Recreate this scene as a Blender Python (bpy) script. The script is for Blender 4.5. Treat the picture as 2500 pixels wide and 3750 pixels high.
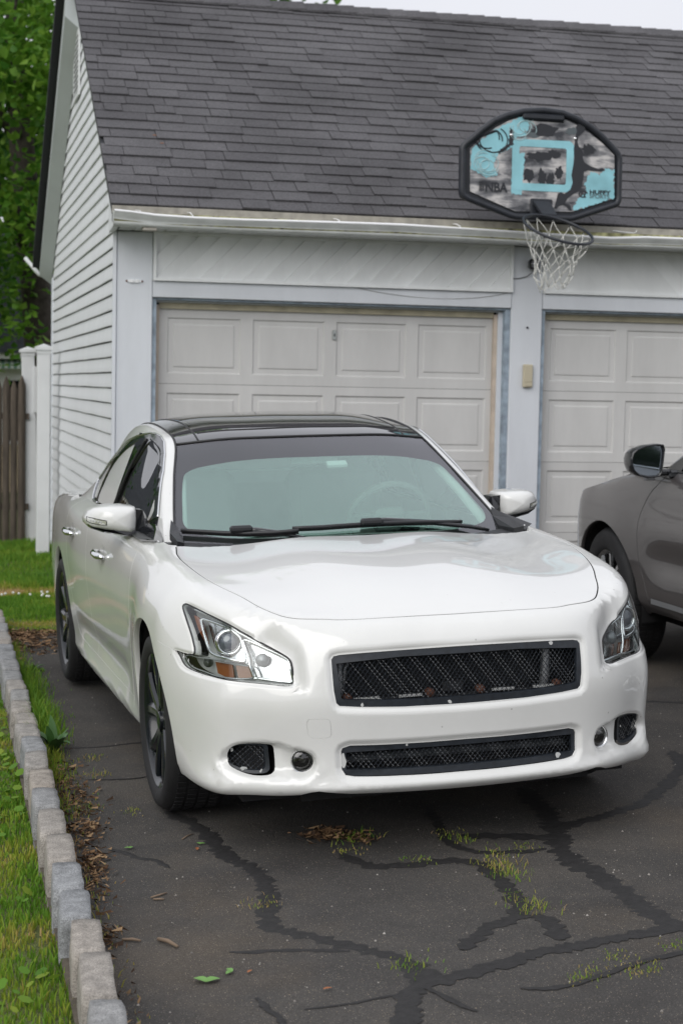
import bpy, bmesh, math, random
import numpy as np
from mathutils import Vector, Matrix
from mathutils.bvhtree import BVHTree
from mathutils.geometry import delaunay_2d_cdt

SC = bpy.context.scene
COL = SC.collection
for o in list(bpy.data.objects):
    bpy.data.objects.remove(o)
rnd = random.Random(7)
nrng = np.random.default_rng(11)
rad = math.radians

# ------------------------------------------------------------------ camera
cam_d = bpy.data.cameras.new('camera')
cam = bpy.data.objects.new('camera', cam_d)
COL.objects.link(cam)
SC.camera = cam
cam_d.sensor_fit = 'VERTICAL'
cam_d.sensor_height = 36.0
cam_d.lens = 36.0 * 6231.12 / 3750.0
cam_d.clip_start = 0.05
cam_d.clip_end = 900.0
cam_d.dof.use_dof = True
cam_d.dof.focus_distance = 6.0
cam_d.dof.aperture_fstop = 5.0
def cam_axes(yaw, pitch, roll):
    f = np.array([math.sin(yaw)*math.cos(pitch), math.cos(yaw)*math.cos(pitch), -math.sin(pitch)])
    r = np.array([math.cos(yaw), -math.sin(yaw), 0.0])
    u = np.cross(r, f)
    c, s = math.cos(roll), math.sin(roll)
    return c*r + s*u, -s*r + c*u, f
CR, CU, CF = cam_axes(0.237232, 0.07341, 0.019369)
CP = np.array([-1.160422, -11.107831, 1.62])
cam.matrix_world = Matrix(((CR[0], CU[0], -CF[0], CP[0]), (CR[1], CU[1], -CF[1], CP[1]),
                           (CR[2], CU[2], -CF[2], CP[2]), (0, 0, 0, 1)))

# ------------------------------------------------------------------ sky, sun, exposure
SUN_EL, SUN_AZ = rad(34), rad(224)
world = bpy.data.worlds.new('World')
SC.world = world
world.use_nodes = True
wn = world.node_tree.nodes
wl = world.node_tree.links
wn.clear()
sky = wn.new('ShaderNodeTexSky')
sky.sky_type = 'NISHITA'
sky.sun_disc = False
sky.sun_elevation = SUN_EL
sky.sun_rotation = SUN_AZ
sky.air_density = 1.0
sky.dust_density = 3.0
sky.ozone_density = 1.0
hs = wn.new('ShaderNodeHueSaturation')
hs.inputs['Saturation'].default_value = 0.12
# overcast deck: a cloudy sky is brighter overhead than at the horizon
tcw = wn.new('ShaderNodeTexCoord')
sx = wn.new('ShaderNodeSeparateXYZ')
mr = wn.new('ShaderNodeMapRange')
mr.inputs['From Min'].default_value = 0.0; mr.inputs['From Max'].default_value = 1.0
mr.inputs['To Min'].default_value = 0.80; mr.inputs['To Max'].default_value = 1.02
cn = wn.new('ShaderNodeTexNoise'); cn.inputs['Scale'].default_value = 2.2; cn.inputs['Detail'].default_value = 5
cm = wn.new('ShaderNodeMapRange'); cm.inputs['To Min'].default_value = 0.88; cm.inputs['To Max'].default_value = 1.12
mm = wn.new('ShaderNodeMath'); mm.operation = 'MULTIPLY'
cs_ = wn.new('ShaderNodeVectorMath'); cs_.operation = 'SCALE'
cs_.inputs[0].default_value = (8.3, 8.45, 9.1)
cl = wn.new('ShaderNodeMixRGB')
cl.inputs['Fac'].default_value = 0.85
bg = wn.new('ShaderNodeBackground')
bg.inputs['Strength'].default_value = 0.105
wo = wn.new('ShaderNodeOutputWorld')
wl.new(tcw.outputs['Generated'], sx.inputs['Vector'])
wl.new(sx.outputs['Z'], mr.inputs['Value'])
wl.new(tcw.outputs['Generated'], cn.inputs['Vector'])
wl.new(cn.outputs['Fac'], cm.inputs['Value'])
wl.new(mr.outputs['Result'], mm.inputs[0]); wl.new(cm.outputs['Result'], mm.inputs[1])
wl.new(mm.outputs['Value'], cs_.inputs['Scale'])
wl.new(sky.outputs['Color'], hs.inputs['Color'])
wl.new(hs.outputs['Color'], cl.inputs['Color1'])
wl.new(cs_.outputs['Vector'], cl.inputs['Color2'])
wl.new(cl.outputs['Color'], bg.inputs['Color'])
wl.new(bg.outputs['Background'], wo.inputs['Surface'])
sun_d = bpy.data.lights.new('sun', 'SUN')
sun_d.energy = 1.4
sun_d.angle = rad(55)
sun_d.color = (1.0, 0.97, 0.93)
sun = bpy.data.objects.new('sun', sun_d)
COL.objects.link(sun)
sd = Vector((math.sin(SUN_AZ)*math.cos(SUN_EL), math.cos(SUN_AZ)*math.cos(SUN_EL), math.sin(SUN_EL)))
sun.rotation_euler = sd.to_track_quat('Z', 'Y').to_euler()
SC.view_settings.view_transform = 'Standard'
SC.view_settings.look = 'None'
SC.view_settings.exposure = 0.24
SC.view_settings.gamma = 1.0
SC.view_settings.use_curve_mapping = False
SC.cycles.max_bounces = 8
SC.cycles.transparent_max_bounces = 12
SC.cycles.caustics_reflective = False
SC.cycles.caustics_refractive = False

# ------------------------------------------------------------------ helpers: objects
def tag(o, label=None, cat=None, group=None, kind=None):
    if label: o['label'] = label
    if cat: o['category'] = cat
    if group: o['group'] = group
    if kind: o['kind'] = kind
    return o
def empty(name, loc=(0, 0, 0), label=None, cat=None, group=None, mw=None, parent=None):
    o = bpy.data.objects.new(name, None)
    COL.objects.link(o)
    o.empty_display_size = 0.2
    if mw is not None: o.matrix_world = mw
    else: o.location = loc
    if parent is not None: o.parent = parent
    return tag(o, label, cat, group)
def link_mesh(name, me, mat=None, parent=None, loc=None):
    o = bpy.data.objects.new(name, me)
    COL.objects.link(o)
    if mat is not None:
        for m in (mat if isinstance(mat, (list, tuple)) else [mat]):
            me.materials.append(m)
    if parent is not None: o.parent = parent
    if loc is not None: o.location = loc
    return o
def mesh_obj(name, verts, faces, mat=None, parent=None, smooth=False, normals=None, loc=None, mats=None):
    me = bpy.data.meshes.new(name)
    me.from_pydata([tuple(map(float, v)) for v in verts], [], [tuple(int(i) for i in f) for f in faces])
    if smooth or normals is not None:
        me.shade_smooth()
    if mats is not None:
        me.polygons.foreach_set('material_index', np.asarray(mats, dtype=np.int32))
    me.update()
    if normals is not None:
        me.normals_split_custom_set_from_vertices([tuple(map(float, n)) for n in normals])
    return link_mesh(name, me, mat, parent, loc)
def clone(o, parent=None, **kw):
    c = o.copy()
    COL.objects.link(c)
    if parent is not None: c.parent = parent
    for k, v in kw.items(): setattr(c, k, v)
    return c
def clone_tree(o, parent=None):
    c = clone(o, parent)
    for ch in list(o.children):
        clone_tree(ch, c)
    return c

class MB:
    """collects simple shapes into one mesh"""
    def __init__(s): s.v, s.f, s.m = [], [], []
    def add(s, vs, fs, mi=0):
        b = len(s.v)
        s.v += [tuple(map(float, v)) for v in vs]
        s.f += [tuple(b+int(i) for i in f) for f in fs]
        s.m += [mi]*len(fs)
    def box(s, lo, hi, M=None, mi=0, bev=0.0):
        x0, y0, z0 = lo; x1, y1, z1 = hi
        if bev > 0:
            b = min(bev, (x1-x0)*.45, (y1-y0)*.45, (z1-z0)*.45)
            bm = bmesh.new()
            bmesh.ops.create_cube(bm, size=1.0)
            for v in bm.verts:
                v.co = Vector(((x0+x1)/2+v.co.x*(x1-x0), (y0+y1)/2+v.co.y*(y1-y0), (z0+z1)/2+v.co.z*(z1-z0)))
            bmesh.ops.bevel(bm, geom=list(bm.edges), offset=b, segments=1, affect='EDGES', profile=0.5)
            bm.verts.index_update()
            vs = [(M @ v.co) if M is not None else v.co.copy() for v in bm.verts]
            fs = [[v.index for v in f.verts] for f in bm.faces]
            bm.free()
            s.add(vs, fs, mi); return s
        vs = [(x0,y0,z0),(x1,y0,z0),(x1,y1,z0),(x0,y1,z0),(x0,y0,z1),(x1,y0,z1),(x1,y1,z1),(x0,y1,z1)]
        if M is not None: vs = [M @ Vector(v) for v in vs]
        s.add(vs, [(0,3,2,1),(4,5,6,7),(0,1,5,4),(1,2,6,5),(2,3,7,6),(3,0,4,7)], mi); return s
    def tube(s, pts, r, n=6, closed=False, mi=0, cap=True):
        pts = [Vector(p) for p in pts]
        k = len(pts)
        rs = r if isinstance(r, (list, tuple)) else [r]*k
        vs = []
        prev = None
        for i, p in enumerate(pts):
            if closed: t = pts[(i+1) % k]-pts[i-1]
            else: t = pts[min(i+1, k-1)]-pts[max(i-1, 0)]
            if t.length < 1e-9: t = Vector((0, 0, 1))
            t.normalize()
            a = prev if prev is not None else (Vector((0, 0, 1)) if abs(t.z) < .9 else Vector((1, 0, 0)))
            u = (a - t*a.dot(t))
            if u.length < 1e-6: u = t.orthogonal()
            u.normalize(); prev = u
            w = t.cross(u)
            for j in range(n):
                an = 2*math.pi*j/n
                vs.append(p+(u*math.cos(an)+w*math.sin(an))*rs[i])
        fs = []
        for i in range(k if closed else k-1):
            i2 = (i+1) % k
            for j in range(n):
                j2 = (j+1) % n
                fs.append((i*n+j, i*n+j2, i2*n+j2, i2*n+j))
        if not closed and cap:
            fs.append(tuple(range(n-1, -1, -1)))
            fs.append(tuple((k-1)*n+j for j in range(n)))
        s.add(vs, fs, mi); return s
    def lathe(s, prof, n=48, M=None, mi=0, closed=False):
        """profile of (r, h) round the local z axis"""
        vs = []
        for j in range(n):
            a = 2*math.pi*j/n
            for r, h in prof:
                v = Vector((r*math.cos(a), r*math.sin(a), h))
                vs.append(M @ v if M is not None else v)
        k = len(prof); fs = []
        for j in range(n):
            j2 = (j+1) % n
            for i in range(k if closed else k-1):
                i2 = (i+1) % k
                fs.append((j*k+i, j2*k+i, j2*k+i2, j*k+i2))
        s.add(vs, fs, mi); return s
    def prism(s, poly, depth, M=None, mi=0):
        """2D polygon (x, y) extruded from z=0 to z=depth"""
        n = len(poly)
        vs = [Vector((p[0], p[1], 0)) for p in poly]+[Vector((p[0], p[1], depth)) for p in poly]
        if M is not None: vs = [M @ v for v in vs]
        fs = [tuple(range(n-1, -1, -1)), tuple(range(n, 2*n))]
        fs += [(i, (i+1) % n, n+(i+1) % n, n+i) for i in range(n)]
        s.add(vs, fs, mi); return s
    def build(s, name, mat=None, parent=None, smooth=False, loc=None, auto=None):
        me = bpy.data.meshes.new(name)
        me.from_pydata(s.v, [], s.f)
        if any(s.m): me.polygons.foreach_set('material_index', np.array(s.m, dtype=np.int32))
        if smooth:
            me.shade_smooth()
            if auto is not None: me.set_sharp_from_angle(angle=rad(auto))
        me.update()
        return link_mesh(name, me, mat, parent, loc)

# ------------------------------------------------------------------ helpers: materials
def new_mat(name):
    m = bpy.data.materials.new(name)
    m.use_nodes = True
    nt = m.node_tree
    p = nt.nodes['Principled BSDF']
    return m, nt, p
def pset(p, **k):
    for a, v in k.items():
        p.inputs[a.replace('_', ' ')].default_value = v
def plain(name, col, rough=0.5, metal=0.0, spec=0.5, coat=0.0, noise=0.0, nscale=30.0, bump=0.0, bscale=200.0, coatr=0.03):
    m, nt, p = new_mat(name)
    c = tuple(col)+(1,) if len(col) == 3 else col
    pset(p, Base_Color=c, Roughness=rough, Metallic=metal)
    p.inputs['Specular IOR Level'].default_value = spec
    p.inputs['Coat Weight'].default_value = coat
    p.inputs['Coat Roughness'].default_value = coatr
    tc = None
    if noise > 0 or bump > 0:
        tc = nt.nodes.new('ShaderNodeTexCoord')
    if noise > 0:
        n = nt.nodes.new('ShaderNodeTexNoise')
        n.inputs['Scale'].default_value = nscale
        n.inputs['Detail'].default_value = 6
        nt.links.new(tc.outputs['Object'], n.inputs['Vector'])
        r = nt.nodes.new('ShaderNodeMapRange')
        r.inputs['From Min'].default_value = 0.3; r.inputs['From Max'].default_value = 0.7
        r.inputs['To Min'].default_value = 1-noise; r.inputs['To Max'].default_value = 1+noise
        nt.links.new(n.outputs['Fac'], r.inputs['Value'])
        mx = nt.nodes.new('ShaderNodeVectorMath'); mx.operation = 'SCALE'
        mx.inputs[0].default_value = c[:3]
        nt.links.new(r.outputs['Result'], mx.inputs['Scale'])
        nt.links.new(mx.outputs['Vector'], p.inputs['Base Color'])
    if bump > 0:
        n2 = nt.nodes.new('ShaderNodeTexNoise')
        n2.inputs['Scale'].default_value = bscale
        n2.inputs['Detail'].default_value = 4
        nt.links.new(tc.outputs['Object'], n2.inputs['Vector'])
        b = nt.nodes.new('ShaderNodeBump')
        b.inputs['Strength'].default_value = bump
        b.inputs['Distance'].default_value = 0.004
        nt.links.new(n2.outputs['Fac'], b.inputs['Height'])
        nt.links.new(b.outputs['Normal'], p.inputs['Normal'])
    return m
def glass(name, tint=(1, 1, 1), refl=0.08, rough=0.0, fres=1.45, rcol=(1, 1, 1)):
    """thin pane: see-through tint with a coating that reflects"""
    m = bpy.data.materials.new(name)
    m.use_nodes = True
    nt = m.node_tree; nt.nodes.clear()
    out = nt.nodes.new('ShaderNodeOutputMaterial')
    tr = nt.nodes.new('ShaderNodeBsdfTransparent'); tr.inputs['Color'].default_value = tuple(tint)+(1,)
    gl = nt.nodes.new('ShaderNodeBsdfGlossy'); gl.inputs['Roughness'].default_value = rough
    gl.inputs['Color'].default_value = tuple(rcol)+(1,)
    fr = nt.nodes.new('ShaderNodeFresnel')
    # a pane reflects alike from both sides
    ge = nt.nodes.new('ShaderNodeNewGeometry'); io = nt.nodes.new('ShaderNodeMapRange')
    io.inputs['To Min'].default_value = fres; io.inputs['To Max'].default_value = 1/fres
    nt.links.new(ge.outputs['Backfacing'], io.inputs['Value']); nt.links.new(io.outputs['Result'], fr.inputs['IOR'])
    ma = nt.nodes.new('ShaderNodeMath'); ma.operation = 'ADD'; ma.use_clamp = True
    ma.inputs[1].default_value = refl
    mix = nt.nodes.new('ShaderNodeMixShader')
    nt.links.new(fr.outputs['Fac'], ma.inputs[0])
    nt.links.new(ma.outputs['Value'], mix.inputs['Fac'])
    nt.links.new(tr.outputs['BSDF'], mix.inputs[1])
    nt.links.new(gl.outputs['BSDF'], mix.inputs[2])
    nt.links.new(mix.outputs['Shader'], out.inputs['Surface'])
    return m

# ------------------------------------------------------------------ smooth body surfaces
def eval_cc(verts, faces, level, limit=True, crease=None):
    me = bpy.data.meshes.new('cage')
    me.from_pydata([tuple(map(float, v)) for v in verts], [], faces)
    me.update()
    o = bpy.data.objects.new('cage', me)
    COL.objects.link(o)
    md = o.modifiers.new('s', 'SUBSURF')
    md.levels = level; md.render_levels = level
    md.use_limit_surface = limit
    md.boundary_smooth = 'ALL'
    dg = bpy.context.evaluated_depsgraph_get()
    ev = o.evaluated_get(dg)
    m2 = ev.to_mesh()
    nv = len(m2.vertices)
    co = np.empty(nv*3); m2.vertices.foreach_get('co', co)
    no = np.empty(nv*3); m2.vertex_normals.foreach_get('vector', no)
    nf = len(m2.polygons)
    fs = np.empty(nf*4, dtype=np.int32); m2.loops.foreach_get('vertex_index', fs)
    ev.to_mesh_clear()
    bpy.data.objects.remove(o); bpy.data.meshes.remove(me)
    return co.reshape(-1, 3), no.reshape(-1, 3), fs.reshape(-1, 4)
def fit_cc(verts, faces, iters=6, damp=0.9):
    T = np.array(verts, dtype=float); V = T.copy()
    for _ in range(iters):
        co, _, _ = eval_cc(V, faces, 1)
        V += (T-co[:len(T)])*damp
    return V

class Surf:
    def __init__(s, co, no, fs):
        s.co, s.no, s.fs = co, no, fs
        s.bvh = BVHTree.FromPolygons([Vector(c) for c in co], [tuple(map(int, f)) for f in fs], all_triangles=False)
    def cast(s, O, D, maxd=20.0):
        """returns point and smooth normal for each ray"""
        P = np.full((len(D), 3), np.nan); N = np.zeros((len(D), 3))
        single = (np.ndim(O) == 1)
        for i in range(len(D)):
            o = Vector(O if single else O[i]); d = Vector(D[i])
            hit, n, fi, dist = s.bvh.ray_cast(o, d, maxd)
            if hit is None: continue
            h = np.array(hit)
            q = s.fs[fi]
            w = 1.0/(np.linalg.norm(s.co[q]-h, axis=1)**2+1e-7)
            # bilinear weights by inverse iteration for a smooth normal
            a, b, c, e = s.co[q]
            u = v = .5
            for _ in range(4):
                X = (1-u)*(1-v)*a+u*(1-v)*b+u*v*c+(1-u)*v*e
                du = (1-v)*(b-a)+v*(c-e); dv = (1-u)*(e-a)+u*(c-b)
                r = h-X
                A = np.array([[du@du, du@dv], [du@dv, dv@dv]]); B = np.array([du@r, dv@r])
                det = A[0, 0]*A[1, 1]-A[0, 1]**2
                if abs(det) < 1e-18: break
                u += (A[1, 1]*B[0]-A[0, 1]*B[1])/det; v += (A[0, 0]*B[1]-A[0, 1]*B[0])/det
                u = min(max(u, -.1), 1.1); v = min(max(v, -.1), 1.1)
            nn = (1-u)*(1-v)*s.no[q[0]]+u*(1-v)*s.no[q[1]]+u*v*s.no[q[2]]+(1-u)*v*s.no[q[3]]
            P[i] = h; N[i] = nn/np.linalg.norm(nn)
        return P, N

class Stereo:
    """stereographic chart: directions from a centre inside the body <-> plane"""
    def __init__(s, O, pole, up=(0, 0, 1)):
        s.O = np.array(O, float)
        a = np.array(pole, float); s.a = a/np.linalg.norm(a)
        u = np.array(up, float); e1 = np.cross(u, s.a); s.e1 = e1/np.linalg.norm(e1)
        s.e2 = np.cross(s.a, s.e1)
    def pq(s, P):
        d = np.asarray(P, float)-s.O
        d /= np.linalg.norm(d, axis=-1, keepdims=True)
        w = 1+d@s.a
        return np.stack([d@s.e1/w, d@s.e2/w], -1)
    def dirs(s, pq):
        r2 = (pq**2).sum(-1)
        return (2*pq[:, :1]*s.e1+2*pq[:, 1:]*s.e2+(1-r2)[:, None]*s.a)/(1+r2)[:, None]
class Planar:
    """parallel projection chart along an axis"""
    def __init__(s, ax, sign, far=3.0):
        s.ax, s.sign, s.far = ax, sign, far
        s.k = [i for i in range(3) if i != ax]
    def pq(s, P): return np.asarray(P, float)[..., s.k]
    def rays(s, pq):
        O = np.zeros((len(pq), 3)); O[:, s.k] = pq; O[:, s.ax] = s.sign*s.far
        D = np.zeros((len(pq), 3)); D[:, s.ax] = -s.sign
        return O, D
def chart_cast(surf, ch, pq):
    if isinstance(ch, Planar):
        O, D = ch.rays(pq); return surf.cast(O, D)
    return surf.cast(ch.O, ch.dirs(pq))

def densify(P, step, closed=True, smooth=False):
    P = np.asarray(P, float)
    n = len(P); out = []
    m = n if closed else n-1
    for i in range(m):
        a, b = P[i], P[(i+1) % n]
        L = np.linalg.norm(b-a)
        k = max(1, int(math.ceil(L/step)))
        if smooth:
            p0 = P[(i-1) % n] if (closed or i > 0) else a
            p3 = P[(i+2) % n] if (closed or i+2 < n) else b
            for j in range(k):
                t = j/k
                out.append(.5*((2*a)+(b-p0)*t+(2*p0-5*a+4*b-p3)*t*t+(-p0+3*a-3*b+p3)*t**3))
        else:
            for j in range(k): out.append(a+(b-a)*j/k)
    if not closed: out.append(P[-1])
    return np.array(out)
def inpoly(pts, poly):
    x, y = pts[:, 0], pts[:, 1]
    c = np.zeros(len(pts), bool)
    n = len(poly)
    for i in range(n):
        x1, y1 = poly[i]; x2, y2 = poly[i-1]
        if y1 == y2: continue
        k = ((y1 > y) != (y2 > y)) & (x < (x2-x1)*(y-y1)/(y2-y1)+x1)
        c ^= k
    return c
def segdist(P, Q, closed=True):
    """distance from points P (n,d) to polyline Q (m,d)"""
    P = np.asarray(P, float); best = np.full(len(P), 1e9)
    m = len(Q) if closed else len(Q)-1
    for i in range(m):
        a = Q[i]; b = Q[(i+1) % len(Q)]
        ab = b-a; L = ab@ab
        t = np.clip(((P-a)@ab)/(L+1e-15), 0, 1)
        d = np.linalg.norm(P-a-t[:, None]*ab, axis=1)
        best = np.minimum(best, d)
    return best
def smooth01(x):
    x = np.clip(x, 0, 1); return x*x*(3-2*x)
def offset_poly(poly, d):
    """offset a closed 2D polygon outwards by d (vertex normals)"""
    P = np.asarray(poly, float); n = len(P)
    area = 0.5*np.sum(P[:, 0]*np.roll(P[:, 1], -1)-np.roll(P[:, 0], -1)*P[:, 1])
    sg = 1.0 if area > 0 else -1.0
    t = np.roll(P, -1, 0)-np.roll(P, 1, 0)
    t /= (np.linalg.norm(t, axis=1, keepdims=True)+1e-12)
    return P+np.stack([t[:, 1], -t[:, 0]], 1)*d*sg

def cdt_regions(lines, extra, dom_closed=None):
    """lines: list of (pts2d, closed). extra: free points. returns verts (2d), tris"""
    vs, es = [], []
    for P, closed in lines:
        b = len(vs)
        vs += [Vector((float(p[0]), float(p[1]))) for p in P]
        k = len(P)
        es += [(b+i, b+(i+1) % k) for i in range(k if closed else k-1)]
    vs += [Vector((float(p[0]), float(p[1]))) for p in extra]
    r = delaunay_2d_cdt(vs, es, [], 0, 1e-5)
    V = np.array([[v.x, v.y] for v in r[0]])
    T = [tuple(f) for f in r[2] if len(f) == 3]
    return V, np.array(T, dtype=np.int32)

def boundary_loops(T):
    e = {}
    for t in T:
        for i in range(3):
            a, b = int(t[i]), int(t[(i+1) % 3])
            e[(a, b)] = e.get((a, b), 0)+1
    return [(a, b) for (a, b) in e if (b, a) not in e]

def panel_from(name, V3, N3, T, mat, parent, skirt=0.012, mirror=False, both=False, skirt_ok=None):
    """object from a set of triangles with a flange folded inwards along its rim"""
    used = np.unique(T); mp = -np.ones(len(V3), int); mp[used] = np.arange(len(used))
    v = V3[used]; n = N3[used]; t = mp[T]
    vs = [v]; ns = [n]; fs = [tuple(x) for x in t]
    if skirt > 0:
        bl = boundary_loops(t)
        if skirt_ok is not None: bl = [(a, b) for a, b in bl if skirt_ok(v[a]) or skirt_ok(v[b])]
        ids = sorted({a for a, b in bl} | {b for a, b in bl})
        k = {a: i for i, a in enumerate(ids)}
        base = len(v)
        tang = np.zeros((len(ids), 3))
        for a, b in bl:
            d = v[b]-v[a]; tang[k[a]] += d; tang[k[b]] += d
        nn = n[ids]; out = np.cross(tang, nn); out /= (np.linalg.norm(out, axis=1, keepdims=True)+1e-12)
        r = 0.0025
        ring1 = v[ids]; ring2 = v[ids]-nn*r*1.0+out*r*0.25; ring3 = v[ids]-nn*skirt
        vs += [ring2, ring3]
        n2 = out*.8+nn*.6; n2 /= np.linalg.norm(n2, axis=1, keepdims=True)
        ns += [n2, out]
        m = len(ids)
        for a, b in bl:
            ia, ib = k[a], k[b]
            fs.append((b, a, base+ia, base+ib))
            fs.append((base+ib, base+ia, base+m+ia, base+m+ib))
    v = np.concatenate(vs); n = np.concatenate(ns)
    if mirror or both:
        vm = v*np.array([1, -1, 1]); nm = n*np.array([1, -1, 1])
        fm = [tuple(reversed(f)) for f in fs]
        if both:
            b = len(v)
            v = np.concatenate([v, vm]); n = np.concatenate([n, nm]); fs = fs+[tuple(b+i for i in f) for f in fm]
        else: v, n, fs = vm, nm, fm
    return mesh_obj(name, v, fs, mat, parent, normals=n)

# ------------------------------------------------------------------ white sedan: body surface (car space: x forward, y left, z up)
def body_cage():
    PX = [.995, .985, .955, .91, .85, .775, .68, .56]
    PY = [0, .22, .42, .55, .645, .735, .815, .872]
    def nrm(i):
        a = max(i-1, 0); b = min(i+1, len(PX)-1)
        if i == 0: return 1.0, 0.0
        t = np.array([PX[b]-PX[a], PY[b]-PY[a]]); t /= np.linalg.norm(t)
        return t[1], -t[0]
    zs = {0: [.222, .262, .30, .41, .53, .62, .725, .782],
          1: [.222, .262, .30, .41, .53, .62, .725, .782],
          2: [.222, .262, .30, .41, .53, .62, .720, .780],
          3: [.218, .262, .31, .41, .53, .615, .705, .778],
          4: [.210, .257, .31, .41, .53, .612, .70, .788],
          5: [.204, .252, .31, .41, .53, .612, .70, .80],
          6: [.20, .247, .31, .41, .53, .615, .705, .81]}
    ds = {0: [.06, .004, .004, .010, .0, .004, .024, .055],
          1: [.06, .004, .004, .010, .0, .004, .024, .055],
          2: [.06, .004, .006, .010, .0, .006, .026, .058],
          3: [.06, .004, .014, .014, .0, .010, .034, .070],
          4: [.06, .003, .016, .014, .0, .014, .040, .080],
          5: [.06, .001, .014, .012, .0, .014, .040, .078],
          6: [.06, .0, .010, .008, .0, .012, .036, .066]}
    # crown row and hood line row
    crown = {0: (.915, 0, .803), 1: (.905, .21, .804), 2: (.868, .40, .805), 3: (.815, .545, .802), 4: (.745, .625, .822),
             5: (.655, .70, .850), 6: (.545, .765, .868)}
    hoodl = {0: (.880, 0, .817), 1: (.869, .20, .818), 2: (.836, .385, .820), 3: (.785, .548, .8235), 4: (.705, .603, .840),
             5: (.60, .652, .865), 6: (.49, .692, .886)}
    cols = []
    for i in range(7):
        nx, ny = nrm(i)
        c = [(PX[i]-nx*d, PY[i]-ny*d, z) for z, d in zip(zs[i], ds[i])]
        c += [crown[i], hoodl[i]]
        cols.append(c)
    def side(x, ys, z7, cr, hl, zb=.215, dx=None):
        zz = [zb, zb+.04, .315, .43, .55, .65, .74, z7]
        c = [(x, y, z) for y, z in zip(ys, zz)]
        return c+[cr, hl]
    cols.append(side(.40, [.83, .856, .876, .889, .897, .896, .884, .853], .825, (.395, .802, .888), (.355, .732, .907), .20))
    cols.append(side(.20, [.85, .875, .895, .910, .918, .917, .907, .879], .835, (.20, .822, .902), (.20, .755, .930), .222))
    cols.append(side(0.0, [.85, .880, .897, .912, .922, .922, .913, .888], .84, (0, .832, .918), (.04, .766, .948), .22))
    cols.append(side(-.20, [.84, .875, .885, .898, .908, .911, .906, .886], .845, (-.20, .838, .926), (-.10, .762, .960), .217))
    cols.append(side(-.42, [.835, .866, .868, .876, .884, .888, .888, .876], .855, (-.42, .838, .940), (-.25, .748, .976)))
    cols.append(side(-.72, [.835, .868, .862, .866, .876, .884, .888, .877], .865, (-.72, .843, .950), (-.66, .758, .988)))
    cols.append(side(-1.15, [.835, .870, .860, .866, .878, .888, .893, .883], .872, (-1.15, .852, .957), (-1.15, .765, .996)))
    cols.append(side(-1.60, [.835, .872, .862, .872, .885, .896, .902, .892], .876, (-1.60, .862, .962), (-1.60, .772, 1.004)))
    cols.append(side(-2.05, [.835, .872, .866, .880, .893, .901, .905, .898], .880, (-2.05, .868, .967), (-2.05, .778, 1.010)))
    cols.append(side(-2.40, [.83, .862, .866, .880, .890, .895, .898, .892], .884, (-2.40, .866, .972), (-2.40, .780, 1.014)))
    cols.append(side(-2.776, [.82, .855, .868, .882, .890, .892, .890, .880], .884, (-2.776, .848, .965), (-2.776, .765, 1.002)))
    cols.append(side(-3.15, [.79, .835, .855, .868, .875, .876, .872, .860], .880, (-3.15, .826, .955), (-3.15, .745, .990)))
    cols.append(side(-3.48, [.74, .80, .828, .840, .846, .846, .840, .828], .880, (-3.46, .795, .950), (-3.44, .69, .984)))
    def rear(x, y, cr, hl):
        zz = [.235, .28, .34, .44, .56, .66, .75, .85]; dx = [.07, .03, .0, -.01, .0, .03, .05, .05]
        L = math.hypot(.6, y) if y else 1
        return [(x+d, y*(1-.15*d/.05*.1), z) for d, z in zip(dx, zz)]+[cr, hl]
    cols.append(rear(-3.70, .73, (-3.63, .70, .945), (-3.57, .62, .978)))
    cols.append(rear(-3.81, .42, (-3.735, .41, .95), (-3.66, .38, .985)))
    cols.append(rear(-3.84, 0.0, (-3.765, 0, .95), (-3.69, 0, .987)))
    NC, NR = len(cols), 10
    V = [p for c in cols for p in c]
    idx = lambda c, r: c*NR+r
    F = []
    for c in range(NC-1):
        for r in range(NR-1):
            F.append((idx(c, r), idx(c+1, r), idx(c+1, r+1), idx(c, r+1)))
    # hood: columns 3..11 along the hood line, 4 strips across (3 -> 0)
    zc = {4: (.815, .848), 5: (.715, .883), 6: (.60, .912), 7: (.455, .937), 8: (.30, .957), 9: (.14, .972), 10: (-.01, .983), 11: (-.14, .990)}
    H = {}
    for i in range(4): H[(3, i)] = idx(i, 9)
    for c in range(4, 12):
        H[(c, 3)] = idx(c, 9)
        ex, ey, ez = cols[c][9]
        cx, cz = zc[c]
        for i, f in enumerate((0, .36, .70)):
            x = cx+(ex-cx)*f**2
            # the valley beside the central bulge fades towards the nose
            val = {0: 0, 1: .004, 2: -.014}[i]*min(1, (c-3)/4)
            z = cz+(ez-cz)*f**1.8+val
            V.append((x, ey*f, z)); H[(c, i)] = len(V)-1
    for c in range(3, 11):
        for i in range(3):
            F.append((H[(c, i)], H[(c+1, i)], H[(c+1, i+1)], H[(c, i+1)])[::-1])
    # boot lid: columns 17..20 along the edge, across to the centre
    D = {}
    NCc = NC
    last = NC-3
    for i in range(3): D[(last, i)] = idx(NC-1-i, 9)
    for c in range(last-1, last-4, -1):
        D[(c, 2)] = idx(c, 9)
        ex, ey, ez = cols[c][9]
        for i, f in enumerate((0, .55)):
            V.append((ex, ey*f, ez+.022*(1-f**2))); D[(c, i)] = len(V)-1
    for c in range(last, last-3, -1):
        for i in range(2):
            F.append((D[(c, i)], D[(c-1, i)], D[(c-1, i+1)], D[(c, i+1)]))
    # mirror
    n = len(V); mp = list(range(n))
    V2 = list(V)
    for i, p in enumerate(V):
        if abs(p[1]) > 1e-9:
            mp[i] = len(V2); V2.append((p[0], -p[1], p[2]))
    F2 = F+[tuple(mp[i] for i in reversed(f)) for f in F]
    return np.array(V2), F2

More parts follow.
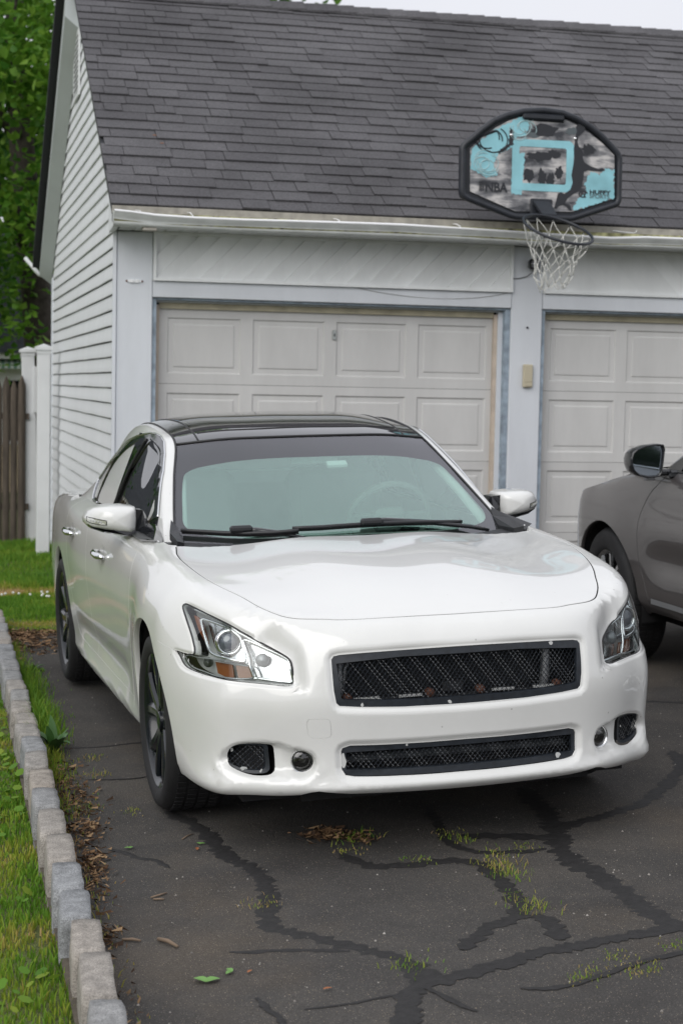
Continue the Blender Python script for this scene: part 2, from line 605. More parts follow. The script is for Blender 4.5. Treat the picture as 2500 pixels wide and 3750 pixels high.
def cabin_cage():
    S = [  # centre, j1, j2, glass edge, rail edge, mid window, belt
     [(-.11, 0, .938), (-.14, .25, .938), (-.25, .50, .942), (-.40, .705, .952), (-.43, .742, .955), (-.43, .757, .950), (-.43, .765, .945)],
     [(-.37, 0, 1.078), (-.40, .235, 1.076), (-.485, .465, 1.070), (-.60, .672, 1.060), (-.64, .715, 1.052), (-.64, .742, 1.0), (-.64, .758, .955)],
     [(-.68, 0, 1.225), (-.705, .215, 1.223), (-.77, .425, 1.214), (-.85, .622, 1.196), (-.89, .668, 1.182), (-.88, .715, 1.07), (-.87, .756, .96)],
     [(-.965, 0, 1.352), (-.985, .20, 1.350), (-1.03, .39, 1.344), (-1.095, .567, 1.325), (-1.135, .618, 1.303), (-1.13, .698, 1.13), (-1.12, .760, .965)],
     [(-1.27, 0, 1.416), (-1.28, .20, 1.413), (-1.305, .39, 1.403), (-1.34, .562, 1.374), (-1.36, .618, 1.342), (-1.36, .702, 1.15), (-1.35, .765, .970)],
     [(-1.70, 0, 1.444), (-1.70, .20, 1.441), (-1.70, .39, 1.431), (-1.70, .562, 1.398), (-1.70, .620, 1.360), (-1.70, .706, 1.16), (-1.70, .772, .978)],
     [(-2.12, 0, 1.424), (-2.12, .20, 1.421), (-2.12, .385, 1.410), (-2.11, .555, 1.372), (-2.10, .622, 1.325), (-2.09, .710, 1.15), (-2.08, .778, .985)],
     [(-2.50, 0, 1.345), (-2.50, .195, 1.342), (-2.48, .375, 1.330), (-2.44, .545, 1.285), (-2.40, .63, 1.225), (-2.38, .716, 1.11), (-2.36, .785, .990)],
     [(-2.88, 0, 1.195), (-2.87, .19, 1.192), (-2.83, .37, 1.180), (-2.76, .545, 1.145), (-2.68, .655, 1.105), (-2.64, .735, 1.045), (-2.60, .790, .985)],
     [(-3.25, 0, 1.02), (-3.23, .20, 1.018), (-3.17, .39, 1.012), (-3.07, .57, 1.0), (-2.98, .69, .99), (-2.92, .745, .985), (-2.88, .785, .965)],
    ]
    K, J = len(S), 7
    V = [p for s in S for p in s]
    idx = lambda k, j: k*J+j
    F = [(idx(k, j), idx(k+1, j), idx(k+1, j+1), idx(k, j+1)) for k in range(K-1) for j in range(J-1)]
    F = [f[::-1] for f in F]
    n = len(V); mp = list(range(n)); V2 = list(V)
    for i, p in enumerate(V):
        if abs(p[1]) > 1e-9:
            mp[i] = len(V2); V2.append((p[0], -p[1], p[2]))
    F2 = F+[tuple(mp[i] for i in reversed(f)) for f in F]
    return np.array(V2), F2, K, J

CAR_M = Matrix(((0.045997, 0.998239, -0.037462, 0.54042), (-0.99894, 0.045905, -0.003293, -4.788319),
                (-0.001568, 0.037573, 0.999293, 0.050562), (0, 0, 0, 1)))
_bv, _bf = body_cage()
_bv = fit_cc(_bv, _bf, 6)
BODY = Surf(*eval_cc(_bv, _bf, 4))
_cv, _cf, CK, CJ = cabin_cage()
_cv = fit_cc(_cv, _cf, 6)
CABIN = Surf(*eval_cc(_cv, _cf, 3))

# ------------------------------------------------------------------ sedan: outlines of lamps, grilles, seams and panes (car space)
TR = {
 'headlight': [(0.428,-0.842,0.83),(0.427,-0.838,0.837),(0.436,-0.833,0.841),(0.466,-0.824,0.839),(0.677,-0.74,0.8),(0.73,-0.69,0.77),(0.778,-0.64,0.741),(0.829,-0.597,0.716),(0.853,-0.577,0.7),(0.867,-0.57,0.678),(0.885,-0.569,0.624),(0.885,-0.573,0.615),(0.874,-0.591,0.61),(0.824,-0.654,0.612),(0.759,-0.734,0.615),(0.689,-0.794,0.621),(0.611,-0.831,0.624),(0.542,-0.856,0.629),(0.503,-0.868,0.64),(0.475,-0.874,0.66),(0.451,-0.879,0.681),(0.512,-0.859,0.681),(0.561,-0.839,0.681),(0.573,-0.833,0.687),(0.57,-0.831,0.702),(0.561,-0.831,0.715),(0.532,-0.834,0.749),(0.479,-0.84,0.795)],
 'hl_proj': [(0.542,-0.812,0.801),(0.55,-0.807,0.805),(0.673,-0.749,0.789),(0.719,-0.714,0.765),(0.731,-0.705,0.747),(0.757,-0.701,0.684),(0.754,-0.707,0.681),(0.698,-0.766,0.689),(0.649,-0.794,0.696),(0.616,-0.805,0.717)],
 'hl_high': [(0.733,-0.7,0.748),(0.735,-0.694,0.752),(0.782,-0.642,0.732),(0.84,-0.59,0.706),(0.858,-0.58,0.684),(0.878,-0.578,0.628),(0.874,-0.586,0.624),(0.799,-0.676,0.631),(0.789,-0.686,0.636),(0.751,-0.694,0.712)],
 'hl_low': [(0.479,-0.872,0.666),(0.513,-0.859,0.674),(0.587,-0.83,0.675),(0.635,-0.806,0.679),(0.702,-0.767,0.678),(0.761,-0.7,0.676),(0.785,-0.692,0.632),(0.699,-0.787,0.627),(0.609,-0.831,0.631),(0.532,-0.859,0.635),(0.497,-0.869,0.649)],
 'hl_amber': [(0.48,-0.832,0.813),(0.498,-0.826,0.811),(0.526,-0.819,0.801),(0.543,-0.816,0.79),(0.589,-0.812,0.739),(0.603,-0.812,0.715),(0.565,-0.821,0.744),(0.537,-0.828,0.764)],
 'hl_blink1': [(0.648,-0.802,0.672),(0.722,-0.753,0.671),(0.736,-0.754,0.631),(0.697,-0.786,0.631),(0.661,-0.805,0.636)],
 'hl_blink2': [(0.736,-0.738,0.67),(0.764,-0.701,0.668),(0.78,-0.698,0.632),(0.751,-0.736,0.631)],
 'hl_lens_c': [(0.681,-0.76,0.743),(0.643,-0.785,0.739),(0.711,-0.734,0.746),(0.67,-0.757,0.773),(0.692,-0.763,0.713)],
 'hl_bulb': [(0.785,-0.662,0.694),(0.807,-0.646,0.676)],
 'hl_side': [(0.606,-0.824,0.664),(0.588,-0.833,0.661),(0.623,-0.816,0.666)],
 'grille': [(0.926,-0.445,0.698),(0.926,-0.437,0.709),(0.93,-0.418,0.713),(0.963,-0.203,0.722),(0.972,-0.016,0.723),(0.969,0.114,0.723),(0.955,0.282,0.719),(0.925,0.436,0.712),(0.919,0.46,0.705),(0.921,0.468,0.686),(0.945,0.459,0.565),(0.947,0.454,0.55),(0.953,0.432,0.542),(0.988,0.185,0.537),(0.994,-0.058,0.53),(0.986,-0.213,0.532),(0.967,-0.362,0.538),(0.954,-0.426,0.543),(0.951,-0.436,0.553),(0.946,-0.443,0.596)],
 'grille_in': [(0.937,-0.425,0.682),(0.97,-0.205,0.696),(0.978,0.03,0.699),(0.933,0.435,0.686),(0.953,0.429,0.568),(0.967,0.359,0.566),(0.989,0.185,0.56),(0.996,0.021,0.556),(0.992,-0.136,0.556),(0.978,-0.288,0.559),(0.956,-0.415,0.565)],
 'lower': [(0.944,-0.421,0.391),(0.945,-0.416,0.401),(0.951,-0.391,0.409),(0.981,-0.134,0.407),(0.985,-0.024,0.408),(0.978,0.189,0.408),(0.947,0.408,0.41),(0.943,0.425,0.405),(0.945,0.424,0.322),(0.949,0.411,0.314),(0.974,0.271,0.307),(0.99,0.021,0.304),(0.991,-0.028,0.302),(0.981,-0.214,0.303),(0.957,-0.379,0.307),(0.95,-0.408,0.312),(0.945,-0.42,0.331)],
 'lower_in': [(0.949,-0.4,0.386),(0.981,-0.134,0.389),(0.977,0.189,0.388),(0.947,0.407,0.39),(0.949,0.404,0.336),(0.972,0.273,0.33),(0.988,0.022,0.327),(0.978,-0.213,0.325),(0.95,-0.4,0.328)],
 'vent': [(0.73,-0.769,0.345),(0.733,-0.767,0.36),(0.741,-0.759,0.376),(0.752,-0.747,0.391),(0.766,-0.726,0.401),(0.801,-0.681,0.407),(0.83,-0.646,0.406),(0.836,-0.638,0.403),(0.838,-0.634,0.393),(0.838,-0.63,0.332),(0.837,-0.634,0.316),(0.828,-0.647,0.307),(0.8,-0.683,0.303),(0.773,-0.715,0.308),(0.753,-0.744,0.319),(0.738,-0.762,0.331)],
 'vent_in': [(0.744,-0.753,0.347),(0.753,-0.743,0.372),(0.767,-0.722,0.387),(0.799,-0.681,0.39),(0.823,-0.651,0.389),(0.823,-0.648,0.328),(0.817,-0.656,0.322),(0.796,-0.682,0.318),(0.771,-0.714,0.322),(0.754,-0.739,0.332)],
 'fog': [(0.91,-0.512,0.355),(0.91,-0.514,0.345),(0.907,-0.519,0.335),(0.904,-0.527,0.328),(0.899,-0.537,0.323),(0.893,-0.549,0.321),(0.887,-0.559,0.322),(0.88,-0.569,0.326),(0.875,-0.577,0.333),(0.872,-0.581,0.342),(0.871,-0.583,0.352),(0.872,-0.581,0.362),(0.876,-0.576,0.372),(0.881,-0.568,0.38),(0.887,-0.558,0.386),(0.893,-0.547,0.388),(0.899,-0.536,0.387),(0.904,-0.526,0.382),(0.908,-0.518,0.375),(0.91,-0.513,0.365)],
 'tow': [(0.916,-0.528,0.485),(0.918,-0.526,0.496),(0.921,-0.52,0.502),(0.926,-0.51,0.503),(0.94,-0.469,0.503),(0.942,-0.46,0.5),(0.943,-0.456,0.493),(0.94,-0.452,0.454),(0.938,-0.454,0.445),(0.935,-0.462,0.44),(0.93,-0.477,0.438),(0.919,-0.507,0.439),(0.914,-0.517,0.442),(0.913,-0.523,0.45)],
 'dish': [(0.706,-0.788,0.339),(0.715,-0.782,0.367),(0.744,-0.759,0.397),(0.765,-0.73,0.414),(0.807,-0.678,0.423),(0.854,-0.618,0.424),(0.879,-0.577,0.412),(0.901,-0.536,0.404),(0.916,-0.502,0.388),(0.921,-0.489,0.355),(0.918,-0.499,0.323),(0.909,-0.525,0.304),(0.893,-0.559,0.297),(0.868,-0.6,0.297),(0.824,-0.661,0.291),(0.779,-0.717,0.291),(0.743,-0.761,0.307),(0.721,-0.779,0.32)],
 'seam_out': [(0.305,-0.909,0.695),(0.345,-0.904,0.692),(0.379,-0.897,0.689),(0.419,-0.888,0.686),(0.451,-0.879,0.681)],
 'seam_in': [(0.659,-0.629,0.851),(0.685,-0.684,0.839),(0.681,-0.736,0.802)],
 'hoodl': [(0.858,-0.34,0.815),(0.829,-0.447,0.818),(0.809,-0.503,0.819),(0.799,-0.525,0.82),(0.786,-0.545,0.822),(0.773,-0.561,0.825),(0.755,-0.576,0.829),(0.708,-0.603,0.839),(0.657,-0.628,0.851),(0.568,-0.661,0.872),(0.476,-0.695,0.888),(0.379,-0.723,0.903),(0.262,-0.747,0.921)],
 'hoodl2': [(0.451,-0.705,0.892),(0.232,-0.748,0.925),(0.069,-0.765,0.945),(-0.006,-0.765,0.952),(-0.092,-0.758,0.959),(-0.213,-0.738,0.972),(-3.823,-0.061,0.62)],
 'win_out': [(-2.277,-0.766,1.024),(-2.383,-0.722,1.099),(-2.312,-0.686,1.168),(-2.09,-0.666,1.243),(-1.896,-0.643,1.306),(-1.682,-0.631,1.336),(-1.455,-0.617,1.356),(-1.339,-0.609,1.355),(-1.24,-0.605,1.345),(-1.154,-0.608,1.325),(-1.046,-0.626,1.278),(-0.923,-0.656,1.21),(-0.772,-0.696,1.111),(-0.674,-0.721,1.047),(-0.64,-0.733,1.018)],
 'win_f': [(-1.382,-0.649,1.278),(-1.391,-0.628,1.325),(-1.267,-0.623,1.318),(-1.155,-0.627,1.288),(-1.006,-0.66,1.205),(-0.867,-0.698,1.111),(-0.873,-0.729,1.035),(-1.159,-0.729,1.054),(-1.441,-0.743,1.045)],
 'win_r': [(-2.023,-0.758,1.033),(-2.009,-0.719,1.13),(-2.024,-0.681,1.217),(-1.89,-0.662,1.265),(-1.653,-0.641,1.315),(-1.493,-0.633,1.325),(-1.516,-0.657,1.273),(-1.499,-0.703,1.159),(-1.526,-0.746,1.043),(-1.9,-0.764,1.012)],
 'roofgap': [(-1.557,-0.489,1.407),(-1.39,-0.467,1.398),(-1.185,-0.469,1.37),(-1.073,-0.47,1.341)],
 'sunroof': [(-1.165,-0.456,1.369),(-1.106,-0.248,1.382),(-1.095,0.012,1.388),(-1.114,0.195,1.387),(-1.167,0.438,1.373),(-1.064,0.477,1.336)],
 'toll': [(-0.76,0.022,1.263),(-0.768,0.11,1.264),(-0.734,0.11,1.247),(-0.717,0.018,1.243)],
 'wiperL': [(-0.44,-0.66,0.987),(-0.345,-0.517,0.986),(-0.305,-0.456,0.983),(-0.249,-0.376,0.973)],
 'wiperR': [(-0.248,-0.26,0.995),(-0.231,-0.146,0.999),(-0.228,0.035,1.003),(-0.237,0.134,1.003),(-0.274,0.406,0.979)],
 'wiperR2': [(-0.267,0.148,1.018),(-0.337,0.551,0.971),(-0.336,0.599,0.956)],
 'ws_band': [(-0.496,-0.664,1.013),(-0.682,-0.625,1.114),(-0.916,-0.575,1.243),(-0.843,-0.394,1.258),(-0.783,-0.157,1.267),(-0.772,0.094,1.266),(-0.802,0.275,1.261),(-0.86,0.47,1.247)],
}

# ------------------------------------------------------------------ sedan: materials
M = {}
def paint_mat(name, col, flake=0.0, rough=0.38, dirt=0.0, coat=1.0):
    m, nt, p = new_mat(name)
    pset(p, Roughness=rough)
    p.inputs['Coat Weight'].default_value = coat
    p.inputs['Coat Roughness'].default_value = 0.035
    p.inputs['Coat IOR'].default_value = 1.55
    tc = nt.nodes.new('ShaderNodeTexCoord')
    n = nt.nodes.new('ShaderNodeTexNoise'); n.inputs['Scale'].default_value = 2.2; n.inputs['Detail'].default_value = 9
    n.inputs['Roughness'].default_value = .7
    nt.links.new(tc.outputs['Object'], n.inputs['Vector'])
    r = nt.nodes.new('ShaderNodeValToRGB')
    r.color_ramp.elements[0].position = .35; r.color_ramp.elements[1].position = .75
    r.color_ramp.elements[0].color = tuple(col)+(1,)
    r.color_ramp.elements[1].color = tuple(c*(1-.10*dirt) for c in col)+(1,)
    nt.links.new(n.outputs['Fac'], r.inputs['Fac'])
    # tiny stone chips
    v = nt.nodes.new('ShaderNodeTexVoronoi'); v.inputs['Scale'].default_value = 14
    nt.links.new(tc.outputs['Object'], v.inputs['Vector'])
    lt = nt.nodes.new('ShaderNodeMath'); lt.operation = 'LESS_THAN'; lt.inputs[1].default_value = .045
    nt.links.new(v.outputs['Distance'], lt.inputs[0])
    ml = nt.nodes.new('ShaderNodeMath'); ml.operation = 'MULTIPLY'; ml.inputs[1].default_value = .55*dirt
    nt.links.new(lt.outputs['Value'], ml.inputs[0])
    mx = nt.nodes.new('ShaderNodeMixRGB'); mx.inputs['Color2'].default_value = (.16, .15, .14, 1)
    nt.links.new(ml.outputs['Value'], mx.inputs['Fac'])
    nt.links.new(r.outputs['Color'], mx.inputs['Color1'])
    nt.links.new(mx.outputs['Color'], p.inputs['Base Color'])
    return m
M['pearl'] = paint_mat('pearl_white_paint', (.74, .745, .725), dirt=.8)
M['pearl_hood'] = paint_mat('pearl_white_hood_paint', (.72, .725, .71), dirt=.25)
M['black_plastic'] = plain('black_plastic', (.018, .019, .021), rough=.45, bump=.15, bscale=600)
M['frame_black'] = plain('flat_black_frame', (.016, .020, .026), rough=.42, noise=.3, nscale=40)
M['gloss_black'] = plain('gloss_black', (.010, .011, .013), rough=.08, coat=.5)
M['roof_black'] = plain('black_glass_roof', (.012, .012, .014), rough=.04, coat=1.0, spec=.6)
M['dark'] = plain('dark_cavity', (.006, .006, .007), rough=.8)
M['rubber'] = plain('tyre_rubber', (.010, .010, .011), rough=.72, noise=.25, nscale=25, bump=.3, bscale=150)
M['seal'] = plain('rubber_seal', (.012, .012, .013), rough=.5)
M['chrome'] = plain('chrome', (.78, .79, .80), rough=.06, metal=1.0)
M['satin'] = plain('reflector_silver', (.70, .71, .72), rough=.18, metal=1.0)
M['bezel'] = plain('lamp_bezel', (.42, .43, .44), rough=.25, metal=.7)
M['lamp_dark'] = plain('lamp_dark_lining', (.05, .055, .055), rough=.3, metal=.3)
M['lamp_inner'] = plain('lamp_housing_grey', (.60, .61, .60), rough=.35, metal=.25)
M['amber'] = plain('amber_reflector', (.20, .055, .010), rough=.18, coat=1)
M['lens'] = glass('lamp_lens', (.93, .96, .95), refl=.035, rough=.02)
M['lens_haze'] = glass('lamp_lens_hazy', (.80, .84, .84), refl=.10, rough=.14)
M['proj'] = plain('projector_glass', (.10, .11, .14), rough=.03, coat=1.0, spec=1.0)
M['film'] = glass('window_film', (.76, .88, .84), refl=.24, rough=.08, rcol=(.72, .98, .88))
M['windscreen'] = glass('windscreen_glass', (.88, .95, .92), refl=.06, rcol=(.96, .94, 1.0))
M['tint'] = glass('tinted_side_glass', (.10, .11, .11), refl=.12)
M['wheel'] = plain('black_wheel', (.006, .008, .011), rough=.22, coat=.35, spec=.4)
M['disc'] = plain('brake_disc', (.22, .21, .20), rough=.4, metal=.9)
M['cream'] = plain('pale_trim', (.72, .76, .73), rough=.8, noise=.06, nscale=8)
M['headliner'] = plain('headliner', (.75, .78, .76), rough=.9)
M['dash'] = plain('dashboard_grey', (.58, .62, .60), rough=.8, noise=.06, nscale=60)
M['chip'] = plain('chipped_paint', (.50, .51, .50), rough=.7)
M['alu'] = plain('grey_aluminium', (.32, .33, .34), rough=.45, metal=.6)
M['rust'] = plain('rusty_bolt', (.12, .05, .03), rough=.8)
M['ledge'] = plain('clear_marker', (.42, .43, .36), rough=.15, coat=1)

CAR = empty('sedan', mw=CAR_M, label='pearl white four-door sedan with black roof and black mesh grille parked facing us', cat='car')

def mir(P):
    P = np.array(P, float); P[:, 1] *= -1; return P
FRONT = Stereo((-.1, 0, .45), (.8, 0, .6), up=(0, 0, 1))
def on_front(P, depth=0.0):
    pq = FRONT.pq(np.asarray(P, float))
    p, n = BODY.cast(FRONT.O, FRONT.dirs(pq))
    return p-n*np.asarray(depth).reshape(-1, 1) if np.ndim(depth) else p-n*depth, n

# ---- outlines
hl_R = densify(TR['headlight'], .012, smooth=True)
gr = np.array(TR['grille'])
def symm(k, ycut=0.02):
    """keep the near (right-hand) half of a traced outline and mirror it"""
    P = np.array(TR[k]); c = P.mean(0)
    ang = np.arctan2(P[:, 2]-c[2], -(P[:, 1]))
    near = P[P[:, 1] < -ycut]
    a = np.arctan2(near[:, 2]-c[2], -near[:, 1]*.4)
    near = near[np.argsort(-a)]
    far = mir(near)[::-1]
    return np.concatenate([near, far])
grille_o, grille_i = densify(symm('grille'), .012), densify(symm('grille_in'), .02)
lower_o, lower_i = densify(symm('lower'), .012), densify(symm('lower_in'), .02)
vent_R, vent_in_R = densify(TR['vent'], .01, smooth=True), densify(TR['vent_in'], .01, smooth=True)
fog_R = densify(TR['fog'], .01, smooth=True)
tow_R = densify(TR['tow'], .008, smooth=True)
dish_R = densify(TR['dish'], .02, smooth=True)
hline = [(.880, 0, .817)]+[tuple(p) for p in np.array(TR['hoodl'])]+[tuple(p) for p in np.array(TR['hoodl2'])[1:6]]
hline = np.array(hline); hline = hline[[0, 1, 2, 3, 4, 5, 6, 7, 8, 9, 10, 11, 12, 13, 15, 16, 17, 18]] if len(hline) >= 19 else hline
hline = hline[np.argsort(-hline[:, 0])]
hline = densify(hline, .015, closed=False, smooth=True)                        # right edge, nose to cowl
cowl = np.array([(-.225, -.735, .974), (-.205, -.60, .976), (-.172, -.40, .982), (-.145, -.2, .988), (-.135, 0, .990)])
seam_in_R = np.array([(.662, -.632, .850), (.676, -.66, .846), (.688, -.69, .836), (.690, -.712, .821)])
seam_out_R = np.array(TR['seam_out'][:5])
shelf_R = densify([(.44, -.882, .672), (.4752, -.8741, .6603), (.5429, -.8562, .6266), (.6118, -.8313, .6212), (.6902, -.7948, .618), (.7597, -.734, .6114), (.8253, -.6545, .6082), (.8752, -.5913, .6067), (.8881, -.571, .6081), (.9076, -.5434, .5935), (.9237, -.5149, .5783)], .015, closed=False, smooth=True)
inner_R = densify([(.80, -.62, .731), (.829, -.597, .716), (.853, -.577, .70), (.867, -.570, .678), (.885, -.569, .624)], .01, closed=False)

def arch_pts(xc, r, z0=.335, a0=-20, a1=200, n=40, y=.9):
    return np.array([(xc+r*math.cos(rad(a)), -y, z0+r*math.sin(rad(a))) for a in np.linspace(a0, a1, n)])
ARCH_R = .398
def on_side(P):
    ch = Planar(1, -1); pq = ch.pq(np.asarray(P, float))
    return BODY.cast(*ch.rays(pq))
# outer limit of the front section, right-hand half, from the bottom centre round to the cowl centre
bot = [(.93, 0, .252), (.93, -.2, .252), (.91, -.38, .255), (.905, -.445, .263), (.90, -.48, .268), (.89, -.505, .263), (.88, -.54, .249), (.85, -.60, .241),
       (.80, -.67, .236), (.74, -.74, .231), (.66, -.80, .228), (.56, -.845, .229), (.47, -.868, .232), (.415, -.86, .232)]
bot = densify(bot, .02, closed=False)
ap, _ = on_side(arch_pts(.015, ARCH_R, a0=-14, a1=193, n=46))
ap = ap[~np.isnan(ap[:, 0])]
sill = np.array([(-.40, -.845, .222), (-.47, -.845, .222), (-.540, -.845, .222)])
dgap = densify([(-.540, -.85, .225), (-.536, -.865, .30), (-.50, -.88, .5), (-.468, -.888, .70), (-.462, -.875, .86), (-.468, -.838, .94), (-.475, -.775, .975)], .02, closed=False, smooth=True)
belt = densify([(-.475, -.768, .976), (-.42, -.752, .974), (-.34, -.752, .970), (-.262, -.752, .969)], .02, closed=False)
lim_R = np.concatenate([bot, ap, sill, dgap, belt, densify(cowl, .02, closed=False)[1:]])
lim = np.concatenate([lim_R, mir(lim_R)[::-1][1:-1]])

# ---- relief of the bumper and lamps pressed into the smooth skin
def sym_abs(P):
    Q = np.array(P, float); Q[:, 1] = -np.abs(Q[:, 1]); return Q
def body_disp(P):
    Q = sym_abs(P)
    d = np.zeros(len(Q))
    dg = segdist(Q, grille_o); d = np.maximum(d, .011*(1-smooth01(dg/.022))**1.5)
    dl = segdist(Q, lower_o); d = np.maximum(d, .012*(1-smooth01(dl/.026))**1.3)
    # lamp shelf and the scoop beside the lamp
    front = smooth01((Q[:, 0]-.40)/.1)
    ds = segdist(Q, shelf_R, closed=False)
    k = np.argmin(((Q[:, None, :]-shelf_R[None, ::3, :])**2).sum(-1), axis=1)
    zs = shelf_R[::3][k][:, 2]
    above = smooth01((Q[:, 2]-zs+.004)/.012)
    din = segdist(Q, inner_R, closed=False)
    d += .024*above*(1-smooth01(din/.085))*front*smooth01((-Q[:, 1]-.495)/.06)
    d -= .007*(1-above)*(1-smooth01(ds/.06))*front
    dh = segdist(Q, hl_R); d = np.maximum(d, .006*(1-smooth01(dh/.012))*front)
    # fog lamp dish
    dd = segdist(Q, dish_R)
    c = dish_R.mean(0); ins = inpoly(Q[:, 1:], dish_R[:, 1:])
    d += np.where(ins & (Q[:, 0] > .5), .026*smooth01(dd/.034), 0)
    d -= np.where(~ins & (Q[:, 0] > .5), .004*smooth01(dd/.012)*(1-smooth01(dd/.04))*smooth01((.37-Q[:, 2])/.05), 0)
    # pinch under the dish edge to shape the lip
    df = segdist(Q, fog_R); d += np.where(ins, .006*(1-smooth01(df/.035))*smooth01(dd/.03), 0)
    return d
def lens_disp(P):
    Q = sym_abs(P)
    k = np.argmin(((Q[:, None, :]-shelf_R[None, ::3, :])**2).sum(-1), axis=1)
    zs = shelf_R[::3][k][:, 2]
    din = segdist(Q, inner_R, closed=False)
    return .003+.014*(1-smooth01((Q[:, 2]-zs)/.07))+.016*(1-smooth01(din/.10))

def ribbon(P3, half, both=True):
    pq = FRONT.pq(densify(P3, .012, closed=False)); n = len(pq)
    t = np.gradient(pq, axis=0); t /= np.linalg.norm(t, axis=1, keepdims=True)
    # metric: size of a chart unit at these points
    p0, _ = BODY.cast(FRONT.O, FRONT.dirs(pq)); p1, _ = BODY.cast(FRONT.O, FRONT.dirs(pq+np.stack([-t[:, 1], t[:, 0]], 1)*1e-3))
    s = np.linalg.norm(p1-p0, axis=1)/1e-3
    s = np.where(np.isfinite(s), s, 1.2)
    o = np.stack([-t[:, 1], t[:, 0]], 1)*(half/s)[:, None]
    return np.concatenate([pq+o, (pq-o)[::-1]])
def pqm(P): return FRONT.pq(P)
def flip(pq): return pq*np.array([-1, 1])
_test = FRONT.pq(np.array([[.9, -.3, .5]])); assert abs(FRONT.pq(np.array([[.9, .3, .5]]))[0, 0]+_test[0, 0]) < 1e-9

def build_front():
    lines = []; polys = {}
    polys['lim'] = pqm(lim); lines.append((polys['lim'], True))
    def both(name, P):
        polys[name+'_R'] = pqm(P); polys[name+'_L'] = flip(pqm(P))
        lines.append((polys[name+'_R'], True)); lines.append((polys[name+'_L'], True))
    both('headlight', hl_R); both('vent', vent_R); both('fog', fog_R)
    polys['grille'] = pqm(grille_o); polys['lower'] = pqm(lower_o)
    lines += [(polys['grille'], True), (polys['lower'], True)]
    hood_in = np.concatenate([hline, densify(cowl, .03, closed=False)[1:]])
    hood_poly = np.concatenate([pqm(hood_in), flip(pqm(hood_in))[::-1]])
    rib = []
    full = np.concatenate([mir(hline)[::-1], hline[1:]])
    rib.append(ribbon(full, .0030))
    for R in (seam_in_R, seam_out_R):
        a = ribbon(R, .0010); rib += [a, flip(a)]
    lines += [(r, True) for r in rib]
    tr = ribbon(np.concatenate([tow_R, tow_R[:1]]), .0008)
    n = len(tr)//2
    lines += [(tr[:n-1], True), (tr[n:-1], True)]
    tow_o, tow_i = (tr[:n-1], tr[n:-1])
    if np.abs(np.ptp(tow_i, 0)).sum() > np.abs(np.ptp(tow_o, 0)).sum(): tow_o, tow_i = tow_i, tow_o
    # free points: grid and rings beside the features
    lo, hi = polys['lim'].min(0), polys['lim'].max(0)
    xs = np.arange(lo[0], hi[0], .0118); ys = np.arange(lo[1], hi[1], .0118)
    G = np.array([(x+(.0059 if j % 2 else 0), y) for j, y in enumerate(ys) for x in xs])
    G = G[inpoly(G, polys['lim'])]
    feats = [polys[k] for k in polys if k != 'lim']
    rings = []
    for nme, f in polys.items():
        if nme == 'lim': continue
        for d in (.0035, .008, .0135):
            lines.append((offset_poly(f, d), True))
        rings.append(offset_poly(f, .020)[::2])
        if 'head' in nme: rings.append(offset_poly(f, -.006)); rings.append(offset_poly(f, -.014)[::2])
    dq = pqm(dish_R)
    for d in (-.024, -.017, -.011, -.006, -.002, .003, .009, .016):
        a = offset_poly(dq, d); rings += [a, flip(a)]
    sq = pqm(shelf_R)
    tt = np.gradient(sq, axis=0); tt /= np.linalg.norm(tt, axis=1, keepdims=True)
    for d in (-.018, -.011, -.006, -.003, 0, .003, .006, .011, .018):
        a = sq+np.stack([-tt[:, 1], tt[:, 0]], 1)*d; rings += [a, flip(a)]
    for P3 in (inner_R, grille_o[grille_o[:, 1] < 0], lower_o[lower_o[:, 1] < 0], shelf_R):
        c = pqm(P3)[::3]
        for dx in np.arange(-.045, .046, .0065):
            for dy in np.arange(-.045, .046, .0065): rings += [c+np.array([dx, dy]), flip(c+np.array([dx, dy]))]
    R_ = np.concatenate(rings); R_ = R_[inpoly(R_, polys['lim'])]
    # keep free points away from constraint lines
    A = np.concatenate([l[0] for l in lines])
    def thin(Q, base, r):
        cell = {}
        for p in base: cell.setdefault((int(p[0]//r), int(p[1]//r)), []).append(p)
        keep = []
        for p in Q:
            cx, cy = int(p[0]//r), int(p[1]//r); ok = True
            for i in (-1, 0, 1):
                for j in (-1, 0, 1):
                    for q in cell.get((cx+i, cy+j), ()):
                        if (p[0]-q[0])**2+(p[1]-q[1])**2 < r*r: ok = False; break
                    if not ok: break
                if not ok: break
            if ok:
                keep.append(p); cell.setdefault((cx, cy), []).append(p)
        return np.array(keep)
    R_ = thin(R_, A, .0042)
    G = thin(G, np.concatenate([A, R_]), .0070)
    V, T = cdt_regions(lines, np.concatenate([R_, G]))
    C = V[T].mean(1)
    keep = inpoly(C, polys['lim'])
    T, C = T[keep], C[keep]
    P, N = BODY.cast(FRONT.O, FRONT.dirs(V))
    bad = np.isnan(P[:, 0])
    ok = ~bad[T].any(1); T, C = T[ok], C[ok]
    P[bad] = 0
    # outward winding
    a, b, c = P[T[:, 0]], P[T[:, 1]], P[T[:, 2]]
    fl = (np.cross(b-a, c-a)*N[T[:, 0]]).sum(1) < 0
    T[fl] = T[fl][:, ::-1]
    reg = np.full(len(T), 'bumper', dtype='U16')
    reg[inpoly(C, hood_poly)] = 'hood'
    fr3 = np.array([(.657, -.6285, .851)]+TR['seam_in'][1:]+[(.60, -.78, .77), (.50, -.86, .70)]+TR['seam_out'][::-1]+[(.28, -.91, .697), (.05, -.95, .45), (-.3, -.95, .1), (-.9, -.9, .1), (-1.2, -.8, 1.1), (-.4, -.72, 1.12)])
    fp = np.concatenate([pqm(fr3), pqm(hline)[::-1][:-1]])
    # the hood edge closes the fender outline
    hl_q = pqm(hline); kk = np.argmin(((hl_q-pqm(np.array([[.657, -.6285, .851]])))**2).sum(1))
    fp = np.concatenate([pqm(fr3), hl_q[kk:][::-1]])
